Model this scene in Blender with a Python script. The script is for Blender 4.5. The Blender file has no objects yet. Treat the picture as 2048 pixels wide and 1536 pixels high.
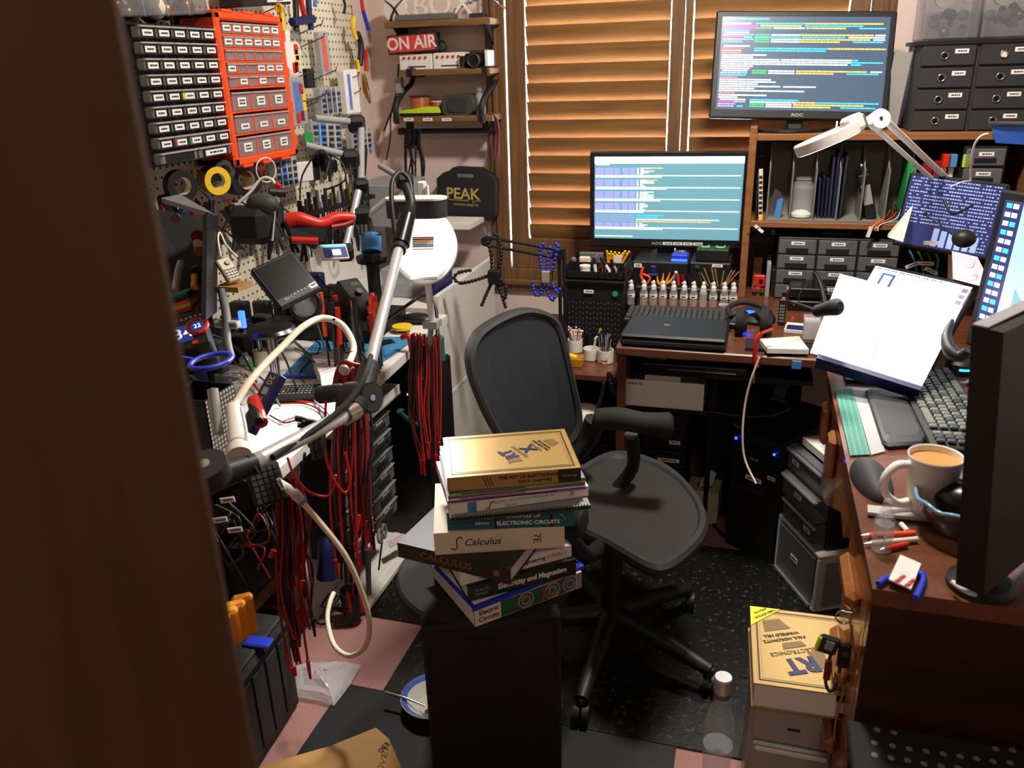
import bpy, math, random
from mathutils import Vector as V, Matrix, Euler
S = bpy.context.scene
col = S.collection
R = random.Random(7)
rad = math.radians
# ------------------------------------------------------------------ camera, world, lights, exposure
CAMH = 1.53
FPX = 1635.944
RX = Matrix(((0.9598, -0.0757, 0.2700), (0.2790, 0.3531, -0.8930), (-0.0277, 0.9325, 0.3601)))
rx = RX.row[0].normalized(); rz_ = RX.row[2].normalized(); rz_ = (rz_ - rx * rx.dot(rz_)).normalized(); ry = rz_.cross(rx)
RW = Matrix((rx, ry, rz_))
CP = V((0, 0, CAMH))
cd = bpy.data.cameras.new('camera'); cam = bpy.data.objects.new('camera', cd); col.objects.link(cam)
cd.sensor_width = 36; cd.lens = FPX / 2048 * 36; cd.clip_start = 0.02; cd.clip_end = 60
cam.matrix_world = Matrix.Translation(CP) @ RW.to_4x4()
cd.dof.use_dof = True; cd.dof.focus_distance = 2.1; cd.dof.aperture_fstop = 4.8
S.camera = cam
w = bpy.data.worlds.new('daylight'); S.world = w; w.use_nodes = True
bg = w.node_tree.nodes['Background']; bg.inputs[0].default_value = (0.80, 0.88, 1.0, 1); bg.inputs[1].default_value = 95.0
S.view_settings.view_transform = 'Standard'; S.view_settings.look = 'None'; S.view_settings.gamma = 1
S.view_settings.use_curve_mapping = False; S.view_settings.exposure = 0.0
S.cycles.max_bounces = 7; S.cycles.diffuse_bounces = 4; S.cycles.glossy_bounces = 3; S.cycles.transmission_bounces = 5
S.cycles.transparent_max_bounces = 12; S.cycles.caustics_reflective = False; S.cycles.caustics_refractive = False
S.cycles.sample_clamp_indirect = 6; S.cycles.use_denoising = True

def light(name, kind, loc, power, color, size=0.2, aim=None, spot=None, blend=0.4, sy=None):
    l = bpy.data.lights.new(name, kind); l.energy = power; l.color = color
    if kind == 'AREA':
        l.shape = 'DISK' if sy is None else 'RECTANGLE'; l.size = size
        if sy: l.size_y = sy
    else: l.shadow_soft_size = size
    if spot: l.spot_size = rad(spot); l.spot_blend = blend
    o = bpy.data.objects.new(name, l); col.objects.link(o); o.location = loc
    if aim is not None: o.rotation_euler = (V(aim) - V(loc)).to_track_quat('-Z', 'Y').to_euler()
    return o
light('ceiling_lamp_light', 'AREA', (0.0, 2.0, 2.52), 52, (1.0, 0.93, 0.84), 0.26, (-0.1, 2.2, 0))
light('rear_area_light', 'AREA', (0.3, -0.9, 2.45), 8, (1.0, 0.88, 0.74), 0.4, (0.1, 1.0, 0.4))  # unseen area light behind the camera, no fixture modelled

# ------------------------------------------------------------------ pixel of the 2048x1536 photo -> world point on a real plane
def ray(px, py): return RW @ V((px - 1024, 768 - py, -FPX))
def Y(px, py, y): r = ray(px, py); return CP + r * (y / r.y)
def X(px, py, x): r = ray(px, py); return CP + r * (x / r.x)
def Z(px, py, z): r = ray(px, py); return CP + r * ((z - CAMH) / r.z)
def D(px, py, d): return CP + ray(px, py) * (d / FPX)
def PL(px, py, p0, n):
    r = ray(px, py); return CP + r * ((V(p0) - CP).dot(V(n)) / r.dot(V(n)))
def frame3(a, b, c):   # top-left, top-right, bottom-left seen from the front (local -y) -> w, h, centre matrix
    x = (b - a); wd = x.length; x.normalize(); z = (a - c); z = z - x * z.dot(x); h = z.length; z.normalize(); y = z.cross(x)
    m = Matrix((x, y, z)).transposed().to_4x4(); m.translation = a + x * wd / 2 - z * h / 2
    return wd, h, m

# ------------------------------------------------------------------ materials
MC = {}
def lin(c): return tuple((v / 255 / 12.92) if v / 255 <= 0.04045 else ((v / 255 + 0.055) / 1.055) ** 2.4 for v in c)
def M(key, rgb=None, rough=0.5, metal=0.0, var=0.12, scale=18, emit=0, trans=0, alpha=1, bump=0, ior=1.45, coat=0):
    if key in MC or rgb is None: return MC[key]
    m = bpy.data.materials.new(key); m.use_nodes = True; nt = m.node_tree; b = nt.nodes['Principled BSDF']
    c = lin(rgb)
    b.inputs['Roughness'].default_value = rough; b.inputs['Metallic'].default_value = metal; b.inputs['IOR'].default_value = ior
    if var:
        tc = nt.nodes.new('ShaderNodeTexCoord'); no = nt.nodes.new('ShaderNodeTexNoise'); no.inputs['Scale'].default_value = scale; no.inputs['Detail'].default_value = 3
        mx = nt.nodes.new('ShaderNodeMix'); mx.data_type = 'RGBA'
        mx.inputs[6].default_value = (*[v * (1 - var) for v in c], 1); mx.inputs[7].default_value = (*[min(1, v * (1 + var)) for v in c], 1)
        nt.links.new(tc.outputs['Object'], no.inputs['Vector']); nt.links.new(no.outputs['Fac'], mx.inputs[0]); nt.links.new(mx.outputs[2], b.inputs['Base Color'])
        if bump:
            bp = nt.nodes.new('ShaderNodeBump'); bp.inputs['Strength'].default_value = bump; bp.inputs['Distance'].default_value = 0.003
            nt.links.new(no.outputs['Fac'], bp.inputs['Height']); nt.links.new(bp.outputs[0], b.inputs['Normal'])
    else: b.inputs['Base Color'].default_value = (*c, 1)
    if emit: b.inputs['Emission Color'].default_value = (*c, 1); b.inputs['Emission Strength'].default_value = emit
    if trans: b.inputs['Transmission Weight'].default_value = trans
    if coat: b.inputs['Coat Weight'].default_value = coat
    if alpha < 1: b.inputs['Alpha'].default_value = alpha
    MC[key] = m; return m
def nodes(key): nt = MC[key].node_tree; return nt, nt.nodes['Principled BSDF']
def wood(key, c1, c2, rough, axis=(1, 12, 12), coat=0, scale=3.0):
    M(key, c1, rough, var=0, coat=coat); nt, b = nodes(key)
    tc = nt.nodes.new('ShaderNodeTexCoord'); mp = nt.nodes.new('ShaderNodeMapping'); mp.inputs['Scale'].default_value = axis
    no = nt.nodes.new('ShaderNodeTexNoise'); no.inputs['Scale'].default_value = scale; no.inputs['Detail'].default_value = 6; no.inputs['Distortion'].default_value = 0.6
    cr = nt.nodes.new('ShaderNodeValToRGB'); cr.color_ramp.elements[0].position = 0.35; cr.color_ramp.elements[1].position = 0.7
    cr.color_ramp.elements[0].color = (*lin(c1), 1); cr.color_ramp.elements[1].color = (*lin(c2), 1)
    L = nt.links.new; L(tc.outputs['Object'], mp.inputs[0]); L(mp.outputs[0], no.inputs['Vector']); L(no.outputs['Fac'], cr.inputs[0]); L(cr.outputs[0], b.inputs['Base Color'])
def stripes(key, c1, c2, rough, scale, axis='Z', thr=0.5, bump=0.3, dist=0.001):
    M(key, c1, rough, var=0); nt, b = nodes(key)
    tc = nt.nodes.new('ShaderNodeTexCoord'); wv = nt.nodes.new('ShaderNodeTexWave'); wv.bands_direction = axis; wv.inputs['Scale'].default_value = scale
    cr = nt.nodes.new('ShaderNodeValToRGB'); cr.color_ramp.elements[0].position = thr - 0.12; cr.color_ramp.elements[1].position = thr + 0.12
    cr.color_ramp.elements[0].color = (*lin(c1), 1); cr.color_ramp.elements[1].color = (*lin(c2), 1)
    bp = nt.nodes.new('ShaderNodeBump'); bp.inputs['Strength'].default_value = bump; bp.inputs['Distance'].default_value = dist
    L = nt.links.new; L(tc.outputs['Object'], wv.inputs['Vector']); L(wv.outputs['Fac'], cr.inputs[0]); L(cr.outputs[0], b.inputs['Base Color']); L(wv.outputs['Fac'], bp.inputs['Height']); L(bp.outputs[0], b.inputs['Normal'])
def holes(key, c1, c2, rough, pitch, r, plane='yz'):   # a regular grid of round holes
    M(key, c1, rough, var=0); nt, b = nodes(key); L = nt.links.new
    tc = nt.nodes.new('ShaderNodeTexCoord'); sp = nt.nodes.new('ShaderNodeSeparateXYZ'); L(tc.outputs['Object'], sp.inputs[0])
    def mth(op, a, v=None, c=None):
        n = nt.nodes.new('ShaderNodeMath'); n.operation = op
        L(a, n.inputs[0])
        if v is not None:
            if isinstance(v, (int, float)): n.inputs[1].default_value = v
            else: L(v, n.inputs[1])
        return n.outputs[0]
    o = []
    for ax in plane:
        a = mth('MULTIPLY', sp.outputs['xyz'.index(ax)], 1 / pitch); a = mth('FRACT', a); a = mth('SUBTRACT', a, 0.5); o.append(mth('MULTIPLY', a, a))
    d = mth('LESS_THAN', mth('ADD', o[0], o[1]), (r / pitch) ** 2)
    mx = nt.nodes.new('ShaderNodeMix'); mx.data_type = 'RGBA'; L(d, mx.inputs[0]); mx.inputs[6].default_value = (*lin(c1), 1); mx.inputs[7].default_value = (*lin(c2), 1); L(mx.outputs[2], b.inputs['Base Color'])
def flecks(key, c1, c2, rough, scale, lo, hi, bump=0.2):   # worn, scuffed surface
    M(key, c1, rough, var=0); nt, b = nodes(key); L = nt.links.new
    tc = nt.nodes.new('ShaderNodeTexCoord'); vo = nt.nodes.new('ShaderNodeTexNoise'); vo.inputs['Scale'].default_value = scale; vo.inputs['Detail'].default_value = 8; vo.inputs['Roughness'].default_value = 0.7
    cr = nt.nodes.new('ShaderNodeValToRGB'); cr.color_ramp.elements[0].position = lo; cr.color_ramp.elements[1].position = hi
    cr.color_ramp.elements[0].color = (*lin(c1), 1); cr.color_ramp.elements[1].color = (*lin(c2), 1)
    bp = nt.nodes.new('ShaderNodeBump'); bp.inputs['Strength'].default_value = bump; bp.inputs['Distance'].default_value = 0.002
    L(tc.outputs['Object'], vo.inputs['Vector']); L(vo.outputs['Fac'], cr.inputs[0]); L(cr.outputs[0], b.inputs['Base Color']); L(vo.outputs['Fac'], bp.inputs['Height']); L(bp.outputs[0], b.inputs['Normal'])

M('wall', (222, 200, 190), 0.9, var=0.03, scale=6); M('ceil', (225, 215, 200), 0.9, var=0.02)
M('carpet', (160, 116, 108), 0.97, var=0.16, scale=160, bump=0.5)
wood('frame_wood', (100, 70, 42), (124, 88, 54), 0.42, (14, 14, 1)); wood('louver_wood', (120, 84, 46), (142, 104, 60), 0.4, (1, 14, 14))
wood('shelf_wood', (108, 76, 42), (140, 104, 62), 0.5); wood('desk_wood', (88, 50, 32), (110, 64, 42), 0.3, coat=0.3); wood('dark_desk', (42, 20, 10), (56, 28, 14), 0.35, coat=0.2)
wood('orange_wood', (136, 84, 42), (160, 102, 56), 0.3, coat=0.3); wood('door_wood', (66, 42, 18), (82, 54, 26), 0.7, (8, 8, .8)); wood('bookcase_wood', (126, 80, 44), (148, 98, 58), 0.45)
wood('ply', (150, 110, 60), (176, 134, 80), 0.6)
M('black', (20, 20, 21), 0.5); M('black_matte', (24, 23, 23), 0.8); M('black_gloss', (10, 10, 11), 0.28, var=0); M('char', (44, 44, 46), 0.6); M('grey', (98, 98, 98), 0.6); M('lgrey', (150, 150, 148), 0.55)
M('white', (226, 222, 214), 0.5, var=0.03); M('cream', (222, 210, 184), 0.6, var=0.04); M('paper', (232, 228, 220), 0.8, var=0.03); M('label', (238, 236, 230), 0.6, var=0); M('ink', (40, 38, 40), 0.7, var=0)
M('red', (196, 38, 28), 0.4); M('dred', (120, 22, 18), 0.45); M('orange', (238, 84, 36), 0.42, var=0.04); M('yellow', (236, 196, 40), 0.45); M('yorange', (230, 150, 36), 0.5)
M('blue', (38, 58, 190), 0.45); M('navy', (26, 32, 82), 0.45); M('lblue', (70, 130, 190), 0.5); M('teal', (28, 116, 104), 0.5); M('green', (44, 150, 70), 0.5); M('lime', (188, 210, 50), 0.5); M('purple', (150, 70, 150), 0.5)
M('mat_blue', (58, 128, 170), 0.7); M('chrome', (200, 200, 205), 0.2, 1, var=0); M('alu', (205, 205, 206), 0.38, .55, var=0.04); M('steel', (110, 108, 106), 0.4, 1); M('brass', (190, 150, 70), 0.3, 1); M('copper', (186, 96, 54), 0.25, 1)
M('clear', (225, 228, 232), 0.12, var=0, alpha=0.22); M('clear_grey', (120, 122, 128), 0.2, var=0.1, alpha=0.55); M('glass', (235, 240, 240), 0.04, var=0, alpha=0.15); M('lead_red', (150, 24, 20), .45); M('bag', (205, 205, 210), 0.15, var=0.1, alpha=0.5, bump=0.8, scale=30)
M('milky', (168, 164, 158), 0.3, var=0.1, alpha=0.8); M('amber', (190, 130, 20), 0.15, alpha=0.75); M('water', (210, 220, 225), 0.03, var=0, alpha=0.18)
M('gold', (178, 148, 90), 0.4, 0.4, var=0.03); M('gold_dark', (120, 98, 60), 0.5, 0.3, var=0); M('gold_line', (64, 40, 22), 0.5, var=0); M('kraft', (190, 146, 88), 0.75, var=0.06, scale=9, bump=0.3)
M('skin_white', (240, 236, 226), 0.4, var=0)
flecks('mat_worn', (16, 16, 15), (96, 88, 70), 0.36, 62, 0.57, 0.70, 0.6); M('stand_black', (13, 12, 12), .75); M('screen_off', (5, 5, 6), .22, var=0); flecks('mat_black', (12, 12, 11), (44, 42, 38), 0.6, 30, 0.60, 0.78, 0.2)
stripes('mesh', (26, 25, 24), (50, 48, 44), 0.6, 46, 'Y'); stripes('mesh_back', (26, 29, 33), (34, 37, 41), 0.65, 90, 'Z', bump=0.2)
stripes('pages', (196, 190, 178), (226, 222, 212), 0.8, 160, 'Z', bump=0.1); stripes('copper_wire', (150, 74, 36), (206, 116, 62), 0.3, 120, 'Z', bump=0.5)
holes('pegboard', (222, 214, 188), (52, 46, 40), 0.7, 0.0254, 0.0042, 'yz'); holes('perf_black', (22, 22, 23), (3, 3, 3), 0.5, 0.009, 0.0032, 'xz'); holes('perf_side', (34, 34, 36), (150, 140, 120), 0.5, 0.010, 0.0035, 'yz')
holes('green_grid', (48, 112, 98), (88, 150, 132), 0.6, 0.012, 0.0028, 'xy')

# ------------------------------------------------------------------ mesh builder
class B:
    def __init__(s): s.v = []; s.f = []; s.m = []; s.s = []; s.k = []; s.T = Matrix.Identity(4)
    def at(s, x=0, y=0, z=0, rx=0, ry=0, rz=0): s.T = Matrix.Translation((x, y, z)) @ Euler((rad(rx), rad(ry), rad(rz))).to_matrix().to_4x4(); return s
    def mx(s, m): s.T = m; return s
    def add(s, vs, fs, m, smooth=False):
        o = len(s.v); s.v += [s.T @ V(v) for v in vs]
        if m not in s.k: s.k.append(m)
        i = s.k.index(m)
        for f in fs: s.f.append([o + a for a in f]); s.m.append(i); s.s.append(smooth)
        return s
    def bx(s, x0, x1, y0, y1, z0, z1, m, bev=0.0):
        if x0 > x1: x0, x1 = x1, x0
        if y0 > y1: y0, y1 = y1, y0
        if z0 > z1: z0, z1 = z1, z0
        b = min(bev, (x1 - x0) * .45, (y1 - y0) * .45, (z1 - z0) * .45)
        if b <= 0:
            vs = [(x, y, z) for x in (x0, x1) for y in (y0, y1) for z in (z0, z1)]
            return s.add(vs, [(0, 1, 3, 2), (4, 6, 7, 5), (0, 4, 5, 1), (2, 3, 7, 6), (0, 2, 6, 4), (1, 5, 7, 3)], m)
        vs = []; ix = {}
        for i, x in enumerate((x0, x1)):
            for j, y in enumerate((y0, y1)):
                for k, z in enumerate((z0, z1)):
                    dx, dy, dz = (b if i == 0 else -b), (b if j == 0 else -b), (b if k == 0 else -b)
                    ix[i, j, k] = len(vs); vs += [(x, y + dy, z + dz), (x + dx, y, z + dz), (x + dx, y + dy, z)]
        fs = []
        q = [(0, 0), (1, 0), (1, 1), (0, 1)]
        for i in (0, 1): fs.append([ix[i, a, c] for a, c in q])
        for j in (0, 1): fs.append([ix[a, j, c] + 1 for a, c in q])
        for k in (0, 1): fs.append([ix[a, c, k] + 2 for a, c in q])
        for a in (0, 1):
            for c in (0, 1):
                fs.append([ix[0, a, c] + 1, ix[1, a, c] + 1, ix[1, a, c] + 2, ix[0, a, c] + 2])
                fs.append([ix[a, 0, c], ix[a, 1, c], ix[a, 1, c] + 2, ix[a, 0, c] + 2])
                fs.append([ix[a, c, 0], ix[a, c, 1], ix[a, c, 1] + 1, ix[a, c, 0] + 1])
        fs += [[t, t + 1, t + 2] for t in ix.values()]
        return s.add(vs, fs, m)
    def ring(s, p, d, r, n, up=None):
        d = V(d).normalized(); u = V(up) if up is not None else (V((0, 0, 1)) if abs(d.z) < .9 else V((1, 0, 0)))
        a = d.cross(u).normalized(); b = d.cross(a).normalized()
        return [V(p) + (a * math.cos(t * 2 * math.pi / n) + b * math.sin(t * 2 * math.pi / n)) * r for t in range(n)]
    def cy(s, p, q, r, m, r2=None, n=16, cap=True, mc=None):
        p, q = V(p), V(q); r2 = r if r2 is None else r2; d = q - p
        a, c = s.ring(p, d, r, n), s.ring(q, d, r2, n)
        s.add(a + c, [(i, (i + 1) % n, n + (i + 1) % n, n + i) for i in range(n)], m, True)
        if cap: s.add(a, [list(range(n))], mc or m); s.add(c, [list(range(n))], mc or m)
        return s
    def tb(s, pts, r, m, n=8, sm=4, cap=True):
        P = [V(p) for p in pts]; rr = r if isinstance(r, (list, tuple)) else [r] * len(P)
        if sm > 1 and len(P) > 2:
            Q = []; qr = []
            for i in range(len(P) - 1):
                a, b, c, d = P[max(i - 1, 0)], P[i], P[i + 1], P[min(i + 2, len(P) - 1)]
                for k in range(sm):
                    t = k / sm
                    Q.append(.5 * ((2 * b) + (c - a) * t + (2 * a - 5 * b + 4 * c - d) * t * t + (3 * b - a - 3 * c + d) * t ** 3)); qr.append(rr[i] * (1 - t) + rr[i + 1] * t)
            Q.append(P[-1]); qr.append(rr[-1]); P, rr = Q, qr
        vs = []; a = None
        for i, p in enumerate(P):
            d = (P[min(i + 1, len(P) - 1)] - P[max(i - 1, 0)])
            if d.length < 1e-9: d = V((0, 0, 1))
            d.normalize()
            if a is None: a = d.cross(V((0, 0, 1)) if abs(d.z) < .9 else V((1, 0, 0))).normalized()
            else: a = (a - d * a.dot(d)).normalized()
            b = d.cross(a)
            vs += [p + (a * math.cos(t * 2 * math.pi / n) + b * math.sin(t * 2 * math.pi / n)) * rr[i] for t in range(n)]
        k = len(P)
        s.add(vs, [(i * n + j, i * n + (j + 1) % n, (i + 1) * n + (j + 1) % n, (i + 1) * n + j) for i in range(k - 1) for j in range(n)], m, True)
        if cap: s.add(vs[:n], [list(range(n))], m); s.add(vs[-n:], [list(range(n))], m)
        return s
    def la(s, prof, m, n=24, c=(0, 0, 0), cap=True):
        c = V(c); rows = [[c + V((r * math.cos(t * 2 * math.pi / n), r * math.sin(t * 2 * math.pi / n), z)) for t in range(n)] for r, z in prof]
        for i in range(len(rows) - 1):
            s.add(rows[i] + rows[i + 1], [(j, (j + 1) % n, n + (j + 1) % n, n + j) for j in range(n)], m, True)
        if cap:
            if prof[0][0] > 1e-4: s.add(rows[0], [list(range(n))], m)
            if prof[-1][0] > 1e-4: s.add(rows[-1], [list(range(n))], m)
        return s
    def disc(s, c, r, m, n=24, nrm=(0, 0, 1)): return s.add(s.ring(c, nrm, r, n), [list(range(n))], m)
    def pr(s, poly, d, m, side=None):   # polygon of 3D points swept along vector d
        a = [V(p) for p in poly]; d = V(d); c = [p + d for p in a]; n = len(a)
        s.add(a, [list(range(n))], m); s.add(c, [list(range(n))], m)
        return s.add(a + c, [(i, (i + 1) % n, n + (i + 1) % n, n + i) for i in range(n)], side or m)
    def sp(s, c, r, m, n=16, k=10, half=False):
        c = V(c); r = (r, r, r) if isinstance(r, (int, float)) else r
        vs = []; k0 = k
        for i in range(k + 1):
            ph = (math.pi / 2 if half else math.pi) * i / k
            for j in range(n): t = 2 * math.pi * j / n; vs.append(c + V((r[0] * math.sin(ph) * math.cos(t), r[1] * math.sin(ph) * math.sin(t), r[2] * math.cos(ph))))
        return s.add(vs, [(i * n + j, i * n + (j + 1) % n, (i + 1) * n + (j + 1) % n, (i + 1) * n + j) for i in range(k) for j in range(n)], m, True)
    def tor(s, c, R_, r, m, n=28, k=10, a0=0, a1=360):   # ring in the local xz plane
        c = V(c); full = abs(a1 - a0) >= 360; st = n if full else n + 1
        pts = [c + V((R_ * math.cos(rad(a0 + (a1 - a0) * i / n)), 0, R_ * math.sin(rad(a0 + (a1 - a0) * i / n)))) for i in range(st)]
        if full: pts.append(pts[0])
        return s.tb(pts, r, m, n=k, sm=1, cap=not full)
    def stk(s, x0, x1, z0, z1, y, m='label', ink=1, my='ink'):   # paper sticker on a face looking along -y, with its rows of print
        s.bx(x0, x1, y - .0008, y, z0, z1, m)
        for i in range(ink):
            h = (z1 - z0); zz = z1 - h * (i + 1) / (ink + 1); t = h * (.16 if ink == 1 else .1)
            xs = x0 + (x1 - x0) * .2
            while xs < x1 - (x1 - x0) * .2:
                e = xs + (x1 - x0) * R.uniform(.08, .2); s.bx(xs, min(e, x1 - (x1 - x0) * .14), y - .0011, y - .0008, zz - t, zz + t, my); xs = e + (x1 - x0) * .035
        return s
    def done(s, name, par=None, label=None, cat=None, group=None, kind=None, mat=None, loc=None):
        me = bpy.data.meshes.new(name); me.from_pydata([tuple(v) for v in s.v], [], s.f); me.update()
        for k in s.k: me.materials.append(MC[k])
        me.polygons.foreach_set('material_index', s.m); me.polygons.foreach_set('use_smooth', s.s)
        o = bpy.data.objects.new(name, me); col.objects.link(o)
        if par is None and loc is None and mat is None and s.v:   # origin at the base of the thing
            xs = [v.x for v in s.v]; ys = [v.y for v in s.v]; zs = [v.z for v in s.v]
            c = V(((min(xs) + max(xs)) / 2, (min(ys) + max(ys)) / 2, min(zs)))
            if kind != 'structure':
                me.transform(Matrix.Translation(-c)); o.location = c
        if loc is not None: o.location = loc
        if mat is not None: o.matrix_world = mat
        if par is not None: o.parent = par
        tag(o, label, cat, group, kind); s.o = o
        return o
def tag(o, label=None, cat=None, group=None, kind=None):
    if label: o['label'] = label
    if cat: o['category'] = cat
    if group: o['group'] = group
    if kind: o['kind'] = kind
def T(name, label, cat, loc=(0, 0, 0), rz=0, group=None, mat=None):
    o = bpy.data.objects.new(name, None); col.objects.link(o); o.empty_display_size = .05
    if mat is not None: o.matrix_world = mat
    else: o.location = loc; o.rotation_euler = (0, 0, rad(rz))
    tag(o, label, cat, group); return o
def dup(o, label=None, group=None, **k):
    c = o.copy(); col.objects.link(c)
    for ch in list(o.children):
        d = ch.copy(); col.objects.link(d); d.parent = c
        for g in ch.children: e = g.copy(); col.objects.link(e); e.parent = d
    if label: c['label'] = label
    if group: c['group'] = group
    for a, v in k.items(): setattr(c, a, v)
    return c
def txt(t, size, m, par, loc, rot=(90, 0, 0), ext=.0004, name='lettering', sx=1.0, align='CENTER', bold=0, shear=0):
    cu = bpy.data.curves.new(name, 'FONT'); cu.body = t; cu.size = size; cu.extrude = ext; cu.align_x = align; cu.align_y = 'CENTER'; cu.offset = bold; cu.shear = shear; cu.resolution_u = 3
    tmp = bpy.data.objects.new('tmp', cu); me = bpy.data.meshes.new_from_object(tmp); bpy.data.objects.remove(tmp)
    me.materials.clear(); me.materials.append(MC[m]); me.transform(Matrix.Diagonal((sx, 1, 1, 1)))
    o = bpy.data.objects.new(name, me); col.objects.link(o); o.location = loc; o.rotation_euler = [rad(a) for a in rot]; o.parent = par
    return o
def struct(b, name, label=None): return b.done(name, kind='structure', label=label)
# ================================================================== the room
WX, WY = -1.56, 3.30
struct(B().bx(-1.7, 1.9, -2.2, 3.5, -.06, 0, 'carpet'), 'floor')
struct(B().bx(-1.7, 1.9, -2.2, 3.5, 2.6, 2.66, 'ceil'), 'ceiling')
struct(B().bx(-1.66, WX, -2.2, 3.5, 0, 2.6, 'wall'), 'wall_left')
struct(B().bx(1.62, 1.7, -2.2, 3.5, 0, 2.6, 'wall'), 'wall_right')
struct(B().bx(-1.66, 1.7, -2.2, -2.1, 0, 2.6, 'wall'), 'wall_front')
wx0, wx1, wz0, wz1 = -.985, .33, .735, 2.22
b = B(); b.bx(-1.56, wx0, WY, WY + .16, 0, 2.6, 'wall').bx(wx1, 1.62, WY, WY + .16, 0, 2.6, 'wall').bx(wx0, wx1, WY, WY + .16, 0, wz0, 'wall').bx(wx0, wx1, WY, WY + .16, wz1, 2.6, 'wall')
struct(b, 'wall_back')
# window: timber frame with two plantation shutter panels
wf = T('window_1', 'wide window in a moulded timber frame behind louvered shutters', 'window', (0, 0, 0)); wf['kind'] = 'structure'
b = B()
for x0, x1, z0, z1 in ((-1.062, wx0 + .004, .64, 2.3), (wx1 - .004, wx1 + .075, .64, 2.3), (wx0, wx1, .64, wz0 + .004), (wx0, wx1, wz1 - .004, 2.3)):
    b.bx(x0, x1, WY - .022, WY + .02, z0, z1, 'frame_wood', .006)
b.bx(-1.035, -1.012, WY - .036, WY - .02, .665, 2.28, 'frame_wood', .006).bx(wx1 + .03, wx1 + .052, WY - .036, WY - .02, .665, 2.28, 'frame_wood', .006).bx(-1.012, wx1 + .03, WY - .036, WY - .02, .665, .692, 'frame_wood', .006)
b.done('window_frame', wf)
B().bx(wx0, wx1, WY + .1, WY + .104, wz0, wz1, 'clear').done('pane', wf)
def shutter(x0, x1, name, lab):
    p = T(name, lab, 'shutter', (0, 0, 0), group=None)
    y = WY - .005
    st = .028 if x0 > -.5 else .075
    b = B(); b.bx(x0, x0 + st, y - .014, y + .014, wz0 + .004, wz1 - .008, 'frame_wood', .003).bx(x1 - (.066 if x0 > -.5 else .048), x1, y - .014, y + .014, wz0 + .008, wz1 - .008, 'frame_wood', .003)
    xa, xb = x0 + st, x1 - (.066 if x0 > -.5 else .048)
    b.bx(xa, xb, y - .014, y + .014, wz0 + .004, .866, 'frame_wood', .003).bx(xa, xb, y - .014, y + .014, 2.13, wz1 - .008, 'frame_wood', .003)
    b.done('shutter_frame', p)
    z = .856 + .0335
    while z < 2.12:
        bb = B().at((xa + xb) / 2, y, z, rx=21); h = .0400; n = 8
        hw = (xb - xa) / 2 - .003
        prof = [(.0045 * math.sin(math.pi * i / n) + .0007, -h + 2 * h * i / n) for i in range(n + 1)]
        loop = [(0, -a, c) for a, c in prof] + [(0, a, c) for a, c in reversed(prof)]
        bb.pr([(-hw, p_[1], p_[2]) for p_ in loop], (2 * hw, 0, 0), 'louver_wood'); bb.done('louver', p)
        z += .0683
    return p
shutter(wx0 + .010, -.2985, 'window_shutter', 'left timber shutter of the window, louvers glowing with daylight beside the wall shelves')
shutter(-.2965, wx1 - .006, 'window_shutter', 'right timber shutter of the window, mostly hidden behind the two big monitors')
# door leaf the camera looks past
e0 = D(358, 768, .52)
dd = T('door_1', 'dark brown timber door edge standing open very near the viewer', 'door', (e0.x, e0.y, 0), 0); dd['kind'] = 'structure'
B().at(rz=60).bx(-.8, 0, -.02, .02, .005, 2.05, 'door_wood', .004).done('door_leaf', dd)
# ------------------------------------------------------------------ floor mats
b = B(); b.bx(-.85, .75, 1.552, 1.832, .002, .006, 'mat_worn').bx(-1.25, .9, 1.834, 2.458, .002, .006, 'mat_worn')
b.done('floor_mat', label='scuffed shiny black floor mat under the office chair', cat='floor mat')
B().bx(-.96, -.085, .72, 1.548, .002, .007, 'mat_black').done('floor_mat', label='black mat at the bottom with the blue rimmed bowl on it', cat='floor mat')
b = B(); b.bx(-1.5, -1.03, 1.84, 2.48, .008, .030, 'white', .004)
for i in range(9): b.bx(-1.08 - i * .045, -1.06 - i * .045, 1.85, 2.47, .030, .033, 'white')  # raised strips imitate streaks of light across the board
b.done('low_shelf_board', label='white plastic board with light streaks shaped as ribs, lying on the floor under the workbench', cat='board')
# ================================================================== shelves on the back wall
def ybox(x0, x1, y0, y1, yf):   # pixel box on an upright plane facing the viewer -> x0,x1,z0,z1
    a, c = Y(x0, (y0 + y1) / 2, yf), Y(x1, (y0 + y1) / 2, yf); xm = (x0 + x1) / 2
    return a.x, c.x, Y(xm, y1, yf).z, Y(xm, y0, yf).z
SF = 3.15   # shelf front plane
def wshelf(px, lab, brk):
    x0, x1, z0, z1 = ybox(*px, SF); t = T('wall_shelf', lab, 'shelf', ((x0 + x1) / 2, WY, z0)); h = z1 - z0; w = (x1 - x0) / 2
    B().bx(-w, w, -.15, -.004, 0, h, 'shelf_wood', .002).done('shelf_board', t)
    for sx in (-1, 1):
        b = B(); x = sx * (w - .03)
        if brk == 'low': b.pr([(x, -.14, 0), (x, -.005, 0), (x, -.005, -.09)], (.008, 0, 0), 'black')
        elif brk == 'edge': b.bx(x, x + .02, -.156, -.005, -.006, h + .006, 'black').pr([(x, -.005, h), (x, -.12, h), (x, -.005, h + .12)], (.01, 0, 0), 'black')
        else: b.tb([(x - .01, -.154, -.005), (x - .01, -.154, .06), (x, -.10, .11), (x + .01, -.02, .15), (x + .01, -.012, .22)], .011, 'black', n=6)
        b.done('bracket', t)
    return t, x0, x1, z0, z1
s1, *a1 = wshelf((768, 980, 39, 52), 'top wooden wall shelf carrying the white game logo sign', 'low')
s2, *a2 = wshelf((800, 980, 138, 150), 'middle wooden wall shelf carrying two white boxes and a camera', 'edge')
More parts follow.
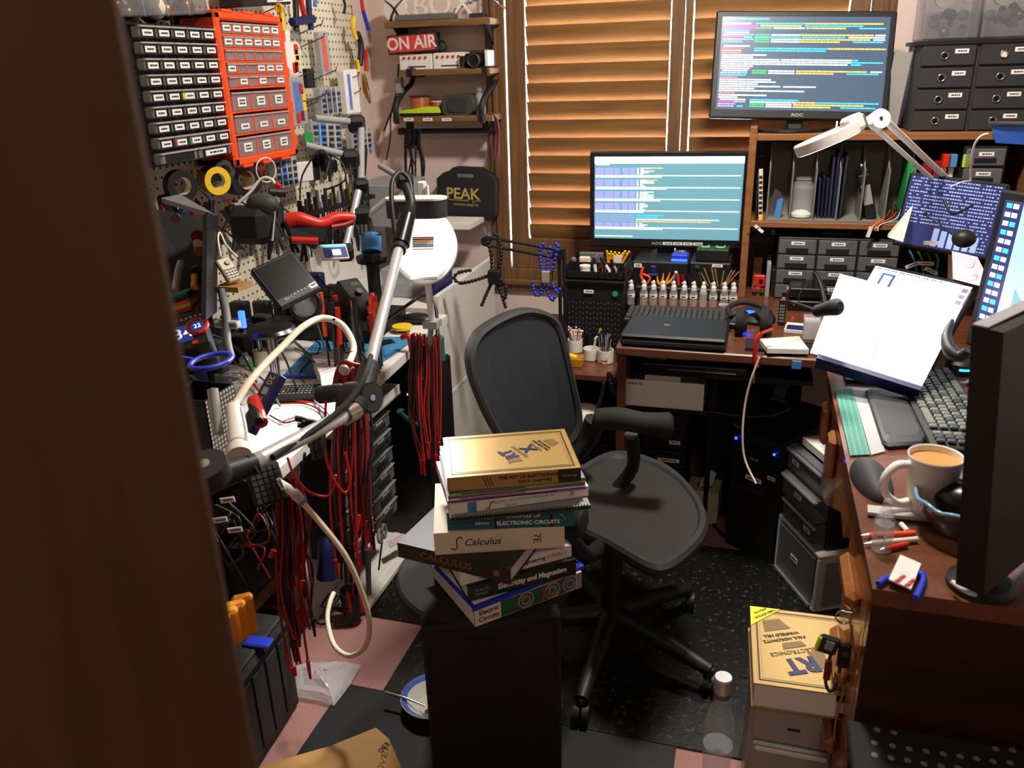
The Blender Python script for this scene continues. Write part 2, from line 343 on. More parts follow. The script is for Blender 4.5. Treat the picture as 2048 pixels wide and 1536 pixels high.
s3, *a3 = wshelf((785, 985, 232, 244), 'lowest wooden wall shelf held in black straps, with a rail below', 'strap')
x0, x1, z0, z1 = a3; rz3 = Y(880, 262, 3.2).z
b = B(); c0 = s3.location
rw = (x1 - x0) / 2 - .012
b.tb([(-rw, -.10, rz3 - z0), (rw, -.10, rz3 - z0)], .010, 'black').cy((-rw - .01, -.10, rz3 - z0), (-rw + .015, -.10, rz3 - z0), .014, 'black').cy((rw - .015, -.10, rz3 - z0), (rw + .01, -.10, rz3 - z0), .014, 'black')
for x in (-rw + .04, rw - .03): b.bx(x - .012, x + .012, -.112, -.088, rz3 - z0, 0, 'black')
b.done('rail', s3)
def stick(x0, x1, y0, y1, yf, par, n=2):
    a, c, d, e = ybox(x0, x1, y0, y1, yf); o = par.matrix_world.translation if par else V((0, 0, 0)); o = par.location
    return B().stk(a - o.x, c - o.x, d - o.z, e - o.z, yf - o.y).done('paper_label', par)
for x in (808, 846, 884): stick(x, x + 19, 236, 242, 3.148, s3)
# game logo sign
x0, x1, z0, z1 = ybox(764, 912, -8, 40, 3.17); zs = a1[3]
t = T('logo_sign', 'white game console logo sign standing on the top wall shelf', 'sign', (x0, 3.20, zs))
k = (x1 - x0); cx = k * .16; b = B(); rr = k * .155
b.cy((cx, -.022, rr * .98), (cx, -.0, rr * .98), rr, 'white', n=40); b.done('logo_disc', t)
b = B()
for sx in (-1, 1):
    P = [(-.78, .66), (-.35, .35), (0, -.02), (.28, -.5), (.42, -.95)]
    for i in range(4):
        (u0, v0), (u1, v1) = P[i], P[i + 1]; w0, w1 = (.16 + .02 * i) * .5, (.18 + .02 * i) * .5
        b.pr([(cx + sx * (u0 - w0) * rr, -.024, rr * (.98 + v0)), (cx + sx * (u0 + w0) * rr, -.024, rr * (.98 + v0)), (cx + sx * (u1 + w1) * rr, -.024, rr * (.98 + v1)), (cx + sx * (u1 - w1) * rr, -.024, rr * (.98 + v1))], (0, .003, 0), 'char')
b.done('logo_cross', t)
txt('XBOX', .115, 'white', t, (k * .66, -.012, rr * 1.05), ext=.006, sx=1.02, bold=-.0005)
B().bx(cx + .01, k * .98, -.05, .01, 0, .022, 'grey', .003).done('sign_base', t)
# articulated metal gadget
p = Y(955, 38, 3.19); t = T('jointed_metal_arm', 'small silver jointed clamp gadget at the right end of the top wall shelf', 'gadget', (p.x, 3.2, zs))
B().bx(-.03, .03, -.02, .02, 0, .018, 'char', .003).done('base', t)
b = B(); b.tb([(0, 0, .018), (.0, 0, .09)], .005, 'chrome'); b.tb([(-.09, 0, .03), (-.03, 0, .06), (.05, -.01, .07), (.10, 0, .03)], .0045, 'chrome', sm=1)
for q in ((-.09, 0, .03), (-.03, 0, .06), (.05, -.01, .07), (0, 0, .09)): b.sp(q, .010, 'chrome', n=10, k=6)
b.tb([(0, 0, .06), (.07, 0, .12)], .003, 'steel'); b.sp((.10, 0, .03), .008, 'brass', n=8, k=6); b.done('jointed_arm', t)
# on air sign
a, c, d = Y(775, 72, 3.19), Y(873, 63, 3.19), Y(778, 110, 3.19); W_, H_, m = frame3(a, c, d)
t = T('on_air_sign', 'red box sign reading ON AIR hanging under the top wall shelf', 'sign', mat=m)
B().bx(-W_ / 2, W_ / 2, -.012, .035, -H_ / 2, H_ / 2, 'char', .003).done('sign_box', t)
M('sign_red', (206, 62, 62), .5, var=.05)
B().bx(-W_ / 2 + .006, W_ / 2 - .006, -.014, -.011, -H_ / 2 + .006, H_ / 2 - .006, 'sign_red').done('sign_face', t)
txt('ON AIR', .062, 'white', t, (0, -.0148, 0), bold=.0012, sx=.98)
# two white boxes with red buttons
for i, (xa, xb, lab) in enumerate(((799, 864, 'left white box with a row of red buttons on the middle wall shelf'), (866, 930, 'right white box with a row of red buttons partly behind the camera'))):
    x0, x1, z0, z1 = ybox(xa, xb, 108 - i * 3, 139, 3.19)
    t = T('button_box', lab, 'box', ((x0 + x1) / 2, 3.19, a2[3]), group='white boxes with red buttons'); w_ = (x1 - x0) / 2; h = z1 - a2[3]
    b = B(); b.bx(-w_, w_, 0, .08, 0, h, 'paper', .002); b.bx(-w_ * .5, w_ * .6, -.001, 0, h * .16, h * .24, 'navy'); b.done('carton', t)
    for j in range(5): B().cy((-w_ * .7 + j * w_ * .33, -.005, h * .76), (-w_ * .7 + j * w_ * .33, 0, h * .76), .005, 'red', n=10).done('button', t)
# camera
x0, x1, z0, z1 = ybox(917, 972, 103, 138, 3.17); w_, h = (x1 - x0) / 2, z1 - z0
t = T('camera', 'black and silver compact camera facing out on the middle wall shelf', 'camera', ((x0 + x1) / 2, 3.19, a2[3] + .001))
B().bx(-w_, w_, -.0, .04, 0, h * .84, 'black', .008).bx(-w_ * .35, w_ * .9, .002, .038, h * .8, h, 'steel', .004).done('body', t)
B().cy((w_ * .25, -.045, h * .42), (w_ * .25, 0, h * .42), h * .40, 'black', n=28).cy((w_ * .25, -.047, h * .42), (w_ * .25, -.044, h * .42), h * .28, 'black_gloss', n=24).tor((w_ * .25, -.046, h * .42), h * .36, .0025, 'steel').done('lens', t)
B().cy((-w_ * .7, -.018, .004), (-w_ * .7, -.018, h * .7), .012, 'black_matte').done('grip', t)
x0, x1, z0, z1 = ybox(974, 981, 100, 136, 3.2)
B().bx(x0, x1, 3.17, 3.25, a2[3], z1, 'white', .002).done('small_carton', label='narrow white carton at the right end of the middle wall shelf', cat='box')
# cable loop by the sign
B().tb([Y(874, 88, 3.2), Y(884, 82, 3.2), Y(892, 90, 3.2), Y(889, 100, 3.2), Y(878, 104, 3.2)], .004, 'black').done('cable', label='short black cable looping out beside the red ON AIR sign', cat='cable')
# hanging light cable with grid
b = B(); b.tb([Y(797, 128, 3.2), Y(796, 150, 3.2), Y(792, 170, 3.21), Y(790, 205, 3.24), Y(776, 240, 3.25), Y(768, 262, 3.25)], .004, 'black'); b.tb([Y(792, 190, 3.22), Y(782, 230, 3.25), Y(780, 280, 3.25), Y(772, 320, 3.25)], .003, 'black')
t = b.done('hanging_cable', label='thin black cable with a white dotted plug hanging left of the wall shelves', cat='cable')
x0, x1, z0, z1 = ybox(790, 806, 154, 188, 3.19); o = t.location
b = B(); b.bx(x0 - o.x, x1 - o.x, 3.185 - o.y, 3.20 - o.y, z0 - o.z, z1 - o.z, 'grey', .002)
for i in range(8):
    for j in range(4): b.bx(x0 - o.x + .005 + j * .0065, x0 - o.x + .0085 + j * .0065, 3.183 - o.y, 3.1855 - o.y, z0 - o.z + .006 + i * .0075, z0 - o.z + .0095 + i * .0075, 'white')
b.done('plug', t)
# bottom shelf things
zc = a3[3]
x0, x1, z0, z1 = ybox(820, 858, 190, 234, 3.21); w_ = (x1 - x0) / 2
def spool(px, lab, top):
    x0, x1, z0, z1 = ybox(*px, 3.22); w_ = (x1 - x0) / 2; h = z1 - zc
    t = T('wire_spool', lab, 'spool', ((x0 + x1) / 2, 3.23, zc), group=None)
    B().cy((0, 0, .004), (0, 0, h - .004), w_ * .86, 'copper_wire', n=28).done('copper_winding', t)
    B().cy((0, 0, 0), (0, 0, .004), w_, top, n=28).cy((0, 0, h - .004), (0, 0, h), w_, top, n=28).done('flange', t)
spool((818, 860, 191, 234), 'larger spool of copper wire with a blue rim on the lowest wall shelf', 'navy'); spool((861, 884, 202, 234), 'smaller spool of copper wire next to the dark rounded case', 'cream')
x0, x1, z0, z1 = ybox(801, 881, 221, 234, 3.165)
b = B(); b.bx(x0, x1, 3.15, 3.185, zc, zc + .012, 'black', .004); b.pr([(x0, 3.152, zc + .012), (x1, 3.152, zc + .012), (x1 - .01, 3.152, zc + .032), (x1 - .05, 3.152, zc + .036), (x0 + .06, 3.152, zc + .028), (x0 + .005, 3.152, zc + .022)], (0, .03, 0), 'lime')
b.done('handheld_meter', label='lime green and black handheld tool lying along the lowest wall shelf', cat='tool')
x0, x1, z0, z1 = ybox(884, 946, 188, 234, 3.17); w_, h = (x1 - x0) / 2, z1 - zc
t = T('zip_case', 'dark green-black rounded zip case standing on the lowest wall shelf', 'case', ((x0 + x1) / 2, 3.20, zc))
def rrect(w, h, r, n=6, x=0, z=0, y=0):
    o = []
    for cx, cz, a in ((w - r, h - r, 0), (-w + r, h - r, 90), (-w + r, r, 180), (w - r, r, 270)):
        o += [(x + cx + r * math.cos(rad(a + 90 * i / n)), y, z + cz + r * math.sin(rad(a + 90 * i / n))) for i in range(n + 1)]
    return o
M('case_dark', (58, 58, 52), .6)
B().pr(rrect(w_, h, h * .36, y=-.035), (0, .08, 0), 'case_dark').done('shell', t)
B().pr(rrect(w_ * .6, h * .62, h * .16, z=h * .16, y=-.039), (0, .005, 0), 'char').done('front_pocket', t)
p = Y(957, 232, 3.2); b = B(); b.la([(.016, 0), (.016, .07), (.008, .08), (.008, .09)], 'clear', c=(p.x, 3.22, zc)); b.cy((p.x, 3.22, zc + .09), (p.x, 3.22, zc + .1), .009, 'white'); b.done('small_bottle', label='small clear bottle behind the right strap of the lowest wall shelf', cat='bottle')
# bunch of wires on the frame
cols = ['dred', 'purple', 'black', 'char', 'red', 'grey']
for i in range(6):
    x = 985 + i * 1.6; pts = [Y(976 + i, 226, 3.16), Y(986 + i * 1.5, 236, 3.17), Y(991 + i * 1.5, 262, 3.2), Y(989 + i * 2, 296, 3.2), Y(984 + i * 3.2, 312 + (i * 7) % 12, 3.2)]
    B().tb(pts, .0016, cols[i], n=5).done('jumper_wire', label='thin jumper wire hanging off the right end of the lowest wall shelf', cat='wire', group='jumper wires by the window frame')
# cables hung on the rail
for i in range(9):
    x = 812 + i * 3.5; L = (430, 372, 436, 400, 300, 340, 420, 372, 410)[i]
    wob = R.uniform(-6, 9); yy = 3.2 - (i % 3) * .012
    B().tb([Y(x, 258, yy - .02), Y(x - 1, 290, yy), Y(x + 8 * math.sin(i), (262 + L) / 2, yy), Y(x + wob, L, yy)], .0035 if i % 4 else .006, 'black', n=6).done('charging_cable', label='black cable hanging in the bundle on the rail under the lowest wall shelf', cat='cable', group='cables on the shelf rail')
# PEAK case
x0, x1, z0, z1 = ybox(876, 991, 338, 440, 3.22); w_, h = (x1 - x0) / 2, (z1 - z0); th = math.atan2(-(Y(990, 440, 3.22).z - Y(880, 432, 3.22).z), x1 - x0)
t = T('instrument_case', 'black plastic carry case with gold lettering hanging on the wall left of the window', 'case', ((x0 + x1) / 2, 3.235, z0 + .005)); t.rotation_euler = (0, rad(2), 0)
prof = [(-w_, .02), (-w_ + .02, 0), (w_ - .02, 0), (w_, .02), (w_, h * .78), (w_ - .03, h * .90), (w_ * .55, h * .94), (w_ * .45, h), (-w_ * .45, h), (-w_ * .55, h * .94), (-w_ + .03, h * .90), (-w_, h * .78)]
B().pr([(a, -.035, c) for a, c in prof], (0, .07, 0), 'black_matte').done('shell', t)
B().bx(-.035, .035, -.037, -.033, h * .82, h * .89, 'grey', .006).done('handle_slot', t)
M('gold_print', (176, 158, 96), .5, var=0)
txt('PEAK', .062, 'gold_print', t, (-.012, -.0362, h * .50), bold=.0009)
txt('electronic design ltd', .013, 'gold_print', t, (0, -.0362, h * .30))
b = B(); b.bx(-.075, .01, -.0362, -.035, h * .375, h * .385, 'gold_print'); b.tb([(.01, -.036, h * .38), (.022, -.036, h * .62), (.034, -.036, h * .33), (.046, -.036, h * .38), (.065, -.036, h * .38)], .0014, 'gold_print', sm=1, n=4); b.done('lettering', t)
# ================================================================== monitors
def screen_mat(key, rgb, e): M(key, rgb, .3, var=0, emit=e)
screen_mat('scr_dark', (62, 78, 96), .95); screen_mat('scr_teal', (92, 136, 148), 1.15); screen_mat('scr_white', (225, 238, 255), 1.5); screen_mat('t_white', (225, 240, 255), 1.3); screen_mat('t_cyan', (60, 190, 235), 1.2)
screen_mat('t_green', (60, 190, 90), 1.0); screen_mat('t_yel', (235, 190, 90), 1.1); screen_mat('t_mag', (205, 60, 200), 1.1); screen_mat('t_red', (235, 110, 120), 1.0); screen_mat('t_vio', (150, 150, 225), 1.0); screen_mat('scr_navy', (46, 50, 96), .6); screen_mat('t_grey', (150, 170, 215), .8); screen_mat('scr_lb', (150, 195, 225), .85)
def run(b, x0, x1, z, h, m, y, cw=.0021):   # a line of tiny print made of word-length strokes
    x = x0
    while x < x1:
        n = R.randint(2, 9) * cw; e = min(x + n, x1); b.bx(x, e, y - .0006, y, z - h / 2, z + h / 2, m); x = e + cw * .8
def monitor(name, lab, mat, W_, H_, bez=(.018, .022), base=True, scr='scr_dark', depth=.045, deep=True, group=None):
    t = T(name, lab, 'monitor', mat=mat)
    bs, bb = bez; w2, h2 = W_ / 2 + bs, H_ / 2
    B().bx(-w2, w2, 0, .022, -h2 - bb, h2 + bs, 'black', .005).bx(-w2 * .8, w2 * .8, .02, depth, -h2 * .7, h2 * .7, 'black', .01).done('housing', t)
    B().bx(-W_ / 2, W_ / 2, -.0012, .001, -h2, h2, scr).done('screen', t)
    return t
# lower centre monitor
e = Euler((rad(1.2), 0, rad(2.5))); m = Matrix.Translation((-.316, 3.07, 1.069)) @ e.to_matrix().to_4x4()
t = monitor('computer_monitor', 'wide black monitor on the centre desk showing blue-grey terminal text', m, .531, .299, (.018, .034), scr='scr_teal')
b = B(); w2, h2, y = .2655, .1495, -.0014
b.bx(-w2, w2, y - .001, y, h2 - .024, h2, 'scr_white')
def blk(z0, n, extra, top=None):
    for k in range(n):
        z = z0 - k * .0052
        for a, c in ((-.262, -.232), (-.228, -.196), (-.192, -.172), (-.163, -.142), (-.138, -.116)): b.bx(a, c, y - .0004, y, z - .0020, z + .0020, 't_vio')
        run(b, -.110, -.104, z, .0034, 't_white', y); run(b, -.098, -.098 + R.choice((.012, .02, .03, .05)), z, .003, 't_white', y)
    if top: run(b, -.096, -.096 + top[1], z0 + .0005, .0036, top[0], y)
    z = z0 - n * .0052; run(b, -.262, .258, z, .0034, 't_white', y); run(b, -.262, -.262 + extra, z - .0052, .0034, 't_white', y)
zz = h2 - .041
run(b, -.262, -.21, h2 - .028, .003, 't_white', y)
for n, ex, tp in ((5, .24, ('t_yel', .08)), (5, .26, ('t_yel', .06)), (5, .24, None), (5, .18, None)): blk(zz, n, ex, tp); zz -= (n + 3.2) * .0052
for k, (c, L) in enumerate((('t_cyan', .10), ('t_cyan', .08), ('t_white', .30), ('t_yel', .27))): run(b, -.11, -.11 + L, zz, .0034, c, y); run(b, -.262, -.116, zz, .003, 't_vio', y); zz -= .0075
blk(zz, 3, .25); run(b, -.262, -.12, -h2 + .009, .0034, 't_white', y)
b.done('screen_text', t)
txt('AOC', .014, 'lgrey', t, (-.03, -.001, -.166), sx=1.3, bold=.0005)
for i in range(4): B().stk(-.008 + i * .037, .026 + i * .037, -.171, -.160, 0).done('paper_label', t)
B().bx(.232, .234, -.002, 0, -.172, -.170, 't_green').done('power_light', t)
B().bx(-.03, .03, .025, .05, -.23, -.12, 'black', .006).la([(.0, -.222), (.115, -.222), (.12, -.228), (.12, -.232), (0, -.232)], 'black_gloss', n=36).done('stand', t)
# upper monitor
mm = Matrix.Translation((.108, 3.05, 1.516)) @ Euler((rad(-15), rad(2.2), rad(7))).to_matrix().to_4x4(); m2w, m2h = .531, .299
t = monitor('computer_monitor', 'wide black monitor above the bookcase showing colourful terminal text', mm, m2w, m2h, (.020, .028), scr='scr_dark')
b = B(); w2, h2, y = m2w / 2, m2h / 2, -.0014; lh = .0062
pal = {'w': 't_white', 'c': 't_cyan', 'g': 't_green', 'y': 't_yel', 'm': 't_mag', 'r': 't_red', 'v': 't_vio'}
rows = ['c0-.28', '', 'w.01-.17 c.2-.5 y.5-.97', 'm0-.21 y.23-.48 c.5-.85', 'm0-.21 g.2-.3 w.31-.5 y.51-.75 c.83-.99', 'c.0-.16', 'w.01-.16', 'v0-.13 c.13-.19 g.2-.29 w.3-.48 y.48-.92 w.93-.99', 'm0-.13 v.13-.18 c.2-.48 c.49-.75 w.77-.99', 'v0-.13 c.13-.19 g.2-.29 w.3-.48 y.48-.9 w.92-.99', 'c0-.12 g.2-.29 w.3-.48 y.48-.72 c.8-.98', '', 'w.01-.17 ', 'm0-.13 g.2-.34 c.2-.66 y.66-1', 'y0-.12 c.2-.64', 'r0-.12', 'w0-.28', 'w0-.2', 'w0-.36 w.37-.8 c.8-.84', 'w0-.8 c.8-.99', 'w0-.78 c.8-.86', 'w0-.2', 'w0-.18', 'w.01-.17 g.2-.29 w.3-.46 y.47-.9 w.92-.99', 'v0-.13 c.13-.17 g.2-.29 w.3-.46 y.47-.7 c.78-.97', 'c0-.16', 'r0-.11', 'w0-.32', 'w0-.35', 'w0-.24', 'w0-.38 w.4-.6', 'w0-.22', 'w0-.53', 'r0-.1', 'w0-.3', 'w0-.12', 'w.01-.17 c.2-.5', 'm0-.1 v.1-.17 w.2-.48 y.48-.6 c.6-.99', 'v0-.11 g.2-.29 w.3-.46 y.47-.9', 'v0-.1 c.12-.16 g.2-.29 w.3-.46 y.47-.7 c.76-.97']
for i, r_ in enumerate(rows):
    z = h2 - .008 - i * (m2h - .012) / len(rows)
    for s in r_.split():
        a, c = s[1:].split('-'); run(b, -w2 + .006 + float(a) * (m2w - .012), -w2 + .006 + float(c) * (m2w - .012), z, .0042, pal[s[0]], y)
b.done('screen_text', t); txt('AOC', .014, 'lgrey', t, (.0, -.001, -h2 - .014), sx=1.3, bold=.0005)
B().bx(-.025, .025, .02, .045, -h2 - .07, -h2, 'black', .005).done('neck', t)
BKY = 2.92; zb = Y(1700, 267, BKY).z
c_ = mm.translation
B().la([(0, zb + .012), (.125, zb + .010), (.13, zb + .004), (.13, zb), (0, zb)], 'black_gloss', n=40, c=(-.0, 0, 0)).at().done('monitor_base', t, mat=Matrix.Translation((c_.x - .02, 3.06, 0))).matrix_parent_inverse = mm.inverted()
# ================================================================== desk with bookcase hutch
t = T('corner_desk', 'reddish brown wooden centre desk under the two monitors', 'desk', (0, 0, 0))
xl = Z(1232, 690, .75).x
b = B().bx(xl, .215, 2.295, 3.24, .722, .75, 'desk_wood', .004); b.done('desktop', t)
B().bx(xl + .004, xl + .03, 2.32, 3.2, 0, .722, 'desk_wood').done('side_panel', t)
B().bx(xl + .03, .2, 3.16, 3.18, .0, .722, 'dark_desk').done('back_panel', t)
B().bx(-.10, -.084, 2.60, 3.16, 0, .63, 'black_matte').done('divider', t)
B().bx(xl + .03, .2, 2.40, 3.16, .63, .645, 'black').done('keyboard_shelf', t)
B().bx(xl + .03, -.10, 2.42, 3.16, .50, .515, 'dark_desk').done('inner_shelf', t)
B().bx(-.082, .2, 2.80, 2.815, 0, .62, 'black_matte').done('modesty_panel', t)
t = T('bookcase_hutch', 'honey brown wooden hutch shelving standing on the desk under the upper monitor', 'shelf', (0, 0, .75)); xb, xr = -.038, .80; zt = zb - .75
zm = Y(1650, 446, BKY).z - .75; zl = Y(1600, 602, BKY).z - .75
b = B(); b.bx(xb, xb + .024, BKY, 3.2, 0, zt + .022, 'bookcase_wood', .002); b.done('side_panel', t); B().bx(xr, xr + .024, BKY, 3.2, 0, zt, 'bookcase_wood', .002).done('side_panel', t)
B().bx(xb + .024, xr, BKY + .002, 3.2, zt - .022, zt, 'bookcase_wood', .002).done('top_board', t)
B().bx(xb + .024, xr, BKY + .002, 3.2, zm - .02, zm, 'bookcase_wood', .002).done('shelf_board', t); B().bx(xb + .024, xr, BKY + .002, 3.2, zl - .02, zl, 'bookcase_wood', .002).done('shelf_board', t)
B().bx(xb + .024, xr, 3.19, 3.198, 0, zt, 'dark_desk').done('back_board', t)
for i, x in enumerate((1561, 1588, 1614, 1638)): a = Y(x, 607, BKY); B().stk(a.x, a.x + .036, zl - .018, zl - .004, BKY + .001).done('paper_label', t)
zm += .75; zl += .75
# magazine sorter
x0, x1 = Y(1531, 440, BKY + .02).x, Y(1812, 455, BKY + .02).x; h = zb - .022 - zm - .02
t = T('magazine_sorter', 'grey card magazine sorter with six compartments on the hutch shelf', 'file sorter', (x0, BKY + .01, zm + .001))
M('card_grey', (122, 118, 108), .8, var=.1, scale=40)
B().bx(0, x1 - x0, .16, .166, 0, h, 'card_grey').bx(0, x1 - x0, 0, .166, 0, .006, 'card_grey').done('back_panel', t)
n = 6; sx = (x1 - x0) / n
for i in range(n + 1):
    x = i * sx; z = h * .72
    B().pr([(x, 0, .006), (x, 0, z * .98), (x, .03, z), (x, .10, h), (x, .16, h), (x, .16, .006)], (.004, 0, 0), 'card_grey').done('divider', t)
# contents of the sorter
def at_shelf(px, y): return Y(px, 440, y).x
p = V((at_shelf(1549, 2.98), 2.97, zm + .008))
t = T('foil_packet', 'crumpled silver foil packet in the leftmost compartment of the grey sorter', 'packet', p)
B().pr([(-.022, 0, 0), (.020, 0, 0), (.026, .004, .05), (.012, .008, .085), (-.006, .006, .095), (-.022, 0, .045)], (0, .012, 0), 'chrome').pr([(-.004, -.004, .0), (.018, -.004, .0), (.022, -.001, .065), (.004, -.002, .06)], (0, .004, 0), 'lblue').done('packet_body', t)
p = V((at_shelf(1600, 2.99), 2.985, zm + .008))
t = T('glass_jar', 'clear glass jar with a little white powder in the grey sorter', 'jar', p)
B().la([(.036, 0), (.038, .004), (.038, .10), (.030, .115), (.024, .122), (.026, .125), (.026, .132)], 'glass', cap=False).done('jar_glass', t); B().la([(.034, .003), (.034, .012), (.02, .022), (.0, .026)], 'white').done('powder', t)
for i in range(7):
    x = at_shelf(1632 + i * 7.2, 2.98); B().at(x, 2.965, zm + .008, ry=-2 + i * .5).bx(0, .007, 0, .13, 0, (.13, .14, .13, .20, .215, .20, .21)[i], ('navy', 'black', 'navy', 'char', 'navy', 'black', 'char')[i], .001).done('slim_folder', label='slim dark folder standing among others in the middle of the grey sorter', cat='folder', group='slim dark folders in the grey sorter')
p = V((at_shelf(1742, 2.97), 2.965, zm + .008))
t = T('microphone_handset', 'black handheld radio with a pale label leaning in the grey sorter', 'radio', p)
B().at(ry=-16).bx(-.018, .018, 0, .025, 0, .15, 'black', .004).cy((0, .012, .15), (0, .012, .175), .009, 'black').sp((0, .012, .178), .010, 'chrome', 8, 6).done('radio_body', t)
B().at(ry=-16).stk(-.014, .014, .05, .115, -.0005, 'lgrey', 0).done('paper_label', t)
b = B().at(at_shelf(1517, 2.95), 2.94, zm + .001, ry=-4); b.bx(0, .013, 0, .12, 0, .165, 'cream')
for i in range(8): b.bx(.001, .012, -.001, 0, .02 + i * .017, .03 + i * .017, 'ink')
b.bx(.0, .013, -.001, 0, .0, .014, 'yellow'); b.done('slim_case', label='slim cream disc case with dark print leaning at the left end of the hutch shelf', cat='case')
B().at(at_shelf(1510, 2.95), 2.94, zm + .001, ry=-2).bx(0, .006, 0, .12, 0, .15, 'black').done('slim_case', label='thin black disc case against the left side of the hutch', cat='case')
for i in range(8):
    c = ['red', 'yellow', 'black', 'dred', 'orange', 'brass', 'char', 'white'][i]; x = 1768 + i * 4
    B().tb([Y(x + 14, 436 - i, 3.05), Y(x + 10, 424 - (i % 4) * 5, 3.0), Y(x - 2, 436, 2.95), Y(1746 + i * 2, 449 + (i % 3), 2.915), Y(1742 + i * 2, 462, 2.905)], .0018, c, n=5).done('coloured_wire', label='thin coloured wire spilling out of the right compartment of the grey sorter', cat='wire', group='coloured wires in the sorter')
# binders and cases right of the sorter
for i, (px, wd, hh, c, top, lab) in enumerate(((1816, .026, .24, 'green', None, 'green ring binder beside the grey sorter'), (1846, .028, .23, 'dred', None, 'dark red book beside the green binder'), (1868, .022, .24, 'dred', None, 'red folder right of the dark red book'),
        (1882, .016, .22, 'white', 'red', 'slim white box file with a red tab'), (1897, .016, .22, 'white', 'lblue', 'slim white box file with a light blue tab'), (1912, .016, .22, 'black', None, 'slim black box file between the coloured tabs'), (1921, .018, .22, 'cream', 'lime', 'slim cream box file with a lime green tab'))):
    x = Y(px, 330, 2.96).x; b = B().bx(x, x + wd, 2.95, 3.12, zm, zm + hh * .82, c, .002)
    if top: b.bx(x - .001, x + wd + .002, 2.93, 3.0, zm + hh * .82, zm + hh, top, .002)
    b.done('box_file', label=lab, cat='folder')
x0, x1 = Y(1926, 330, BKY).x, Y(2012, 340, BKY).x
t = T('drawer_unit', 'grey translucent drawer unit at the right end of the hutch shelf', 'drawers', ((x0 + x1) / 2, BKY + .01, zm)); w2 = (x1 - x0) / 2
B().bx(-w2, w2, .005, .2, 0, .245, 'black', .003).done('cabinet', t)
for k in range(4):
    dr = B().bx(-w2 + .006, w2 - .006, -.004, .02, .006 + k * .06, .058 + k * .06, 'clear_grey', .003).bx(-w2 * .5, w2 * .5, -.006, -.003, .016 + k * .06, .03 + k * .06, 'black').done('drawer', t)
    B().stk(-.02, .022, .036 + k * .06, .048 + k * .06, -.0045).done('paper_label', dr)
# 3x4 small drawers on the lower shelf
xa, xbq = Y(1551, 540, BKY).x, Y(1795, 545, BKY).x; zA = Y(1620, 478, BKY).z; zB = zl
t = T('drawer_unit', 'black unit of twelve small translucent drawers on the lower hutch shelf', 'drawers', ((xa + xbq) / 2, BKY + .01, zB + .001)); w2 = (xbq - xa) / 2; H_ = zA - zB; dw = 2 * w2 / 3; dh = (H_ - .008) / 4
B().bx(-w2, w2, .01, .17, 0, H_, 'black', .004).bx(-.05, .05, .04, .12, H_, H_ + .012, 'char', .005).done('cabinet', t)
for r_ in range(4):
    for c in range(3):
        x, z = -w2 + c * dw, .004 + r_ * dh
        dr = B().bx(x + .004, x + dw - .004, -.004, .012, z + .003, z + dh - .003, 'clear_grey', .002).bx(x + dw * .22, x + dw * .78, -.007, -.003, z + dh * .14, z + dh * .46, 'black', .002).done('drawer', t)
        B().stk(x + dw * .34, x + dw * .68, z + dh * .62, z + dh * .84, -.0042).done('paper_label', dr)
# things left of the drawers
p = Y(1530, 580, 2.96).x
B().bx(p, p + .014, 2.95, 3.1, zl, zl + .12, 'lgrey', .001).done('slim_case', label='grey disc case standing left of the twelve small drawers', cat='case'); B().bx(p + .018, p + .032, 2.95, 3.1, zl, zl + .10, 'black', .001).done('slim_case', label='black disc case touching the twelve small drawers', cat='case')
B().bx(p - .045, p - .016, 3.05, 3.06, zl, zl + .12, 'ply').done('brown_card', label='brown printed card standing behind the red toy figure', cat='card')
t = T('toy_figure', 'small red toy robot with a round eye on the lower hutch shelf', 'toy', (p - .022, 2.965, zl + .001))
B().bx(-.020, .020, -.01, .01, .035, .075, 'red', .003).bx(-.018, -.012, -.005, .005, .0, .036, 'red').bx(.010, .016, -.005, .005, 0, .036, 'red').done('body', t); B().cy((.006, -.013, .055), (.006, -.008, .055), .007, 'black_gloss').done('eye', t); B().bx(-.022, -.006, -.008, .012, -.0, .018, 'black', .002).bx(.006, .022, -.008, .012, 0, .018, 'black', .002).done('foot', t)
# router with lights and network leads
x0, x1, z0, z1 = ybox(1790, 1925, 478, 570, 2.98)
t = T('network_switch', 'black network switches with green lights behind the white paper stand', 'network switch', ((x0 + x1) / 2, 2.98, zl)); w2 = (x1 - x0) / 2
B().bx(-w2, w2, 0, .15, 0, .05, 'black_gloss', .003).bx(-w2, w2, 0, .15, .055, .105, 'black_gloss', .003).done('housing', t)
M('led_green', (120, 255, 40), .4, var=0, emit=6); M('led_blue', (30, 60, 255), .4, var=0, emit=9); M('led_red', (255, 20, 30), .4, var=0, emit=7); M('led_cyan', (40, 200, 255), .4, var=0, emit=4)
b = B(); [b.sp((-w2 + q * w2 * 2, -.003, z), .0035, 'led_green', 8, 6) for q, z in ((.16, .09), (.28, .095), (.16, .035), (.22, .042), (.66, .09), (.62, .04), (.72, .04), (.8, .036))]; b.done('indicator_light', t)
txt('tp-link', .012, 'lgrey', t, (-w2 * .75, -.001, .098), sx=1.0); txt('tp-link', .012, 'lgrey', t, (-w2 * .75, -.001, .045))
for i in range(4): B().tb([Y(1818 + i * 18, 500 + i * 3, 2.975), Y(1828 + i * 16, 520, 2.93), Y(1834 + i * 13, 548, 2.94), Y(1836 + i * 15, 575, 2.97)], .0035, 'teal' if i % 2 == 0 else 'green', n=6).done('network_lead', label='green network lead plugged into the black network switches', cat='cable', group='green network leads')
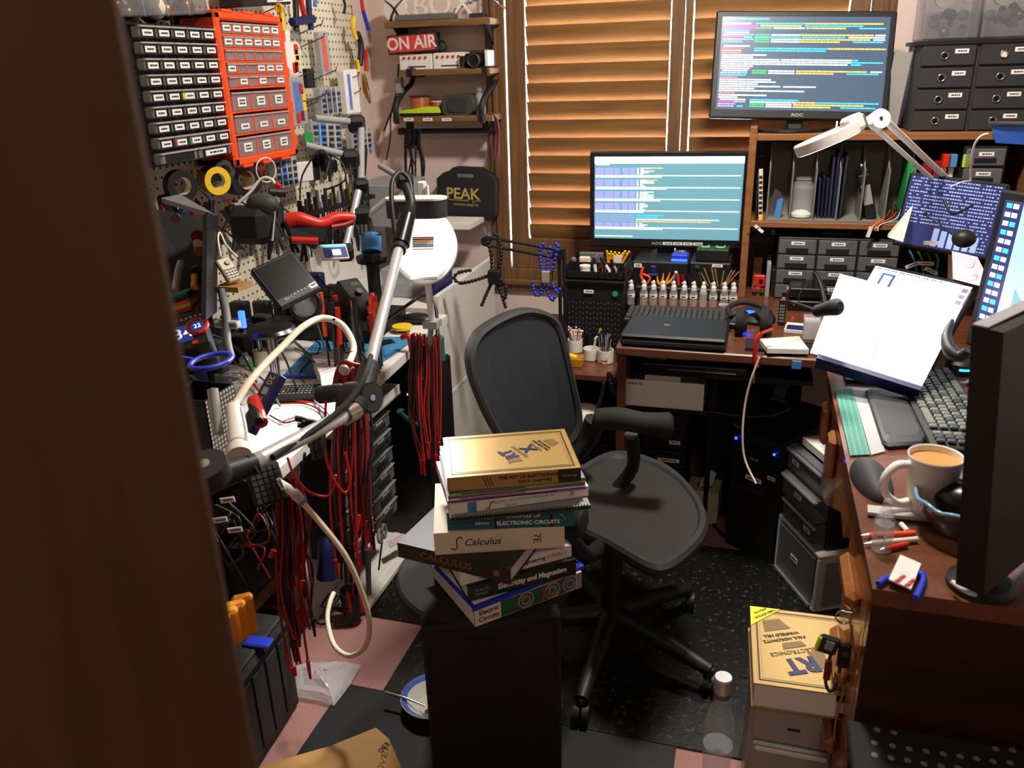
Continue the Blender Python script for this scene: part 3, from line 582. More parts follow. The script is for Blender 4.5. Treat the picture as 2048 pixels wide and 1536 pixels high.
for i, (px, py, a) in enumerate(((1825, 530, 25), (1853, 527, 0), (1862, 542, -25))):
    q = Y(px, py, 2.92); B().at(q.x, q.y, q.z, ry=-a).stk(-.022, .022, -.006, .006, 0).bx(-.022, .022, -.0, .001, -.006, .006, 'label').done('cable_tag', label='white printed tag on the network leads, ' + ('tilted up at the left', 'level in the middle', 'tilted down at the right')[i], cat='label')
q = Y(1741, 458, 2.90); B().at(q.x, q.y, q.z, ry=12).bx(-.006, .006, 0, .002, -.028, .008, 'white').done('cable_tag', label='white tag hanging below the wires of the grey sorter', cat='label')
q = Y(1518, 458, 2.90); B().at(q.x, q.y, q.z, ry=38).bx(-.018, .018, 0, .002, -.005, .005, 'label').done('cable_tag', label='white tag on a thin cable at the left edge of the hutch', cat='label')
B().tb([Y(1470, 496, 3.0), Y(1485, 478, 2.95), Y(1505, 462, 2.9), Y(1518, 455, 2.9)], .0015, 'black', n=5).done('thin_cable', label='thin black cable running from the centre monitor corner to the hutch edge', cat='cable')
# ================================================================== on top of the hutch
x0, x1, z0, z1 = ybox(1822, 2040, 88, 266, 2.98); zt_ = zb + .0005; H_ = z1 - zt_
t = T('drawer_chest', 'tall black eight-drawer chest with ringed pulls on top of the hutch', 'drawers', (x0 + .012, 2.98, zt_)); W2 = (x1 - x0) + .02
B().bx(0, W2, .004, .24, 0, H_, 'char', .002).bx(-.01, W2 + .01, -.004, .25, H_, H_ + .012, 'black').done('cabinet', t)
for c in range(2):
    for r_ in range(4):
        xx0, xx1 = c * W2 / 2 + .006, (c + 1) * W2 / 2 - .006; z0_, z1_ = r_ * H_ / 4 + .003, (r_ + 1) * H_ / 4 - .003
        dr = B().bx(xx0, xx1, -.004, .006, z0_, z1_, 'char', .002).done('drawer', t); cx = xx0 + (xx1 - xx0) * .42; cz = (z0_ + z1_) / 2
        B().tor((cx, -.006, cz), .010, .0022, 'chrome').cy((cx, -.006, cz), (cx, -.003, cz), .0095, 'cream' if (c == 1 and r_ == 3) else 'black_gloss').done('ring_pull', dr)
        B().stk(cx + .028, cx + .066, cz + .006, cz + .019, -.0042).done('paper_label', dr)
for i, (lab, xx) in enumerate((('clear plastic tub of odds and ends on the left half of the black chest', 0), ('clear plastic tub of white reels on the right half of the black chest', W2 / 2))):
    p = t.location; u = T('storage_tub', lab, 'tub', (p.x + xx, 2.985, p.z + H_ + .0125)); w_ = W2 / 2 - .006
    B().bx(0, w_, 0, .2, 0, .17, 'clear_grey', .006).done('tub', u)
    b = B(); [b.sp((R.uniform(.02, w_ - .02), R.uniform(.03, .15), R.uniform(.02, .09)), R.uniform(.008, .018), R.choice(['grey', 'char', 'lgrey', 'steel']), 8, 6) for _ in range(14)]
    b.cy((w_ * .35, .03, .12), (w_ * .35, .05, .12), .028, 'cream'); b.cy((w_ * .8, .05, .125), (w_ * .8, .06, .125), .02, 'cream'); o = b.done('small_parts', u, kind='stuff')
x0, x1, z0, z1 = ybox(1776, 1828, 100, 262, 3.08); b = B().at(ry=0); a = Y(1790, 104, 3.08); c = Y(1826, 104, 3.08); d = Y(1792, 262, 3.08); e_ = Y(1758, 262, 3.08)
b.pr([a, c, d, e_], (0, .03, 0), 'milky'); o = b.done('plastic_sleeve', label='translucent plastic tube case standing between the upper monitor and black chest', cat='case')
# ================================================================== things on the centre desk
DZ = .7505
def deskbox(name, lab, cat, px, yf, dep, m='black', z0=DZ, bev=.004):
    x0, x1, _, z1 = ybox(*px, yf); t = T(name, lab, cat, ((x0 + x1) / 2, yf, z0)); w = (x1 - x0) / 2; B().bx(-w, w, 0, dep, 0, z1 - z0, m, bev).done('housing', t); return t, w, z1 - z0
t, w, h = deskbox('equipment_box', 'black box with a two-line white label under the centre monitor', 'box', (1264, 1375, 524, 600), 2.93, .22)
B().stk(-w + .006, -w + .034, h - .022, h - .008, 0, ink=2).done('paper_label', t); t1h = h
t, w, h = deskbox('equipment_box', 'black box with a small white label below the battery charger', 'box', (1377, 1460, 526, 600), 2.93, .22)
B().stk(w * .1, w * .1 + .036, h - .014, h - .004, 0).done('paper_label', t)
t, w, h2_ = deskbox('battery_charger', 'black charger with small batteries and two green bars on the right box', 'charger', (1392, 1458, 499, 524), 2.945, .07, z0=DZ + h)
for i in range(4): B().cy((-w * .8 + i * w * .5, .01, h2_), (-w * .8 + i * w * .5, .05, h2_ + .002), .005, 'brass', n=10).done('battery', t)
B().bx(-w * .7, -w * .2, .012, .02, h2_ + .004, h2_ + .007, 't_green').bx(w * .2, w * .7, .012, .02, h2_ + .004, h2_ + .007, 't_green').done('green_bar', t)
q = Y(1360, 508, 2.97); t = T('usb_hub', 'small blue-lit box plugged in under the centre monitor', 'device', (q.x, 2.955, DZ + t1h + .0005)); B().bx(-.03, .03, 0, .05, .006, .022, 'blue', .004).done('housing', t); B().bx(-.028, .028, -.003, 0, .0, .007, 'led_blue').done('glow_strip', t)
q = Y(1306, 543, 2.92)
t = T('purple_latch', 'purple plastic clip on the front of the left black box', 'clip', (q.x, 2.92, q.z - .02)); B().bx(-.012, .012, 0, .009, 0, .04, 'navy', .003).bx(-.02, .02, -.002, .008, 0, .012, 'navy', .003).done('clip_body', t)
q = Z(1346, 608, .75); ybot = q.y
# row of spray bottles
def sbottle(x, y, lab=None, lz=.036, sc=1):
    t = T('spray_bottle', lab, 'bottle', (x, y, DZ + .0005), group='small spray bottles in a row')
    B().la([(.0125, 0), (.0135, .002), (.0135, .048), (.011, .056), (.007, .060)], 'glass', n=14, cap=False).done('bottle', t)
    B().la([(.009, .058), (.009, .070), (.006, .074), (.0055, .084), (.003, .088), (0, .088)], 'white', n=12).bx(-.009, 0, -.002, .002, .079, .084, 'white').done('sprayer', t)
    B().la([(.0138, .030), (.0138, .042)], 'label', n=14, cap=False).bx(-.006, .006, -.0142, -.0137, .034, .038, 'ink').done('paper_label', t); return t
lb = ['leftmost small spray bottle in the row behind the keyboard', 'second small spray bottle from the left in the row', 'third small spray bottle from the left in the row', 'fourth small spray bottle from the left in the row', 'fifth small spray bottle from the left, close to the middle', 'middle small spray bottle of the row of eleven', 'seventh small spray bottle from the left in the row', 'small spray bottle filled with white crystals, without a label', 'third small spray bottle from the right in the row', 'second small spray bottle from the right, in front of bamboo skewers', 'rightmost small spray bottle in the row beside the hutch side']
xs = (1261.6, 1287, 1306, 1325, 1346, 1367, 1386, 1405, 1425, 1447, 1465)
for i, px in enumerate(xs):
    q = Z(px, 610 + i * .6, .75)
    if i == 7:
        t = T('spray_bottle', lb[7], 'bottle', (q.x, q.y, DZ + .0005), group='small spray bottles in a row')
        B().la([(.0125, 0), (.0135, .002), (.0135, .048), (.011, .056), (.007, .060)], 'milky', n=14).done('bottle', t); B().la([(.009, .058), (.009, .070), (.006, .074), (.0055, .084), (.003, .088), (0, .088)], 'white', n=12).done('sprayer', t)
    elif i == 0: first = sbottle(q.x, q.y, lb[0])
    else: dup(first, lb[i], location=(q.x, q.y, DZ + .0005))
# tool pots behind the bottles
b = B(); yy = 2.86; x0 = Y(1270, 600, yy).x; x1 = Y(1470, 600, yy).x
b.bx(x0, x1, yy, yy + .05, DZ, DZ + .04, 'black', .004); b.done('tool_tray', label='low black pen tray behind the row of spray bottles', cat='tray')
def tool(px, py, pxt, pyt, c, r, lab, cat='tool', name='hand_tool', grp=None, head=None, hm='steel', y=2.885):
    a = Y(px, py, y); a.z = DZ + .045; e = Y(pxt, pyt, y); b = B().tb([a, (a + e) / 2, e], r, c, n=7, sm=1)
    if head: b.sp(e, head, hm, 8, 6)
    return b.done(name, label=lab, cat=cat, group=grp)
a = Y(1284, 600, 2.885); a.z = DZ + .042
b = B(); b.tb([a, Y(1292, 570, 2.885), Y(1282, 553, 2.885), Y(1286, 534, 2.885)], [.003, .006, .006, .004], 'orange').tb([Y(1292, 570, 2.885), Y(1300, 556, 2.885), Y(1286, 548, 2.885)], .004, 'orange'); b.done('pliers', label='orange handled pliers standing behind the second spray bottle', cat='pliers')
a = Y(1320, 596, 2.885); a.z = DZ + .042; b = B()
for dx, dy in ((-6, 0), (2, -6), (10, -8), (16, -4)): b.tb([a, Y(1322 + dx, 565, 2.885), Y(1324 + dx * 1.6, 552 + dy, 2.885)], [.004, .006, .001], 'yorange', n=6)
b.done('orange_clips', label='spiky orange plastic clips standing behind the fourth spray bottle', cat='clips')
tool(1344, 590, 1352, 545, 'lblue', .003, 'toothbrush with a light blue head behind the spray bottles', 'brush', 'toothbrush', head=.006, hm='white')
tool(1356, 592, 1355, 548, 'red', .006, 'short red handled tool behind the fifth spray bottle'); tool(1368, 592, 1364, 550, 'dred', .006, 'dark red handled tool next to the short red one')
for i in range(7): tool(1378 + i * 3, 595, 1376 + i * 4.5, 546 + (i * 5) % 12, 'steel', .0018, 'thin metal tool standing upright behind the middle spray bottles', grp='thin metal tools in the tray')
for i, (a_, b_, c_) in enumerate(((1414, 1402, 545), (1420, 1408, 536), (1428, 1423, 534), (1434, 1430, 537), (1440, 1448, 542), (1444, 1464, 540), (1446, 1470, 541), (1448, 1478, 543))): tool(a_, 600, b_, c_, 'ply', .0022, 'bamboo skewer leaning among others behind the right spray bottles', 'skewer', 'skewer', grp='bamboo skewers')
tool(1404, 596, 1394, 536, 'char', .004, 'black foam brush among the bamboo skewers', 'brush', 'foam_brush', head=.012, hm='black_matte')
# keyboard
a, c_, d = Z(1258, 612, DZ + .022), Z(1477, 622, DZ + .022), Z(1250, 636, DZ + .020)
def keyboard(a, c, d, lab, body, key, rows=5, cols=18, th=.016, alt=None):
    W_, L_, m = frame3(a, c, d); t = T('keyboard', lab, 'keyboard', mat=m)
    B().bx(-W_ / 2, W_ / 2, 0.0, th, -L_ / 2, L_ / 2, body, .004).done('case', t)
    b = B(); kw = (W_ - .016) / cols; kh = (L_ - .014) / rows
    for r_ in range(rows):
        for c_ in range(cols):
            if r_ == 0 and 4 <= c_ <= 8:
                if c_ == 4: b.bx(-W_ / 2 + .008 + 4 * kw, -W_ / 2 + .008 + 9 * kw - .002, -.007, .002, -L_ / 2 + .007, -L_ / 2 + .007 + kh - .002, key, .0015)
                continue
            x = -W_ / 2 + .008 + c_ * kw + (.004 if c_ > cols * .82 else 0); z = -L_ / 2 + .007 + r_ * kh
            b.bx(x, x + kw - .0022, -.007, .002, z, z + kh - .0022, (alt if alt and (c_ + r_) % 5 == 0 else key), .0015)
    b.done('keys', t); return t
keyboard(a, c_, d, 'long black keyboard with small keys in front of the spray bottles', 'black', 'char', 5, 20)
q = Y(1450, 618, 2.70); B().at(q.x, q.y - .01, DZ + .031).stk(-.02, .016, 0, .006, 0).bx(-.02, .016, 0, .002, 0, .006, 'label').done('keyboard_label', label='narrow white label on the right of the long black keyboard', cat='label')
# closed laptop
a, c_, d = Z(1262, 629, .79), Z(1460, 640, .79), Z(1250, 668, .79); W_, L_, m = frame3(a, c_, d); t = T('laptop', 'closed black laptop lying across the front of the centre desk', 'laptop', mat=m)
B().bx(-W_ / 2, W_ / 2, 0, .014, -L_ / 2, L_ / 2, 'black', .006).done('lid', t); B().bx(-W_ / 2, W_ / 2, .0145, .036, -L_ / 2, L_ / 2, 'black_matte', .006).done('base', t)
txt('hp', .02, 'lgrey', t, (-.03, -.0006, .012), (90, 0, 0), shear=.3)
# headphones
p = Z(1495, 668, DZ); t = T('headphones', 'black over-ear headphones lying at the right end of the centre desk', 'headphones', (p.x, p.y, DZ), 10)
for x in (-.038, .035): B().cy((x, 0, .042), (x + .022, -.004, .042), .040, 'black_matte', r2=.042, n=26).cy((x + .022, -.004, .042), (x + .034, -.006, .042), .036, 'black', r2=.028, n=26).done('ear_cup', t)
B().tb([(-.05, .01, .05), (-.055, .06, .065), (-.0, .11, .07), (.055, .06, .065), (.055, .01, .05)], .008, 'black_matte').done('headband', t)
p = Z(1512, 632, DZ + .02); t = T('round_console', 'black desktop gadget with a glowing blue oval button behind the headphones', 'device', (p.x, p.y + .02, DZ)); B().la([(.06, 0), (.062, .01), (.045, .035), (.02, .046), (0, .048)], 'black').done('housing', t)
B().sp((-.02, -.035, .036), (.018, .008, .006), 'led_blue', 14, 8).done('blue_button', t); B().sp((.028, -.035, .034), .004, 'led_green', 8, 6).sp((.0, .0, .050), .0025, 'led_red', 8, 6).done('indicator_light', t)
p = Z(1562, 650, DZ); t = T('upright_remote', 'black upright handset with small keys right of the headphones', 'handset', (p.x, p.y, DZ), -4); B().bx(-.011, .011, -.006, .008, 0, .085, 'black', .003).done('handset_body', t)
B().bx(-.004, .006, -.004, .006, .085, .089, 'orange').done('orange_button', t)
b = B(); [b.bx(-.007 + c * .005, -.004 + c * .005, -.0075, -.006, .012 + r_ * .010, .017 + r_ * .010, 'lgrey') for r_ in range(6) for c in range(3)]; b.done('keys', t)
for i, (px0, px1, py0, py1, yf, lab) in enumerate(((1575, 1650, 618, 634, 2.80, 'flat black media box on top of the other beneath the hutch'), (1572, 1640, 636, 652, 2.78, 'flat black media box with a red light beneath the hutch'))):
    x0, x1, z0, z1 = ybox(px0, px1, py0, py1, yf); z0 = (DZ + .038, DZ)[i]
    t = T('media_box', lab, 'device', ((x0 + x1) / 2, yf, z0)); w = (x1 - x0) / 2; B().bx(-w, w, 0, .14, 0, .034, 'black_gloss', .003).done('housing', t)
    if i: B().sp((-w + .02, -.002, .024), .0035, 'led_red', 8, 6).done('indicator_light', t)
p = Z(1590, 662, DZ); B().at(p.x, p.y, DZ, rz=-8).bx(-.03, .035, -.03, .05, 0, .012, 'white', .001).bx(-.025, .03, -.028, .02, .012, .013, 'navy').done('leaflet_stack', label='white and navy leaflets lying left of the clear card box', cat='leaflet')
p = Z(1622, 680, DZ); t = T('card_box', 'clear box of blank white cards in front of the white open book', 'box', (p.x, p.y, DZ)); B().bx(-.022, .022, 0, .05, .001, .055, 'pages').done('cards', t); B().bx(-.025, .025, -.003, .053, 0, .065, 'clear', .002).done('clear_case', t)
a, c_, d = Z(1520, 676, .772), Z(1596, 672, .772), Z(1533, 697, .772); W_, L_, m = frame3(a, c_, d)
b = B().pr([Z(1520, 678, .774), Z(1598, 672, .774), Z(1618, 699, .774), Z(1535, 697, .774)], (0, 0, -.014), 'paper'); b.done('note_pad', label='white note pad overhanging the desk corner beside the headphones', cat='note pad')
B().bx(.0, .2, 2.33, 2.42, DZ, .7595, 'black_matte').done('desk_pad', label='thin black pad under the white note pad', cat='pad')
# red clip on desk edge and white cable
q = Y(1520, 700, 2.28); t = T('red_clamp', 'red handled clamp hooked over the front edge of the centre desk', 'clamp', (q.x, 2.28, q.z - .05)); B().tb([(0, 0, .10), (-.012, -.004, .075), (-.012, -.004, .02), (-.004, 0, 0)], .007, 'red').tb([(0, 0, .1), (.03, .03, .105)], .004, 'red').tb([(-.01, 0, 0), (-.01, 0, -.05)], .003, 'chrome').done('clamp_body', t)
B().tb([Y(1519, 715, 2.27), Y(1502, 760, 2.27), Y(1490, 810, 2.27), Y(1485, 870, 2.26), Y(1490, 920, 2.25), Y(1512, 967, 2.22)], .0032, 'cream').done('white_cable_or_glint', label='long off-white cable dangling from the red clamp in front of the desk', cat='cable')
B().bx(.13, .155, 2.284, 2.292, .722, .744, 'lblue').done('blue_note', label='small light blue sticker on the centre desk front edge', cat='sticker')
# under the centre desk
x0, x1, _, _ = ybox(1285, 1495, 712, 740, 2.38); t = T('disc_player', 'flat silver-edged black disc player on the shelf under the centre desk', 'disc player', ((x0 + x1) / 2, 2.40, .6455)); w = (x1 - x0) / 2
B().bx(-w, w, -.0, .22, 0, .026, 'black_gloss', .002).bx(-w, w, -.002, 0, .018, .0225, 'steel').bx(-w * .5, w * .8, -.003, 0, .004, .008, 'chrome').done('housing', t)
q = Y(1311, 700, 2.42); B().at(q.x, 2.43, .6722).bx(-.035, .035, 0, .10, 0, .022, 'black', .002).bx(-.034, .034, -.001, .0, .001, .006, 'white').done('hard_drive', label='small black drive case with a white edge on the disc player', cat='drive')
q = Y(1367, 702, 2.42); B().at(q.x, 2.43, .6722).bx(-.034, .034, 0, .06, 0, .022, 'lblue', .002).done('blue_carton', label='light blue small carton on the disc player', cat='box')
# white box file
a, c_ = Y(1241, 757, 2.34), Y(1409, 768, 2.34); zb0 = Y(1240, 806, 2.34).z
t = T('document_box', 'open white cardboard box with papers poking out below the centre desk', 'box', (0, 2.34, 0)); xA, xB = a.x, c_.x
B().bx(xA, xB, 0, .004, zb0, a.z, 'white', .001).bx(xA, xB, .2, .204, zb0, a.z + .012, 'white').bx(xA, xA + .004, .004, .2, zb0, a.z + .01, 'char').bx(xB - .004, xB, .004, .2, zb0, a.z + .01, 'char').bx(xA, xB, 0, .2, zb0 - .004, zb0, 'white').done('carton', t)
txt('Two INBOX 3D', .010, 'ink', t, (xA + .035, -.001, a.z - .012)); B().at(0, .10, zb0, rx=-14).bx(xA + .05, xB - .03, -.002, 0, .0, .095, 'yorange').done('manila_envelope', label='mustard envelope inside the open white box', cat='envelope')
B().at((xA + xB) / 2 + .0, 2.40, zb0, rx=-8).bx(-.06, .05, -.002, .0, .0, .083, 'paper').done('letter', label='white letter sticking out of the open white box', cat='letter')
# labelled black drawers
x0, x1, z0, z1 = ybox(1283, 1372, 840, 968, 2.47)
t = T('drawer_unit', 'black drawer unit with white labels and two round stickers under the centre desk', 'drawers', ((x0 + x1) / 2, 2.46, 0)); w = (x1 - x0) / 2
B().bx(-w, w, .01, .3, 0.0, .49, 'black', .004).done('cabinet', t)
for k in range(7):
    z = .02 + k * .066; dr = B().bx(-w + .004, w - .004, -.002, .014, z, z + .060, 'black', .003).bx(-w * .25, w * .3, -.006, -.001, z + .040, z + .046, 'char').done('drawer', t)
    if 3 <= k <= 5: B().stk((w * .25, -w * .25, w * .25)[k - 3 if k > 3 else 1] if k != 3 else -w * .2, ((w * .25) + .035) if k != 3 else -w * .2 + .05, z + .022, z + .035, -.0022).done('paper_label', dr)
    if k == 3: B().cy((w * .42, -.0035, z + .026), (w * .42, -.002, z + .026), .0125, 'yellow', n=20).cy((w * .78, -.0035, z + .026), (w * .78, -.002, z + .026), .0125, 'green', n=20).done('round_sticker', dr)
# phone holder hanging, cables under the desk
q = Y(1560, 760, 2.5); t = T('phone_holder', 'dark grey plastic phone holder hanging under the right of the centre desk', 'holder', (q.x, 2.5, q.z - .06)); B().at(ry=12).bx(-.018, .018, 0, .006, 0, .075, 'char', .002).bx(-.022, .022, -.006, .006, .075, .085, 'char').bx(-.022, .022, -.006, .006, -.01, .0, 'char').bx(-.006, .006, .0, .01, .085, .10, 'grey').done('holder_body', t)
B().tb([Y(1410, 822, 2.6), Y(1450, 828, 2.6), Y(1500, 834, 2.6), Y(1550, 830, 2.58), Y(1580, 818, 2.55)], .0022, 'grey').done('thin_cable', label='thin grey cable sagging across the dark space below the centre desk', cat='cable')
B().tb([Y(1466, 847, 2.5), Y(1485, 862, 2.5), Y(1500, 878, 2.48), Y(1510, 886, 2.46)], .0018, 'lgrey').done('thin_cable', label='short thin pale wire near the tower computer under the desk', cat='wire')
# tissue box
t = T('tissue_box', 'cream square tissue box with a tissue pulled up on the floor under the desk', 'tissue box', (-.10, 2.66, 0), -4)
M('tissue_card', (206, 190, 160), .6, var=.15, scale=25)
B().bx(-.055, .055, -.055, .055, .004, .13, 'tissue_card', .002).done('carton', t); B().la([(.028, .1305), (.026, .1312)], 'char', n=20).done('slot', t)
b = B(); pts = [(-.02, -.012, .13), (.0, .0, .132), (.02, .008, .13), (.034, .006, .185), (.012, .004, .192), (-.004, -.006, .172)]; b.add(pts + [(p_[0] + .004, p_[1] - .012, p_[2]) for p_ in pts], [(0, 1, 5), (1, 2, 3, 4), (1, 4, 5), (6, 7, 11), (7, 8, 9, 10), (7, 10, 11), (3, 4, 10, 9), (4, 5, 11, 10)], 'paper', False); b.done('tissue', t)
# tower computer
t = T('tower_computer', 'black tower computer with blue lights beside the grey drawers on the floor', 'computer', (.058, 2.45, 0), -35)
B().bx(-.09, .09, 0, .36, .0, .43, 'black', .004).done('case', t)
B().bx(-.086, .086, -.006, .0, .33, .39, 'black_gloss', .002).done('front_bezel', t); B().bx(-.05, .05, -.01, .0, .24, .25, 'char').done('front_slot', t)
txt('ASUS', .013, 'lgrey', t, (.0, -.007, .352), bold=.0003); B().sp((-.075, -.004, .40), .0045, 'led_blue', 10, 6).sp((.07, -.006, .395), .004, 'led_blue', 10, 6).sp((.07, -.009, .395), .002, 't_white', 8, 6).done('indicator_light', t)
B().stk(-.03, .03, .272, .288, -.0005).done('paper_label', t); B().stk(.05, .078, .30, .313, -.0005).done('paper_label', t)
# cables on the floor under the desk
for i in range(5):
    o = i * 5; B().tb([Z(1478 - i, 985 + i * 3, .02), Z(1455 - o, 1015, .01), Z(1432 - o * .4, 1045, .01), Z(1450 + o, 1075 + i, .01), Z(1500 + o, 1078 - o, .012), Z(1515 + i * 3, 1040 + i * 8, .012), Z(1470 + o * 2, 1050 - o, .015)], .004, 'black_matte' if i else 'char', n=6).done('floor_cable', label='black cable looped on the pink carpet in front of the tower computer', cat='cable', group='cables on the carpet under the desk')
# white drawer box, grey drawers, note pads
t = T('storage_box', 'white plastic drawer box with a clear front on the floor at the right desk', 'drawers', (.193, 2.281, 0), -64)
B().bx(-.125, .125, .004, .30, 0, .012, 'white', .003).bx(-.125, .125, .004, .30, .183, .198, 'white', .004).bx(-.125, -.112, .004, .3, .012, .183, 'white', .003).bx(.112, .125, .004, .3, .012, .183, 'white', .003).bx(-.125, .125, .29, .3, .012, .183, 'white').bx(.1255, .1265, .03, .28, .02, .17, 'lgrey').done('shell', t)
B().bx(-.108, .108, 0, .008, .016, .180, 'clear_grey', .004).bx(-.108, .108, -.004, .004, .010, .02, 'milky').done('drawer', t); B().stk(-.02, .02, .10, .118, -.0006).done('paper_label', t)
t = T('drawer_unit', 'grey smoked-plastic drawer unit stacked on the white drawer box', 'drawers', (.205, 2.285, .1985), -64)
B().bx(-.105, .105, .02, .27, 0, .262, 'black', .004).done('cabinet', t)
for k in range(3):
    z = .006 + k * .085; dr = B().bx(-.10, .10, -.012 + (.0, -.01, 0)[k], .02, z, z + .078, 'clear_grey', .004).bx(-.1, .1, -.022 + (.0, -.01, 0)[k], -.01, z + .058, z + .072, 'grey', .004).done('drawer', t); B().stk(.03 - k * .05, .068 - k * .05, z + .03, z + .045, -.0135 + (.0, -.01, 0)[k]).done('paper_label', dr)
t = T('spiral_pad', 'thick spiral note pad lying on top of the grey drawers under the right desk', 'note pad', (.215, 2.27, .461), -64); B().bx(-.09, .09, 0.01, .20, 0, .022, 'pages', .001).bx(-.09, .09, .01, .2, .022, .0235, 'paper').done('paper_block', t)
b = B(); [b.tor((-.085 + i * .0085, .195, .012), .013, .0012, 'black', n=10, k=5) for i in range(21)]; b.done('spiral_binding', t)
# ================================================================== left cabinet by the centre desk
LZ = .60
t = T('side_cabinet', 'low reddish wooden side cabinet left of the centre desk holding pots on top', 'cabinet', (0, 0, 0))
B().bx(-.80, xl - .002, 2.44, 3.1, LZ - .022, LZ, 'desk_wood', .003).done('top_board', t); B().bx(-.80, -.778, 2.45, 3.1, 0, LZ - .022, 'desk_wood').done('side_panel', t); B().bx(-.778, xl - .002, 3.08, 3.1, 0, LZ - .022, 'dark_desk').done('back_panel', t); B().bx(-.778, xl - .002, 2.46, 3.08, .36, .375, 'black_matte').done('shelf_board', t)
# server case
x0, x1, z0, z1 = ybox(1131, 1246, 562, 700, 2.70)
t = T('server_case', 'black server case with a perforated front and a green sticker on the side cabinet', 'computer', ((x0 + x1) / 2, 2.70, LZ + .0005)); w = (x1 - x0) / 2; h = z1 - LZ
B().bx(-w, w, .004, .35, 0, h, 'black', .004).bx(-w - .004, w + .004, -.004, .01, h * .93, h, 'black_gloss', .003).done('case', t); B().bx(-w + .008, w - .008, -.002, .004, .01, h * .68, 'perf_black').done('perforated_grille', t)
b = B()
for i in range(15):
    for j in range(9): b.cy((-w + .014 + i * (2 * w - .028) / 14, -.0028, .018 + j * h * .075 + (i % 2) * .004), (-w + .014 + i * (2 * w - .028) / 14, -.002, .018 + j * h * .075 + (i % 2) * .004), .0022, 'grey', n=6)
b.done('grille_holes', t)
B().stk(-w * .35, -w * .35 + .034, h * .82, h * .87, -.0025).done('paper_label', t); B().cy((w * .72, -.0035, h * .83), (w * .72, -.002, h * .83), .010, 'green', n=20).done('round_sticker', t)
# desk organiser on the server case
oz = LZ + h + .001
t = T('desk_organiser', 'black plastic desk organiser tray on the server case', 'organiser', ((x0 + x1) / 2, 2.71, oz))
B().bx(-w, w, 0, .16, 0, .006, 'black').bx(-w, w, 0, .004, 0, .028, 'black').bx(-w, -w + .004, 0, .16, 0, .05, 'black').bx(w - .004, w, 0, .16, 0, .05, 'black').bx(-w, w, .156, .16, 0, .06, 'black').bx(-w, w, .07, .073, 0, .045, 'black').done('tray', t)
for i in range(4): B().bx(.01 + i * .022, .012 + i * .022, .0, .07, 0, .04, 'black').done('divider', t)
ox = (x0 + x1) / 2
def otool(px, pxt, pyt, c, r, lab, cat='pen', name='marker_pen', grp=None, y=2.75, head=None, hm=None, tip=None):
    a = V((Y(px, 560, y).x, y, oz + .008)); e = Y(pxt, pyt, y); b = B().tb([a, e], r, c, n=8, sm=1)
    if tip: b.tb([e, e + (e - a).normalized() * tip[1]], r * 1.1, tip[0], n=8, sm=1)
    if head: b.sp(e, head, hm or c, 8, 6)
    return b.done(name, label=lab, cat=cat, group=grp)
p = Y(1170, 555, 2.735); B().la([(.016, 0), (.018, .002), (.018, .03), (.016, .031)], 'white', c=(p.x, 2.735, oz + .0065)).la([(.019, .031), (.019, .038), (0, .039)], 'white', c=(p.x, 2.735, oz + .0065)).bx(p.x - .006, p.x + .006, 2.7162, 2.718, oz + .018, oz + .022, 'ink').done('cream_pot', label='small white lidded pot at the front of the desk organiser', cat='pot')
p = Y(1167, 540, 2.77); B().bx(p.x - .02, p.x + .02, 2.785, 2.80, oz + .007, oz + .062, 'cream', .004).done('cream_box', label='cream box behind the white lidded pot', cat='box')
for i in range(3): otool(1146 + i * 6, 1147 + i * 6, 535, 'steel', .0025, 'silver bladed craft knife standing left of the white pot', 'knife', 'craft_knife', 'craft knives in the organiser')
for i in range(2): otool(1148 + i * 14, 1147 + i * 16, 520, 'clear', .006, 'soft grey topped cosmetic brush in the desk organiser', 'brush', 'brush', 'grey topped brushes in the organiser', head=.012, hm='grey', y=2.80)
for i in range(6): otool(1160 + i * 4, 1164 + i * 6, 508 + (i * 7) % 11, 'lgrey' if i % 2 else 'grey', .003, 'grey tool standing upright at the back of the desk organiser', 'tool', 'slim_tool', 'grey tools in the organiser', y=2.83)
otool(1192, 1189, 528, 'white', .006, 'thick white marker pen in the desk organiser', tip=('black', .022)); otool(1205, 1203, 512, 'red', .003, 'red pencil standing in the desk organiser', 'pencil', 'pencil')
otool(1224, 1211, 530, 'white', .006, 'white pen with a black cap leaning left in the organiser', tip=('black', .03)); otool(1237, 1228, 532, 'lgrey', .005, 'silver pen with a black cap at the right of the organiser', tip=('black', .025)); otool(1200, 1186, 518, 'black', .005, 'black pen behind the thick white marker', y=2.80)
otool(1212, 1208, 515, 'black', .005, 'black pen beside the red pencil', y=2.80)
p = Y(1235, 540, 2.80); B().bx(p.x - .014, p.x + .014, 2.80, 2.806, oz + .007, oz + .066, 'cream').done('photo_card', label='small cream photo card at the back right of the desk organiser', cat='card')
B().bx(Y(1158, 520, 2.85).x, Y(1206, 520, 2.85).x, 2.85, 2.862, oz + .007, Y(1180, 505, 2.85).z, 'grey', .003).done('grey_case', label='grey plastic case at the back left of the desk organiser', cat='case')
for i in range(12): otool(1216 + i * 2, 1214 + i * 4, 503 + (i * 5) % 9, 'yorange', .0028, 'amber tipped stick in the bunch at the back of the organiser', 'stick', 'amber_stick', 'amber sticks in the organiser', y=2.84, head=.0045, hm='yellow')
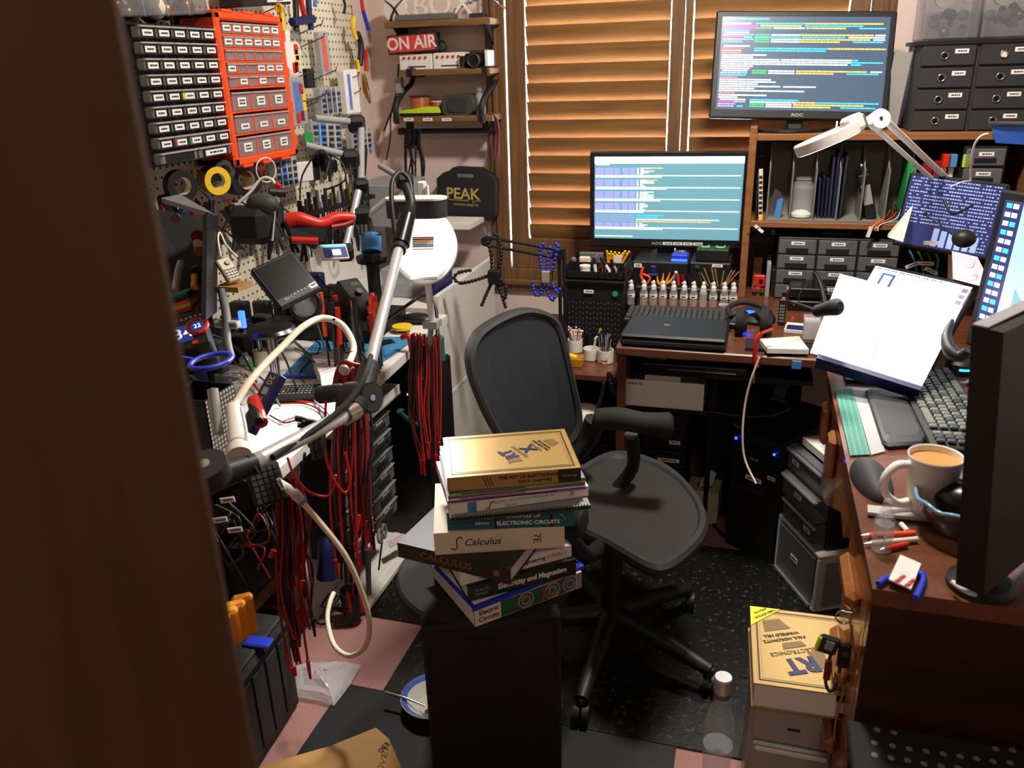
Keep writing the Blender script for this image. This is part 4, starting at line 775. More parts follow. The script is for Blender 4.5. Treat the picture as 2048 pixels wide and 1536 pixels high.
# pots on the side cabinet
def pot(px, py, r, h, m, lab, rim=None, y=None):
    p = Z(px, py, LZ); t = T('pot', lab, 'pot', (p.x, p.y + r, LZ + .0005)); B().la([(r * .93, 0), (r, .003), (r, h), (r * .9, h), (r * .88, .006), (0, .006)], m, n=24).done('pot_wall', t)
    if rim: B().la([(r * 1.004, h * .3), (r * 1.004, h * .62)], rim, n=24, cap=False).done('printed_band', t)
    return t
def fill(t, n, cs, r, L, rr, lab, cat, name, grp, spread=.35, head=None):
    for i in range(n):
        a = R.uniform(0, 6.28); q = R.uniform(.1, .8) * rr; p = t.location; s = V((p.x + q * math.cos(a), p.y + q * math.sin(a), p.z + .01)); l = L * R.uniform(.8, 1.1)
        e = s + V((math.cos(a) * spread * l * .5, math.sin(a) * spread * l * .5, l)); c = cs[i % len(cs)]; b = B().tb([s, e], r, c, n=6, sm=1)
        if head: b.sp(e, head[0], head[1], 8, 6)
        b.done(name, label=lab, cat=cat, group=grp)
t = pot(1208, 730, .027, .045, 'white', 'white pot with red print full of steel files'); fill(t, 16, ['steel', 'lgrey'], .0016, .085, .022, 'thin steel needle file in the right white pot', 'file', 'needle_file', 'needle files in the white pot')
t2 = B().at(t.location.x, t.location.y - .0275, t.location.z + .014).bx(-.012, .012, -.0006, 0, 0, .008, 'red').bx(-.010, .010, -.0012, -.0005, .0015, .0065, 'white').done('print_frame', t, mat=Matrix.Translation(-t.location))
t = pot(1179, 724, .027, .040, 'white', 'white plastic pot with a cotton bud left of the steel files'); fill(t, 2, ['white'], .0015, .07, .01, 'cotton bud standing in the left white pot', 'cotton bud', 'cotton_bud', 'cotton buds in the white pot', head=(.004, 'white'))
t = pot(1208, 700, .030, .055, 'navy', 'blue and white mug of brushes behind the steel files', y=1)
for i, (dx, c, l, lab) in enumerate(((-.014, 'dred', .12, 'dark red handled brush in the blue mug'), (.016, 'navy', .12, 'broad navy handled spatula in the blue mug'), (.0, 'steel', .10, 'steel scraper in the blue mug'), (-.02, 'lblue', .08, 'light blue toothbrush in the blue mug'), (.006, 'char', .15, 'flat grey spatula in the blue mug'), (-.008, 'orange', .09, 'orange tipped tool in the blue mug'))):
    p = t.location; s = V((p.x + dx * .5, p.y, p.z + .01)); e = V((p.x + dx * 1.6, p.y + .01, p.z + l)); B().tb([s, e], .0035, c, n=7, sm=1).sp(e, (.009, .004, .014), c, 8, 6).done('brush' if i == 0 else 'hand_tool', label=lab, cat='tool')
t = pot(1183, 700, .028, .05, 'black', 'dark pot holding small clamps and a yellow marker'); p = t.location
B().tb([(p.x, p.y, p.z + .01), (p.x + .03, p.y - .01, p.z + .075)], .006, 'yellow', n=8, sm=1).done('marker_pen', label='yellow marker leaning in the dark pot', cat='pen')
b = B(); b.tb([(p.x - .02, p.y + .02, p.z), (p.x - .014, p.y + .02, p.z + .14)], .002, 'brass', sm=1).tb([(p.x + .014, p.y + .02, p.z + .02), (p.x + .03, p.y + .02, p.z + .14)], .002, 'brass', sm=1).bx(p.x - .022, p.x + .036, p.y + .014, p.y + .026, p.z + .138, p.z + .148, 'teal', .003); b.done('coping_saw', label='small frame saw with a teal bar standing in the dark pot', cat='saw')
t = pot(1147, 708, .026, .045, 'white', 'white pot of pink and white straws beside the chair back'); fill(t, 22, ['white', 'red', 'white'], .0018, .07, .02, 'cotton bud in the bunch beside the chair back', 'cotton bud', 'cotton_bud', 'pink and white buds in the pot', head=(.0035, 'white'))
p = Z(1146, 735, LZ); t = T('amber_dish', 'amber translucent dish of yellow bits beside the chair back', 'dish', (p.x, p.y + .02, LZ + .0005)); B().bx(-.03, .03, -.025, .025, 0, .032, 'amber', .004).done('dish', t); B().at(0, 0, .03, ry=14).bx(-.028, .008, -.012, .012, 0, .004, 'yellow').done('yellow_card', t)
# inside the side cabinet
p = Z(1165, 800, .38); t = T('white_shoe_bag', 'white and lime padded pouch inside the side cabinet', 'pouch', (-.50, 2.50, .376)); B().sp((0, 0, .05), (.075, .05, .045), 'paper', 20, 12).done('pouch_body', t); B().sp((.045, -.03, .032), (.03, .024, .02), 'lime', 14, 8).sp((-.05, -.025, .07), (.02, .02, .01), 'lime', 12, 8).done('lime_patch', t)
b = B(); b.tb([Y(1218, 745, 2.42), Y(1222, 765, 2.42), Y(1232, 790, 2.41)], [.008, .014, .010], 'black').tb([Y(1208, 765, 2.43), Y(1204, 790, 2.43), Y(1194, 820, 2.43)], .007, 'black_matte').bx(-.405, -.385, 2.405, 2.42, .555, .59, 'black', .003); b.done('camera_strap', label='black camera strap with a buckle hanging in the side cabinet opening', cat='strap')
t = T('drawer_unit', 'small black drawer unit at the bottom of the side cabinet', 'drawers', (-.49, 2.475, .001)); B().bx(-.115, .10, .01, .3, 0, .35, 'black', .003).done('cabinet', t)
for k in range(4): dr = B().bx(-.11, .095, -.002, .014, .006 + k * .086, .084 + k * .086, 'black', .004).done('drawer', t); B().stk(-.05, -.01, .04 + k * .086, .056 + k * .086, -.0025).done('paper_label', dr)
# white scoop shaped seat behind the chair
b = B(); P = [Z(1158, 905, .30), Z(1200, 880, .36), Z(1222, 855, .44), Z(1226, 878, .40), Z(1262, 893, .33), Z(1240, 905, .28)]
b.pr([(q.x, q.y + .12, q.z) for q in P], (0, .05, -.01), 'lgrey'); b.done('grey_bin_lid', label='pale grey plastic bin lid sticking up behind the chair seat', cat='bin')
# ================================================================== right desk
RZ = .75; RE = .222
t = T('office_desk', 'glossy reddish wooden desk along the right side with orange-brown drawer fronts', 'desk', (0, 0, 0))
b = B(); b.pr([(RE, 1.195, RZ - .03), (1.25, 1.18, RZ - .03), (1.25, 3.2, RZ - .03), (RE - .006, 3.2, RZ - .03), (RE - .006, 2.2, RZ - .03)], (0, 0, .0295), 'desk_wood'); b.done('desktop', t)
B().pr([(RE + .003, 1.20, .02), (1.22, 1.19, .02), (1.22, 1.215, .02), (RE + .003, 1.225, .02)], (0, 0, .70), 'dark_desk').done('end_panel', t)
def xpoly(pts, X_, th, m, nm, par, dy=0): B().pr([X(a, c, X_) for a, c in pts], (th, 0, 0), m).done(nm, par)
B().bx(RE + .02, RE + .04, 1.23, 1.52, .02, .72, 'orange_wood').done('drawer_carcass', t)
for i, (z0, z1) in enumerate(((.56, .715), (.40, .55), (.10, .39))):
    dr = B().bx(RE + .004, RE + .02, 1.235, 1.515, z0, z1, 'orange_wood', .004).done('drawer', t)
    B().bx(RE - .022, RE + .004, 1.29, 1.44, z1 - .085, z1 - .045, 'orange_wood', .012).done('handle', dr)
B().pr([(RE + .004, 1.53, .72), (RE + .004, 1.60, .60), (RE + .004, 1.68, .615), (RE + .004, 1.98, .47), (RE + .004, 2.12, .45), (RE + .004, 2.14, .72)], (.02, 0, 0), 'orange_wood').done('curved_apron', t)
for y0, z0 in ((2.05, .60), (1.84, .61)): B().bx(RE - .018, RE + .004, y0, y0 + .07, z0, z0 + .10, 'orange_wood', .008).done('handle', t)
# keys
q = V((RE - .02, 1.30, .60)); t = T('key_bunch', 'bunch of keys and black fobs hanging from the nearest desk drawer', 'keys', (q.x, q.y, .60))
b = B(); b.tor((0, 0, .015), .013, .0018, 'chrome', n=20, k=6); b.cy((.0, -.004, .03), (.012, -.004, .03), .004, 'chrome'); b.done('key_ring', t)
b = B().at(-.02, -.004, -.045, ry=12).bx(-.018, .018, -.005, .006, -.02, .02, 'char', .005).bx(-.019, -.012, -.006, .007, -.015, .015, 'lime', .003).bx(-.006, .008, -.007, -.004, -.006, .012, 'lgrey'); b.done('car_fob', t)
B().at(.008, -.004, -.07).bx(-.010, .012, -.004, .004, -.02, .034, 'black', .004).bx(-.004, .008, -.0055, -.004, .008, .02, 'steel').done('black_fob', t)
B().tb([(-.012, 0, -.06), (-.016, 0, -.12), (-.006, 0, -.15), (.004, 0, -.13), (.006, 0, -.08)], .003, 'char').bx(-.02, -.008, -.004, .004, -.125, -.08, 'dred', .002).done('strap', t)
B().tb([(.016, 0, .0), (.018, 0, -.12), (.012, 0, -.22), (.018, 0, -.30)], .002, 'ply').done('cord', t)
# perforated black stand
x0 = .255; t = T('perforated_stand', 'black stand with rows of round holes in its top beside the desk end', 'stand', (0, 0, 0)); zt2 = .50
t.location = (x0 - .045, .86, 0)
B().bx(0, .62, 0, .32, zt2 - .02, zt2, 'stand_black', .003).bx(0.01, .61, .01, .02, 0, zt2 - .02, 'black_matte').bx(.01, .61, .30, .31, 0, zt2 - .02, 'black_matte').done('stand_top', t)
M('hole_grey', (120, 112, 96), .8, var=0); b = B()
for px, py in ((1754, 1460), (1788, 1466), (1749, 1486), (1785, 1492), (1818, 1498), (1852, 1503), (1886, 1508), (1920, 1513), (1953, 1518), (1991, 1498), (2025, 1501), (1986, 1523), (2020, 1526), (1749, 1510), (1782, 1516), (1815, 1521), (1848, 1528), (1882, 1533), (1916, 1536)):
    q = Z(px, py, zt2) - t.location; b.disc((q.x, q.y, zt2 + .0005), .0052, 'hole_grey', n=16)
b.done('holes', t)
# translucent drawers and gold textbook near the front
t = T('drawer_unit', 'translucent plastic drawer tower on the floor under the gold textbook', 'drawers', (.150, 1.365, 0), 0)
B().bx(-.085, .085, 0.006, .25, 0, .372, 'milky', .006).done('shell', t)
for k in range(3): B().bx(-.078, .078, -.004, .008, .01 + k * .12, .124 + k * .12, 'milky', .005).bx(-.07, .07, -.010, -.003, .106 + k * .12, .118 + k * .12, 'white', .003).bx(-.012, .012, -.0065, -.003, .05 + k * .12, .054 + k * .12, 'ink').done('drawer', t)
# ------------------------------------------------------------------ books
def book(name, lab, mat, W_, L_, th, cover, spine=None, hard=True, edge='pages', spine_side='front'):
    """local: x along the front edge, z(frame) towards the back, y downwards through the book"""
    t = T(name, lab, 'book', mat=mat); w, l = W_ / 2, L_ / 2; c = .0025 if hard else .0008; o = .003 if hard else 0
    B().bx(-w, w, 0, c, -l, l, cover).bx(-w, w, th - c, th, -l, l, cover).done('cover', t)
    s = -l if spine_side == 'front' else l
    if spine_side == 'front':
        B().bx(-w, w, c, th - c, -l, -l + .003, spine or cover).done('spine', t); B().bx(-w + o, w - o, c, th - c, -l + .003, l - o, edge).done('pages', t)
    else:
        B().bx(w - .003, w, c, th - c, -l, l, spine or cover).done('spine', t); B().bx(-w + o, w - .003, c, th - c, -l + o, l - o, edge).done('pages', t)
    return t
def bmat(fl, fr, z, L_, W_=None, zr=None):
    a, c = Z(fl[0], fl[1], z), Z(fr[0], fr[1], z if zr is None else zr); x = (c - a); w = W_ or x.length; x.normalize(); yb = V((0, 0, 1)).cross(x).normalized()
    if W_: a = (a + c) / 2 - x * W_ / 2
    m = Matrix((x, -(x.cross(yb)), yb)).transposed().to_4x4(); m.translation = a + x * w / 2 + yb * L_ / 2; return m, w
def ST(t, s, size, m, x, y, L_, **k): return txt(s, size, m, t, (x, y, -L_ / 2 - .0006), (180, 0, 0), **k)
def spine_txt(t, s, size, m, x, th, L_, **k): return txt(s, size, m, t, (x, th / 2 + k.pop('dy', 0), -L_ / 2 - .0004), (180, 0, 0), ext=.0003, name='spine_lettering', **k)
# stack from the bottom up
L = .205; m, W_ = bmat((949, 1221), (1163, 1143), .512, L); M('pat_green', (28, 96, 66), .5, var=0); M('pat_pink', (160, 90, 120), .5, var=0)
t = book('textbook', 'lowest book of the stack, cream with a patterned green and pink spine', m, W_, L, .04, 'cream', 'pat_green', hard=False); b = B(); y = -L / 2
b.bx(-W_ / 2, -W_ / 2 + .06, .0, .04, y - .0004, y, 'cream')
for k in range(3):
    cx = (-.01, .055, .1)[k]; col_ = ('pat_pink', 'pat_pink', 'purple')[k]
    for r_ in range(5):
        q = .022 - r_ * .0042; b.tb([(cx + q * math.cos(a_), .02 + min(q, .0185) * math.sin(a_), y - .0006) for a_ in [i * math.pi / 6 for i in range(13)]], .0008, col_ if r_ % 2 == 0 else 'cream', n=4, sm=1)
b.tb([(.03, .004, y - .0006), (.036, .02, y - .0006), (.03, .036, y - .0006)], .003, 'red', n=4); b.bx(W_ / 2 - .016, W_ / 2, 0, .04, y - .0008, y, 'lgrey'); b.done('spine_pattern', t)
spine_txt(t, 'Electric', .015, 'ink', -W_ / 2 + .032, .04, L, dy=-.008, bold=.0004); spine_txt(t, 'Circuits', .015, 'ink', -W_ / 2 + .032, .04, L, dy=.008, bold=.0004)
L = .215; m, W_ = bmat((945, 1218), (1168, 1131), .521, L); t = book('notebook', 'thin blue edged folder second from the bottom of the stack', m, W_, L, .008, 'blue', 'blue', hard=False)
B().bx(-W_ / 2 + .01, W_ / 2 - .01, -.0006, 0, -L / 2 + .01, L / 2 - .01, 'paper').done('front_panel', t)
L = .18; m, W_ = bmat((935, 1174), (1152, 1118), .558, L); M('book_green', (22, 52, 34), .45, var=.05); t = book('textbook', 'dark green book with bold white spine lettering low in the stack', m, W_, L, .037, 'black', 'book_green')
B().bx(W_ / 2 - .052, W_ / 2, 0, .037, -L / 2 - .0003, -L / 2, 'black').done('spine_band', t)
spine_txt(t, 'Electricity and Magnetism', .0175, 'label', .022, .037, L, bold=.0005, sx=.86); spine_txt(t, 'PURCELL', .0085, 'lgrey', -W_ / 2 + .033, .037, L, dy=-.004); spine_txt(t, 'MORIN', .0085, 'lgrey', -W_ / 2 + .030, .037, L, dy=.006)
L = .19; m, W_ = bmat((921, 1148), (1143, 1090), .586, L); t = book('textbook', 'white paperback with red publisher print, partly under the dark calculus book', m, W_, L, .028, 'paper', 'paper', hard=False)
spine_txt(t, "O'REILLY", .012, 'red', W_ / 2 - .035, .028, L, shear=.2); spine_txt(t, 'Engineering', .012, 'ink', .035, .028, L, bold=.0002); txt('O', .035, 'brass', t, (-W_ / 2 + .05, -.001, -L / 2 + .03), (90, 0, 0), bold=.0004)
L = .205; m, W_ = bmat((794, 1085), (1020, 1138), .621, L); M('book_brown', (44, 38, 32), .5, var=.1); t = book('textbook', 'dark brown CALCULUS hardback turned askew in the middle of the stack', m, W_, L, .035, 'book_brown', 'book_brown'); M('bronze', (140, 92, 52), .5, var=0)
spine_txt(t, 'CALCULUS', .021, 'bronze', -.015, .035, L, sx=1.15); B().cy((W_ / 2 - .03, .018, -L / 2 - .0005), (W_ / 2 - .03, .018, -L / 2), .007, 'bronze', n=10).done('emblem', t)
L = .21; m, W_ = bmat((867, 1067), (1129, 1051), .671, L); t = book('textbook', 'thick cream Calculus 7E textbook in the middle of the stack', m, W_, L, .05, 'cream', 'cream', hard=False)
txt('Calculus', .022, 'ink', t, (-.035, .026, -L / 2 - .0006), (180, 0, 0), shear=.25, name='spine_lettering'); M('maroon', (120, 40, 34), .6, var=0)
b = B(); b.tb([(-.098, .036, -L / 2 - .0008), (-.091, .040, -L / 2 - .0008), (-.086, .034, -L / 2 - .0008), (-.086, .018, -L / 2 - .0008), (-.080, .012, -L / 2 - .0008), (-.074, .016, -L / 2 - .0008)], .0014, 'maroon', n=4); o = b.done('spine_emblem', t)
txt('7E', .022, 'maroon', t, (.075, .025, -L / 2 - .0006), (0, 90, 90), name='spine_lettering').rotation_euler = Euler((rad(180), 0, rad(90)))
L = .2; m, W_ = bmat((893, 1026), (1150, 1017), .711, L); M('book_teal', (28, 96, 108), .5, var=.05); t = book('textbook', 'teal book with white spine lettering in the upper middle of the stack', m, W_, L, .040, 'book_teal', 'book_teal')
spine_txt(t, 'PRINCIPLES OF', .012, 'label', .020, .04, L, dy=-.008, bold=.0003); spine_txt(t, 'ELECTRONIC CIRCUITS', .012, 'label', .034, .04, L, dy=.008, bold=.0003); spine_txt(t, 'Second', .0095, 'label', -.058, .04, L, dy=-.006); spine_txt(t, 'Edition', .0095, 'label', -.058, .04, L, dy=.006)
b = B(); b.bx(-.033, -.028, 0, .04, -L / 2 - .0005, -L / 2, 'black').bx(W_ / 2 - .05, W_ / 2 - .044, 0, .04, -L / 2 - .0005, -L / 2, 'black').tb([(W_ / 2 - .03, .01, -L / 2 - .001), (W_ / 2 - .018, .02, -L / 2 - .001), (W_ / 2 - .03, .03, -L / 2 - .001), (W_ / 2 - .034, .02, -L / 2 - .001), (W_ / 2 - .022, .012, -L / 2 - .001)], .0012, 'lime', n=4, sm=1); b.done('spine_bands', t)
L = .21; m, W_ = bmat((900, 1036), (1181, 1010), .7215, L); t = book('spiral_notebook', 'black coil bound notebook between the teal book and the solutions manual', m, W_, L, .009, 'lgrey', 'char', hard=False)
b = B()
for i in range(46): b.tb([(-W_ / 2 + .006 + i * (W_ - .012) / 45, .0045 + .006 * math.sin(a_), -L / 2 + .001 - .006 * math.cos(a_)) for a_ in [k * 1.05 for k in range(7)]], .0009, 'black', n=4, sm=1)
b.done('coil_binding', t)
L = .195; m, W_ = bmat((900, 1010), (1177, 972), .745, L); t = book('textbook', 'white softcover manual directly below the magazines in the stack', m, W_, L, .022, 'paper', 'paper', hard=False)
spine_txt(t, 'STUDENT SOLUTIONS MANUAL for', .0085, 'lgrey', .004, .022, L, dy=-.003); spine_txt(t, 'Calculus', .0075, 'lgrey', -.02, .022, L, dy=.006, shear=.3)
B().bx(-W_ / 2 + .034, -W_ / 2 + .052, 0, .022, -L / 2 - .0004, -L / 2, 'lblue').tb([(-W_ / 2 + .070, .017, -L / 2 - .0008), (-W_ / 2 + .077, .018, -L / 2 - .0008), (-W_ / 2 + .080, .008, -L / 2 - .0008), (-W_ / 2 + .088, .005, -L / 2 - .0008)], .0012, 'maroon', n=4).done('spine_mark', t)
txt('7E', .012, 'maroon', t, (W_ / 2 - .036, .011, -L / 2 - .0006), (0, 0, 0), name='spine_lettering').rotation_euler = Euler((rad(180), 0, rad(90)))
cc = ['purple', 'paper', 'black', 'lblue', 'lime', 'navy', 'lgrey']; zz = .7455; ang = 0
for i in range(7):
    th = .0042; m, W_ = bmat((895 + (i * 5) % 7, 1003 - i * 3.4), (1173 - (i * 3) % 5, 974 - i * 3.2), zz + th, .205 + .004 * (i % 3)); W2_ = W_
    t = T('magazine', ('lowest', 'second lowest', 'third lowest', 'middle', 'third topmost', 'second topmost', 'topmost')[i] + ' magazine of the pile under the gold book', 'magazine', mat=m, group='magazines in the book stack'); l = .1025
    B().bx(-W_ / 2, W_ / 2, 0, th - .0003, -l, l, cc[i]).done('pages', t); B().bx(-W_ / 2 + .02 * (i % 3), W_ / 2 - .06 * ((i + 1) % 3), .0008, th - .0012, -l - .0004, -l, ['ink', 'purple', 'navy', 'brass', 'navy', 'lblue', 'char'][i]).done('spine_print', t)
    if i == 6: B().bx(-W_ / 2 - .001, -W_ / 2 + .03, -.0004, 0, -l, l, 'orange').bx(-W_ / 2 - .001, -W_ / 2 + .006, -.0006, 0, -l, l, 'green').done('cover_print', t)
    zz += th
def gold_cover(t, w, l, flip, x2=False):
    y = -.0006; b = B()
    def rc(ix, iz, th_, m_):
        for a_ in ((-w + ix, w - ix, l - iz - th_, l - iz), (-w + ix, w - ix, -l + iz, -l + iz + th_), (-w + ix, -w + ix + th_, -l + iz, l - iz), (w - ix - th_, w - ix, -l + iz, l - iz)): b.bx(a_[0], a_[1], y, 0, a_[2], a_[3], m_)
    rc(.010, .010, .0032, 'gold_line'); rc(.017, .017, .0006, 'gold_dark'); b.done('cover_border', t)
# top: X chapters book, lettering turned to the far side
L = .185; m, W_ = bmat((893, 956), (1162, 935), .805, L); t = book('textbook', 'gold hardback textbook with a large X on its cover, topmost of the stack', m, W_, L, .029, 'gold', 'gold'); gold_cover(t, W_ / 2, L / 2, 0, True)
B().bx(W_ / 2 - .045, W_ / 2, 0, .029, -L / 2 - .0004, -L / 2, 'book_brown').done('spine_band', t)
spine_txt(t, 'THE ART OF ELECTRONICS', .0095, 'gold_line', .028, .029, L, dy=-.005, bold=.0003); spine_txt(t, 'THE X CHAPTERS', .0085, 'gold_line', .04, .029, L, dy=.006, bold=.0002); spine_txt(t, 'Cambridge', .007, 'lgrey', W_ / 2 - .022, .029, L)
b = B(); [b.pr([(-.062 + i * .006, .004, -L / 2 - .0006), (-.060 + i * .006, .004, -L / 2 - .0006), (-.052 + i * .006, .025, -L / 2 - .0006), (-.054 + i * .006, .025, -L / 2 - .0006)], (0, 0, .0005), 'gold_line') for i in range(3)]; b.done('spine_stripes', t)
# cover artwork frame: title reads towards the viewer's left-back
def cover_txt(t, s, size, m_, x, z, rot, **k): return txt(s, size, m_, t, (x, -.0011, z), (90, rot, 0), ext=.0003, name='cover_lettering', **k)
def art(t, ox, oz, rot, sc, xch):
    c, s = math.cos(rad(rot)), math.sin(rad(rot))
    def P(u, v): return (ox + (u * c + v * s) * sc, oz + (-u * s + v * c) * sc)
    def tx(st, size, m_, u, v, **k): x, z = P(u, v); cover_txt(t, st, size * sc, m_, x, z, rot, **k)
    def poly(pts, m_):
        B().pr([(P(u, v)[0], -.0010, P(u, v)[1]) for u, v in pts], (0, .0008, 0), m_).done('cover_mark', t)
    poly([(-.052, .055), (-.022, .055), (-.012, .020), (-.062, .020)], 'gold_dark') if xch else None
    tx('THE', .010, 'gold_dark', -.052, .062)
    poly([(-.062, .000), (-.044, .050), (-.030, .050), (-.026, .0)], 'gold_dark') if not xch else None
    tx('RT', .058, 'navy', .002, .032, bold=.0026 * sc, sx=.95); tx('ELECTRONICS', .015, 'gold_dark', 0, -.006)
    if xch:
        tx('X', .060, 'navy', .0, -.042, bold=.0026 * sc); tx('CHAPTERS', .014, 'gold_dark', 0, -.070)
    tx('PAUL HOROWITZ', .011, 'gold_line', .0, -.045 if not xch else -.088, bold=.0002); tx('WINFIELD HILL', .011, 'gold_line', 0, -.060 if not xch else -.102, bold=.0002)
    o = -.075 if not xch else -.115
    poly([(-.028, o), (.028, o), (.018, o - .034), (-.018, o - .034)], 'gold_dark'); 
    if not xch: poly([(-.034, -.018), (.016, -.016), (.010, -.034), (-.030, -.034)], 'gold_dark')
art(t, .018, -.005, 245, .62, True)
# right gold textbook
M('flash_yellow', (235, 232, 40), .5, var=0)
a, c_, d = Z(1500, 1213, .435), Z(1688, 1235, .435), Z(1494, 1360, .435); x = (c_ - a); W_ = x.length; x.normalize(); yb = V((0, 0, 1)).cross(x); L = ((a - d).length + (c_ - Z(1700, 1395, .435)).length) / 2
m = Matrix((x, -(x.cross(yb)), yb)).transposed().to_4x4(); m.translation = a + x * W_ / 2 - yb * L / 2
t = book('textbook', 'gold textbook with a yellow corner flash lying on the translucent plastic drawers', m, W_, L, .058, 'gold', 'gold', spine_side='right'); gold_cover(t, W_ / 2, L / 2, 0)
B().pr([(-W_ / 2, -.0016, L / 2), (-W_ / 2 + .062, -.0016, L / 2), (-W_ / 2, -.0016, L / 2 - .066)], (0, .001, 0), 'flash_yellow').done('corner_flash', t)
cover_txt(t, 'THIRD EDITION', .008, 'ink', -W_ / 2 + .030, L / 2 - .022, 139, bold=.0001).location.y = -.002; cover_txt(t, 'IMPROVED', .007, 'ink', -W_ / 2 + .020, L / 2 - .014, 139).location.y = -.002
art(t, -.014, -.02, 158, 1.0, False)
M('pale_pink', (206, 176, 190), .5, var=0); B().bx(W_ / 2 - .042, W_ / 2 - .002, .018, .042, -L / 2 - .001, -L / 2 + .002, 'pale_pink').bx(W_ / 2 - .042, W_ / 2 - .004, .004, .016, -L / 2 - .001, -L / 2 + .002, 'ink').bx(W_ / 2 - .038, W_ / 2 - .004, .044, .055, -L / 2 - .001, -L / 2 + .002, 'ink').done('library_label', t)
# pedestal table
t = T('round_stand', 'black round-topped stand holding the tall stack of books', 'stand', (-.53, 1.49, 0)); B().la([(.0, .440), (.19, .440), (.198, .446), (.198, .464), (.192, .470), (0, .470)], 'black_matte', n=56).done('round_top', t)
B().at(.0, 0, 0, rz=24).bx(-.148, .142, -.185, .10, 0, .468, 'stand_black', .006).done('column', t)
# ------------------------------------------------------------------ items on the right desk
a, b_, c_, d = (Z(*q, RZ) for q in ((1670, 783), (1704, 779), (1740, 912), (1700, 914)))
b = B(); b.pr([a, b_, c_, d], (0, 0, .004), 'green_grid'); b.done('cutting_mat', label='narrow green gridded cutting mat along the front edge of the right desk', cat='cutting mat')
b = B(); b.pr([Z(*q, RZ) for q in ((1705, 781), (1730, 784), (1770, 905), (1742, 912))], (0, 0, .003), 'lgrey'); b.done('grey_mat', label='grey felt strip between the green mat and the black wrist rest', cat='mat')
pts = [Z(*q, RZ) for q in ((1730, 788), (1742, 783), (1800, 783), (1806, 790), (1850, 884), (1842, 895), (1776, 900), (1764, 893))]
cen = sum(pts, V()) / 8; b = B()
lv = [(1.0, 0), (1.0, .008), (.96, .013), (.80, .017), (.0, .018)]; rows = [[cen + (p_ - cen) * s_ + V((0, 0, z_)) for p_ in pts] for s_, z_ in lv]
for i in range(4): b.add(rows[i] + rows[i + 1], [(j, (j + 1) % 8, 8 + (j + 1) % 8, 8 + j) for j in range(8)], 'char', True)
b.done('wrist_rest', label='padded dark grey wrist rest in front of the keyboard on the right desk', cat='wrist rest')
a, c_, d = Z(1926, 893, RZ + .03), Z(1886, 772, RZ + .03), Z(1857, 897, RZ + .03)   # rotated keyboard: rows run away from the viewer
Wk = (Z(1868, 900, .78) - Z(1806, 779, .78)).length
A_, C_, D_ = Z(1806, 779, .778), Z(1868, 900, .778), None; x = (A_ - C_).normalized(); yb = V((x.y, -x.x, 0)); m = Matrix((x, V((0, 0, -1)), V((0, 0, 1)).cross(x))).transposed().to_4x4()
M('key_grey', (98, 99, 88), .5, var=.04); M('key_dark', (52, 56, 58), .5, var=.04)
def kb2():
    t = T('keyboard', 'mechanical keyboard with grey and charcoal keys on the right desk', 'keyboard', (0, 0, 0)); p0 = Z(1806, 783, .758); p1 = Z(1862, 898, .758); u = (p0 - p1); Ln = u.length; u.normalize(); v = V((u.y, -u.x, 0))   # u away, v right
    m = Matrix((u, -v, V((0, 0, 1)))).transposed().to_4x4(); m = Matrix((-u, -v, V((0, 0, 1)))).transposed().to_4x4() if False else Matrix((u, v.cross(u).cross(u) if False else V((0, 0, 1)).cross(u), V((0, 0, 1)))).transposed().to_4x4(); m.translation = p1
    t.matrix_world = m; dp = .14
    B().bx(-.01, Ln + .17, -dp, 0, -.006, .012, 'char', .004).done('case', t)
    b = B(); n = int((Ln + .16) / .0192)
    for r_ in range(6):
        i = 0
        while i < n:
            y1 = -.010 - r_ * .0205; w_ = .0165
            if r_ == 0 and 5 <= i <= 9:
                if i == 5: b.bx(i * .0192, i * .0192 + .09, y1 - .0165, y1, .012, .021, 'key_grey', .0025)
                i += 1; continue
            km = 'key_dark' if (r_ + i * 2) % 7 in (0, 3) or i < 2 else 'key_grey'
            if 3 <= i <= 3: i += 1; continue
            b.bx(i * .0192, i * .0192 + w_, y1 - .0165, y1, .012, .021, km, .0025); i += 1
    b.done('keys', t)
kb2()
# mug
p = Z(1850, 1035, RZ); t = T('coffee_mug', 'white tapered mug of milky coffee with small print on the right desk', 'mug', (p.x + .005, p.y + .02, RZ + .0005))
B().la([(.030, 0), (.033, .003), (.0465, .115), (.0455, .117), (.0435, .115), (.032, .010), (0, .008)], 'skin_white', n=48).done('mug_wall', t); M('coffee', (206, 154, 92), .25, var=.04); B().la([(.0428, .104), (0, .1041)], 'coffee', n=40, cap=False).done('coffee', t)
B().tb([(-.042, -.012, .098), (-.066, -.022, .098), (-.083, -.030, .075), (-.078, -.028, .045), (-.055, -.020, .024), (-.035, -.012, .024)], [.008, .008, .0075, .007, .007, .008], 'skin_white', n=12).done('handle', t)
txt('coffee', .012, 'lblue', t, (.016, -.0375, .062), (97, 0, 22)); txt('italia', .009, 'lblue', t, (.016, -.0365, .048), (97, 0, 22))
# mouse shaped pad (dark oval)
p = Z(1742, 965, RZ); t = T('computer_mouse', 'large dark grey oval mouse left of the white mug', 'mouse', (p.x, p.y, RZ + .0005), 8); B().sp((0, 0, 0), (.036, .085, .036), 'char', 26, 12, half=True).done('mouse_shell', t)
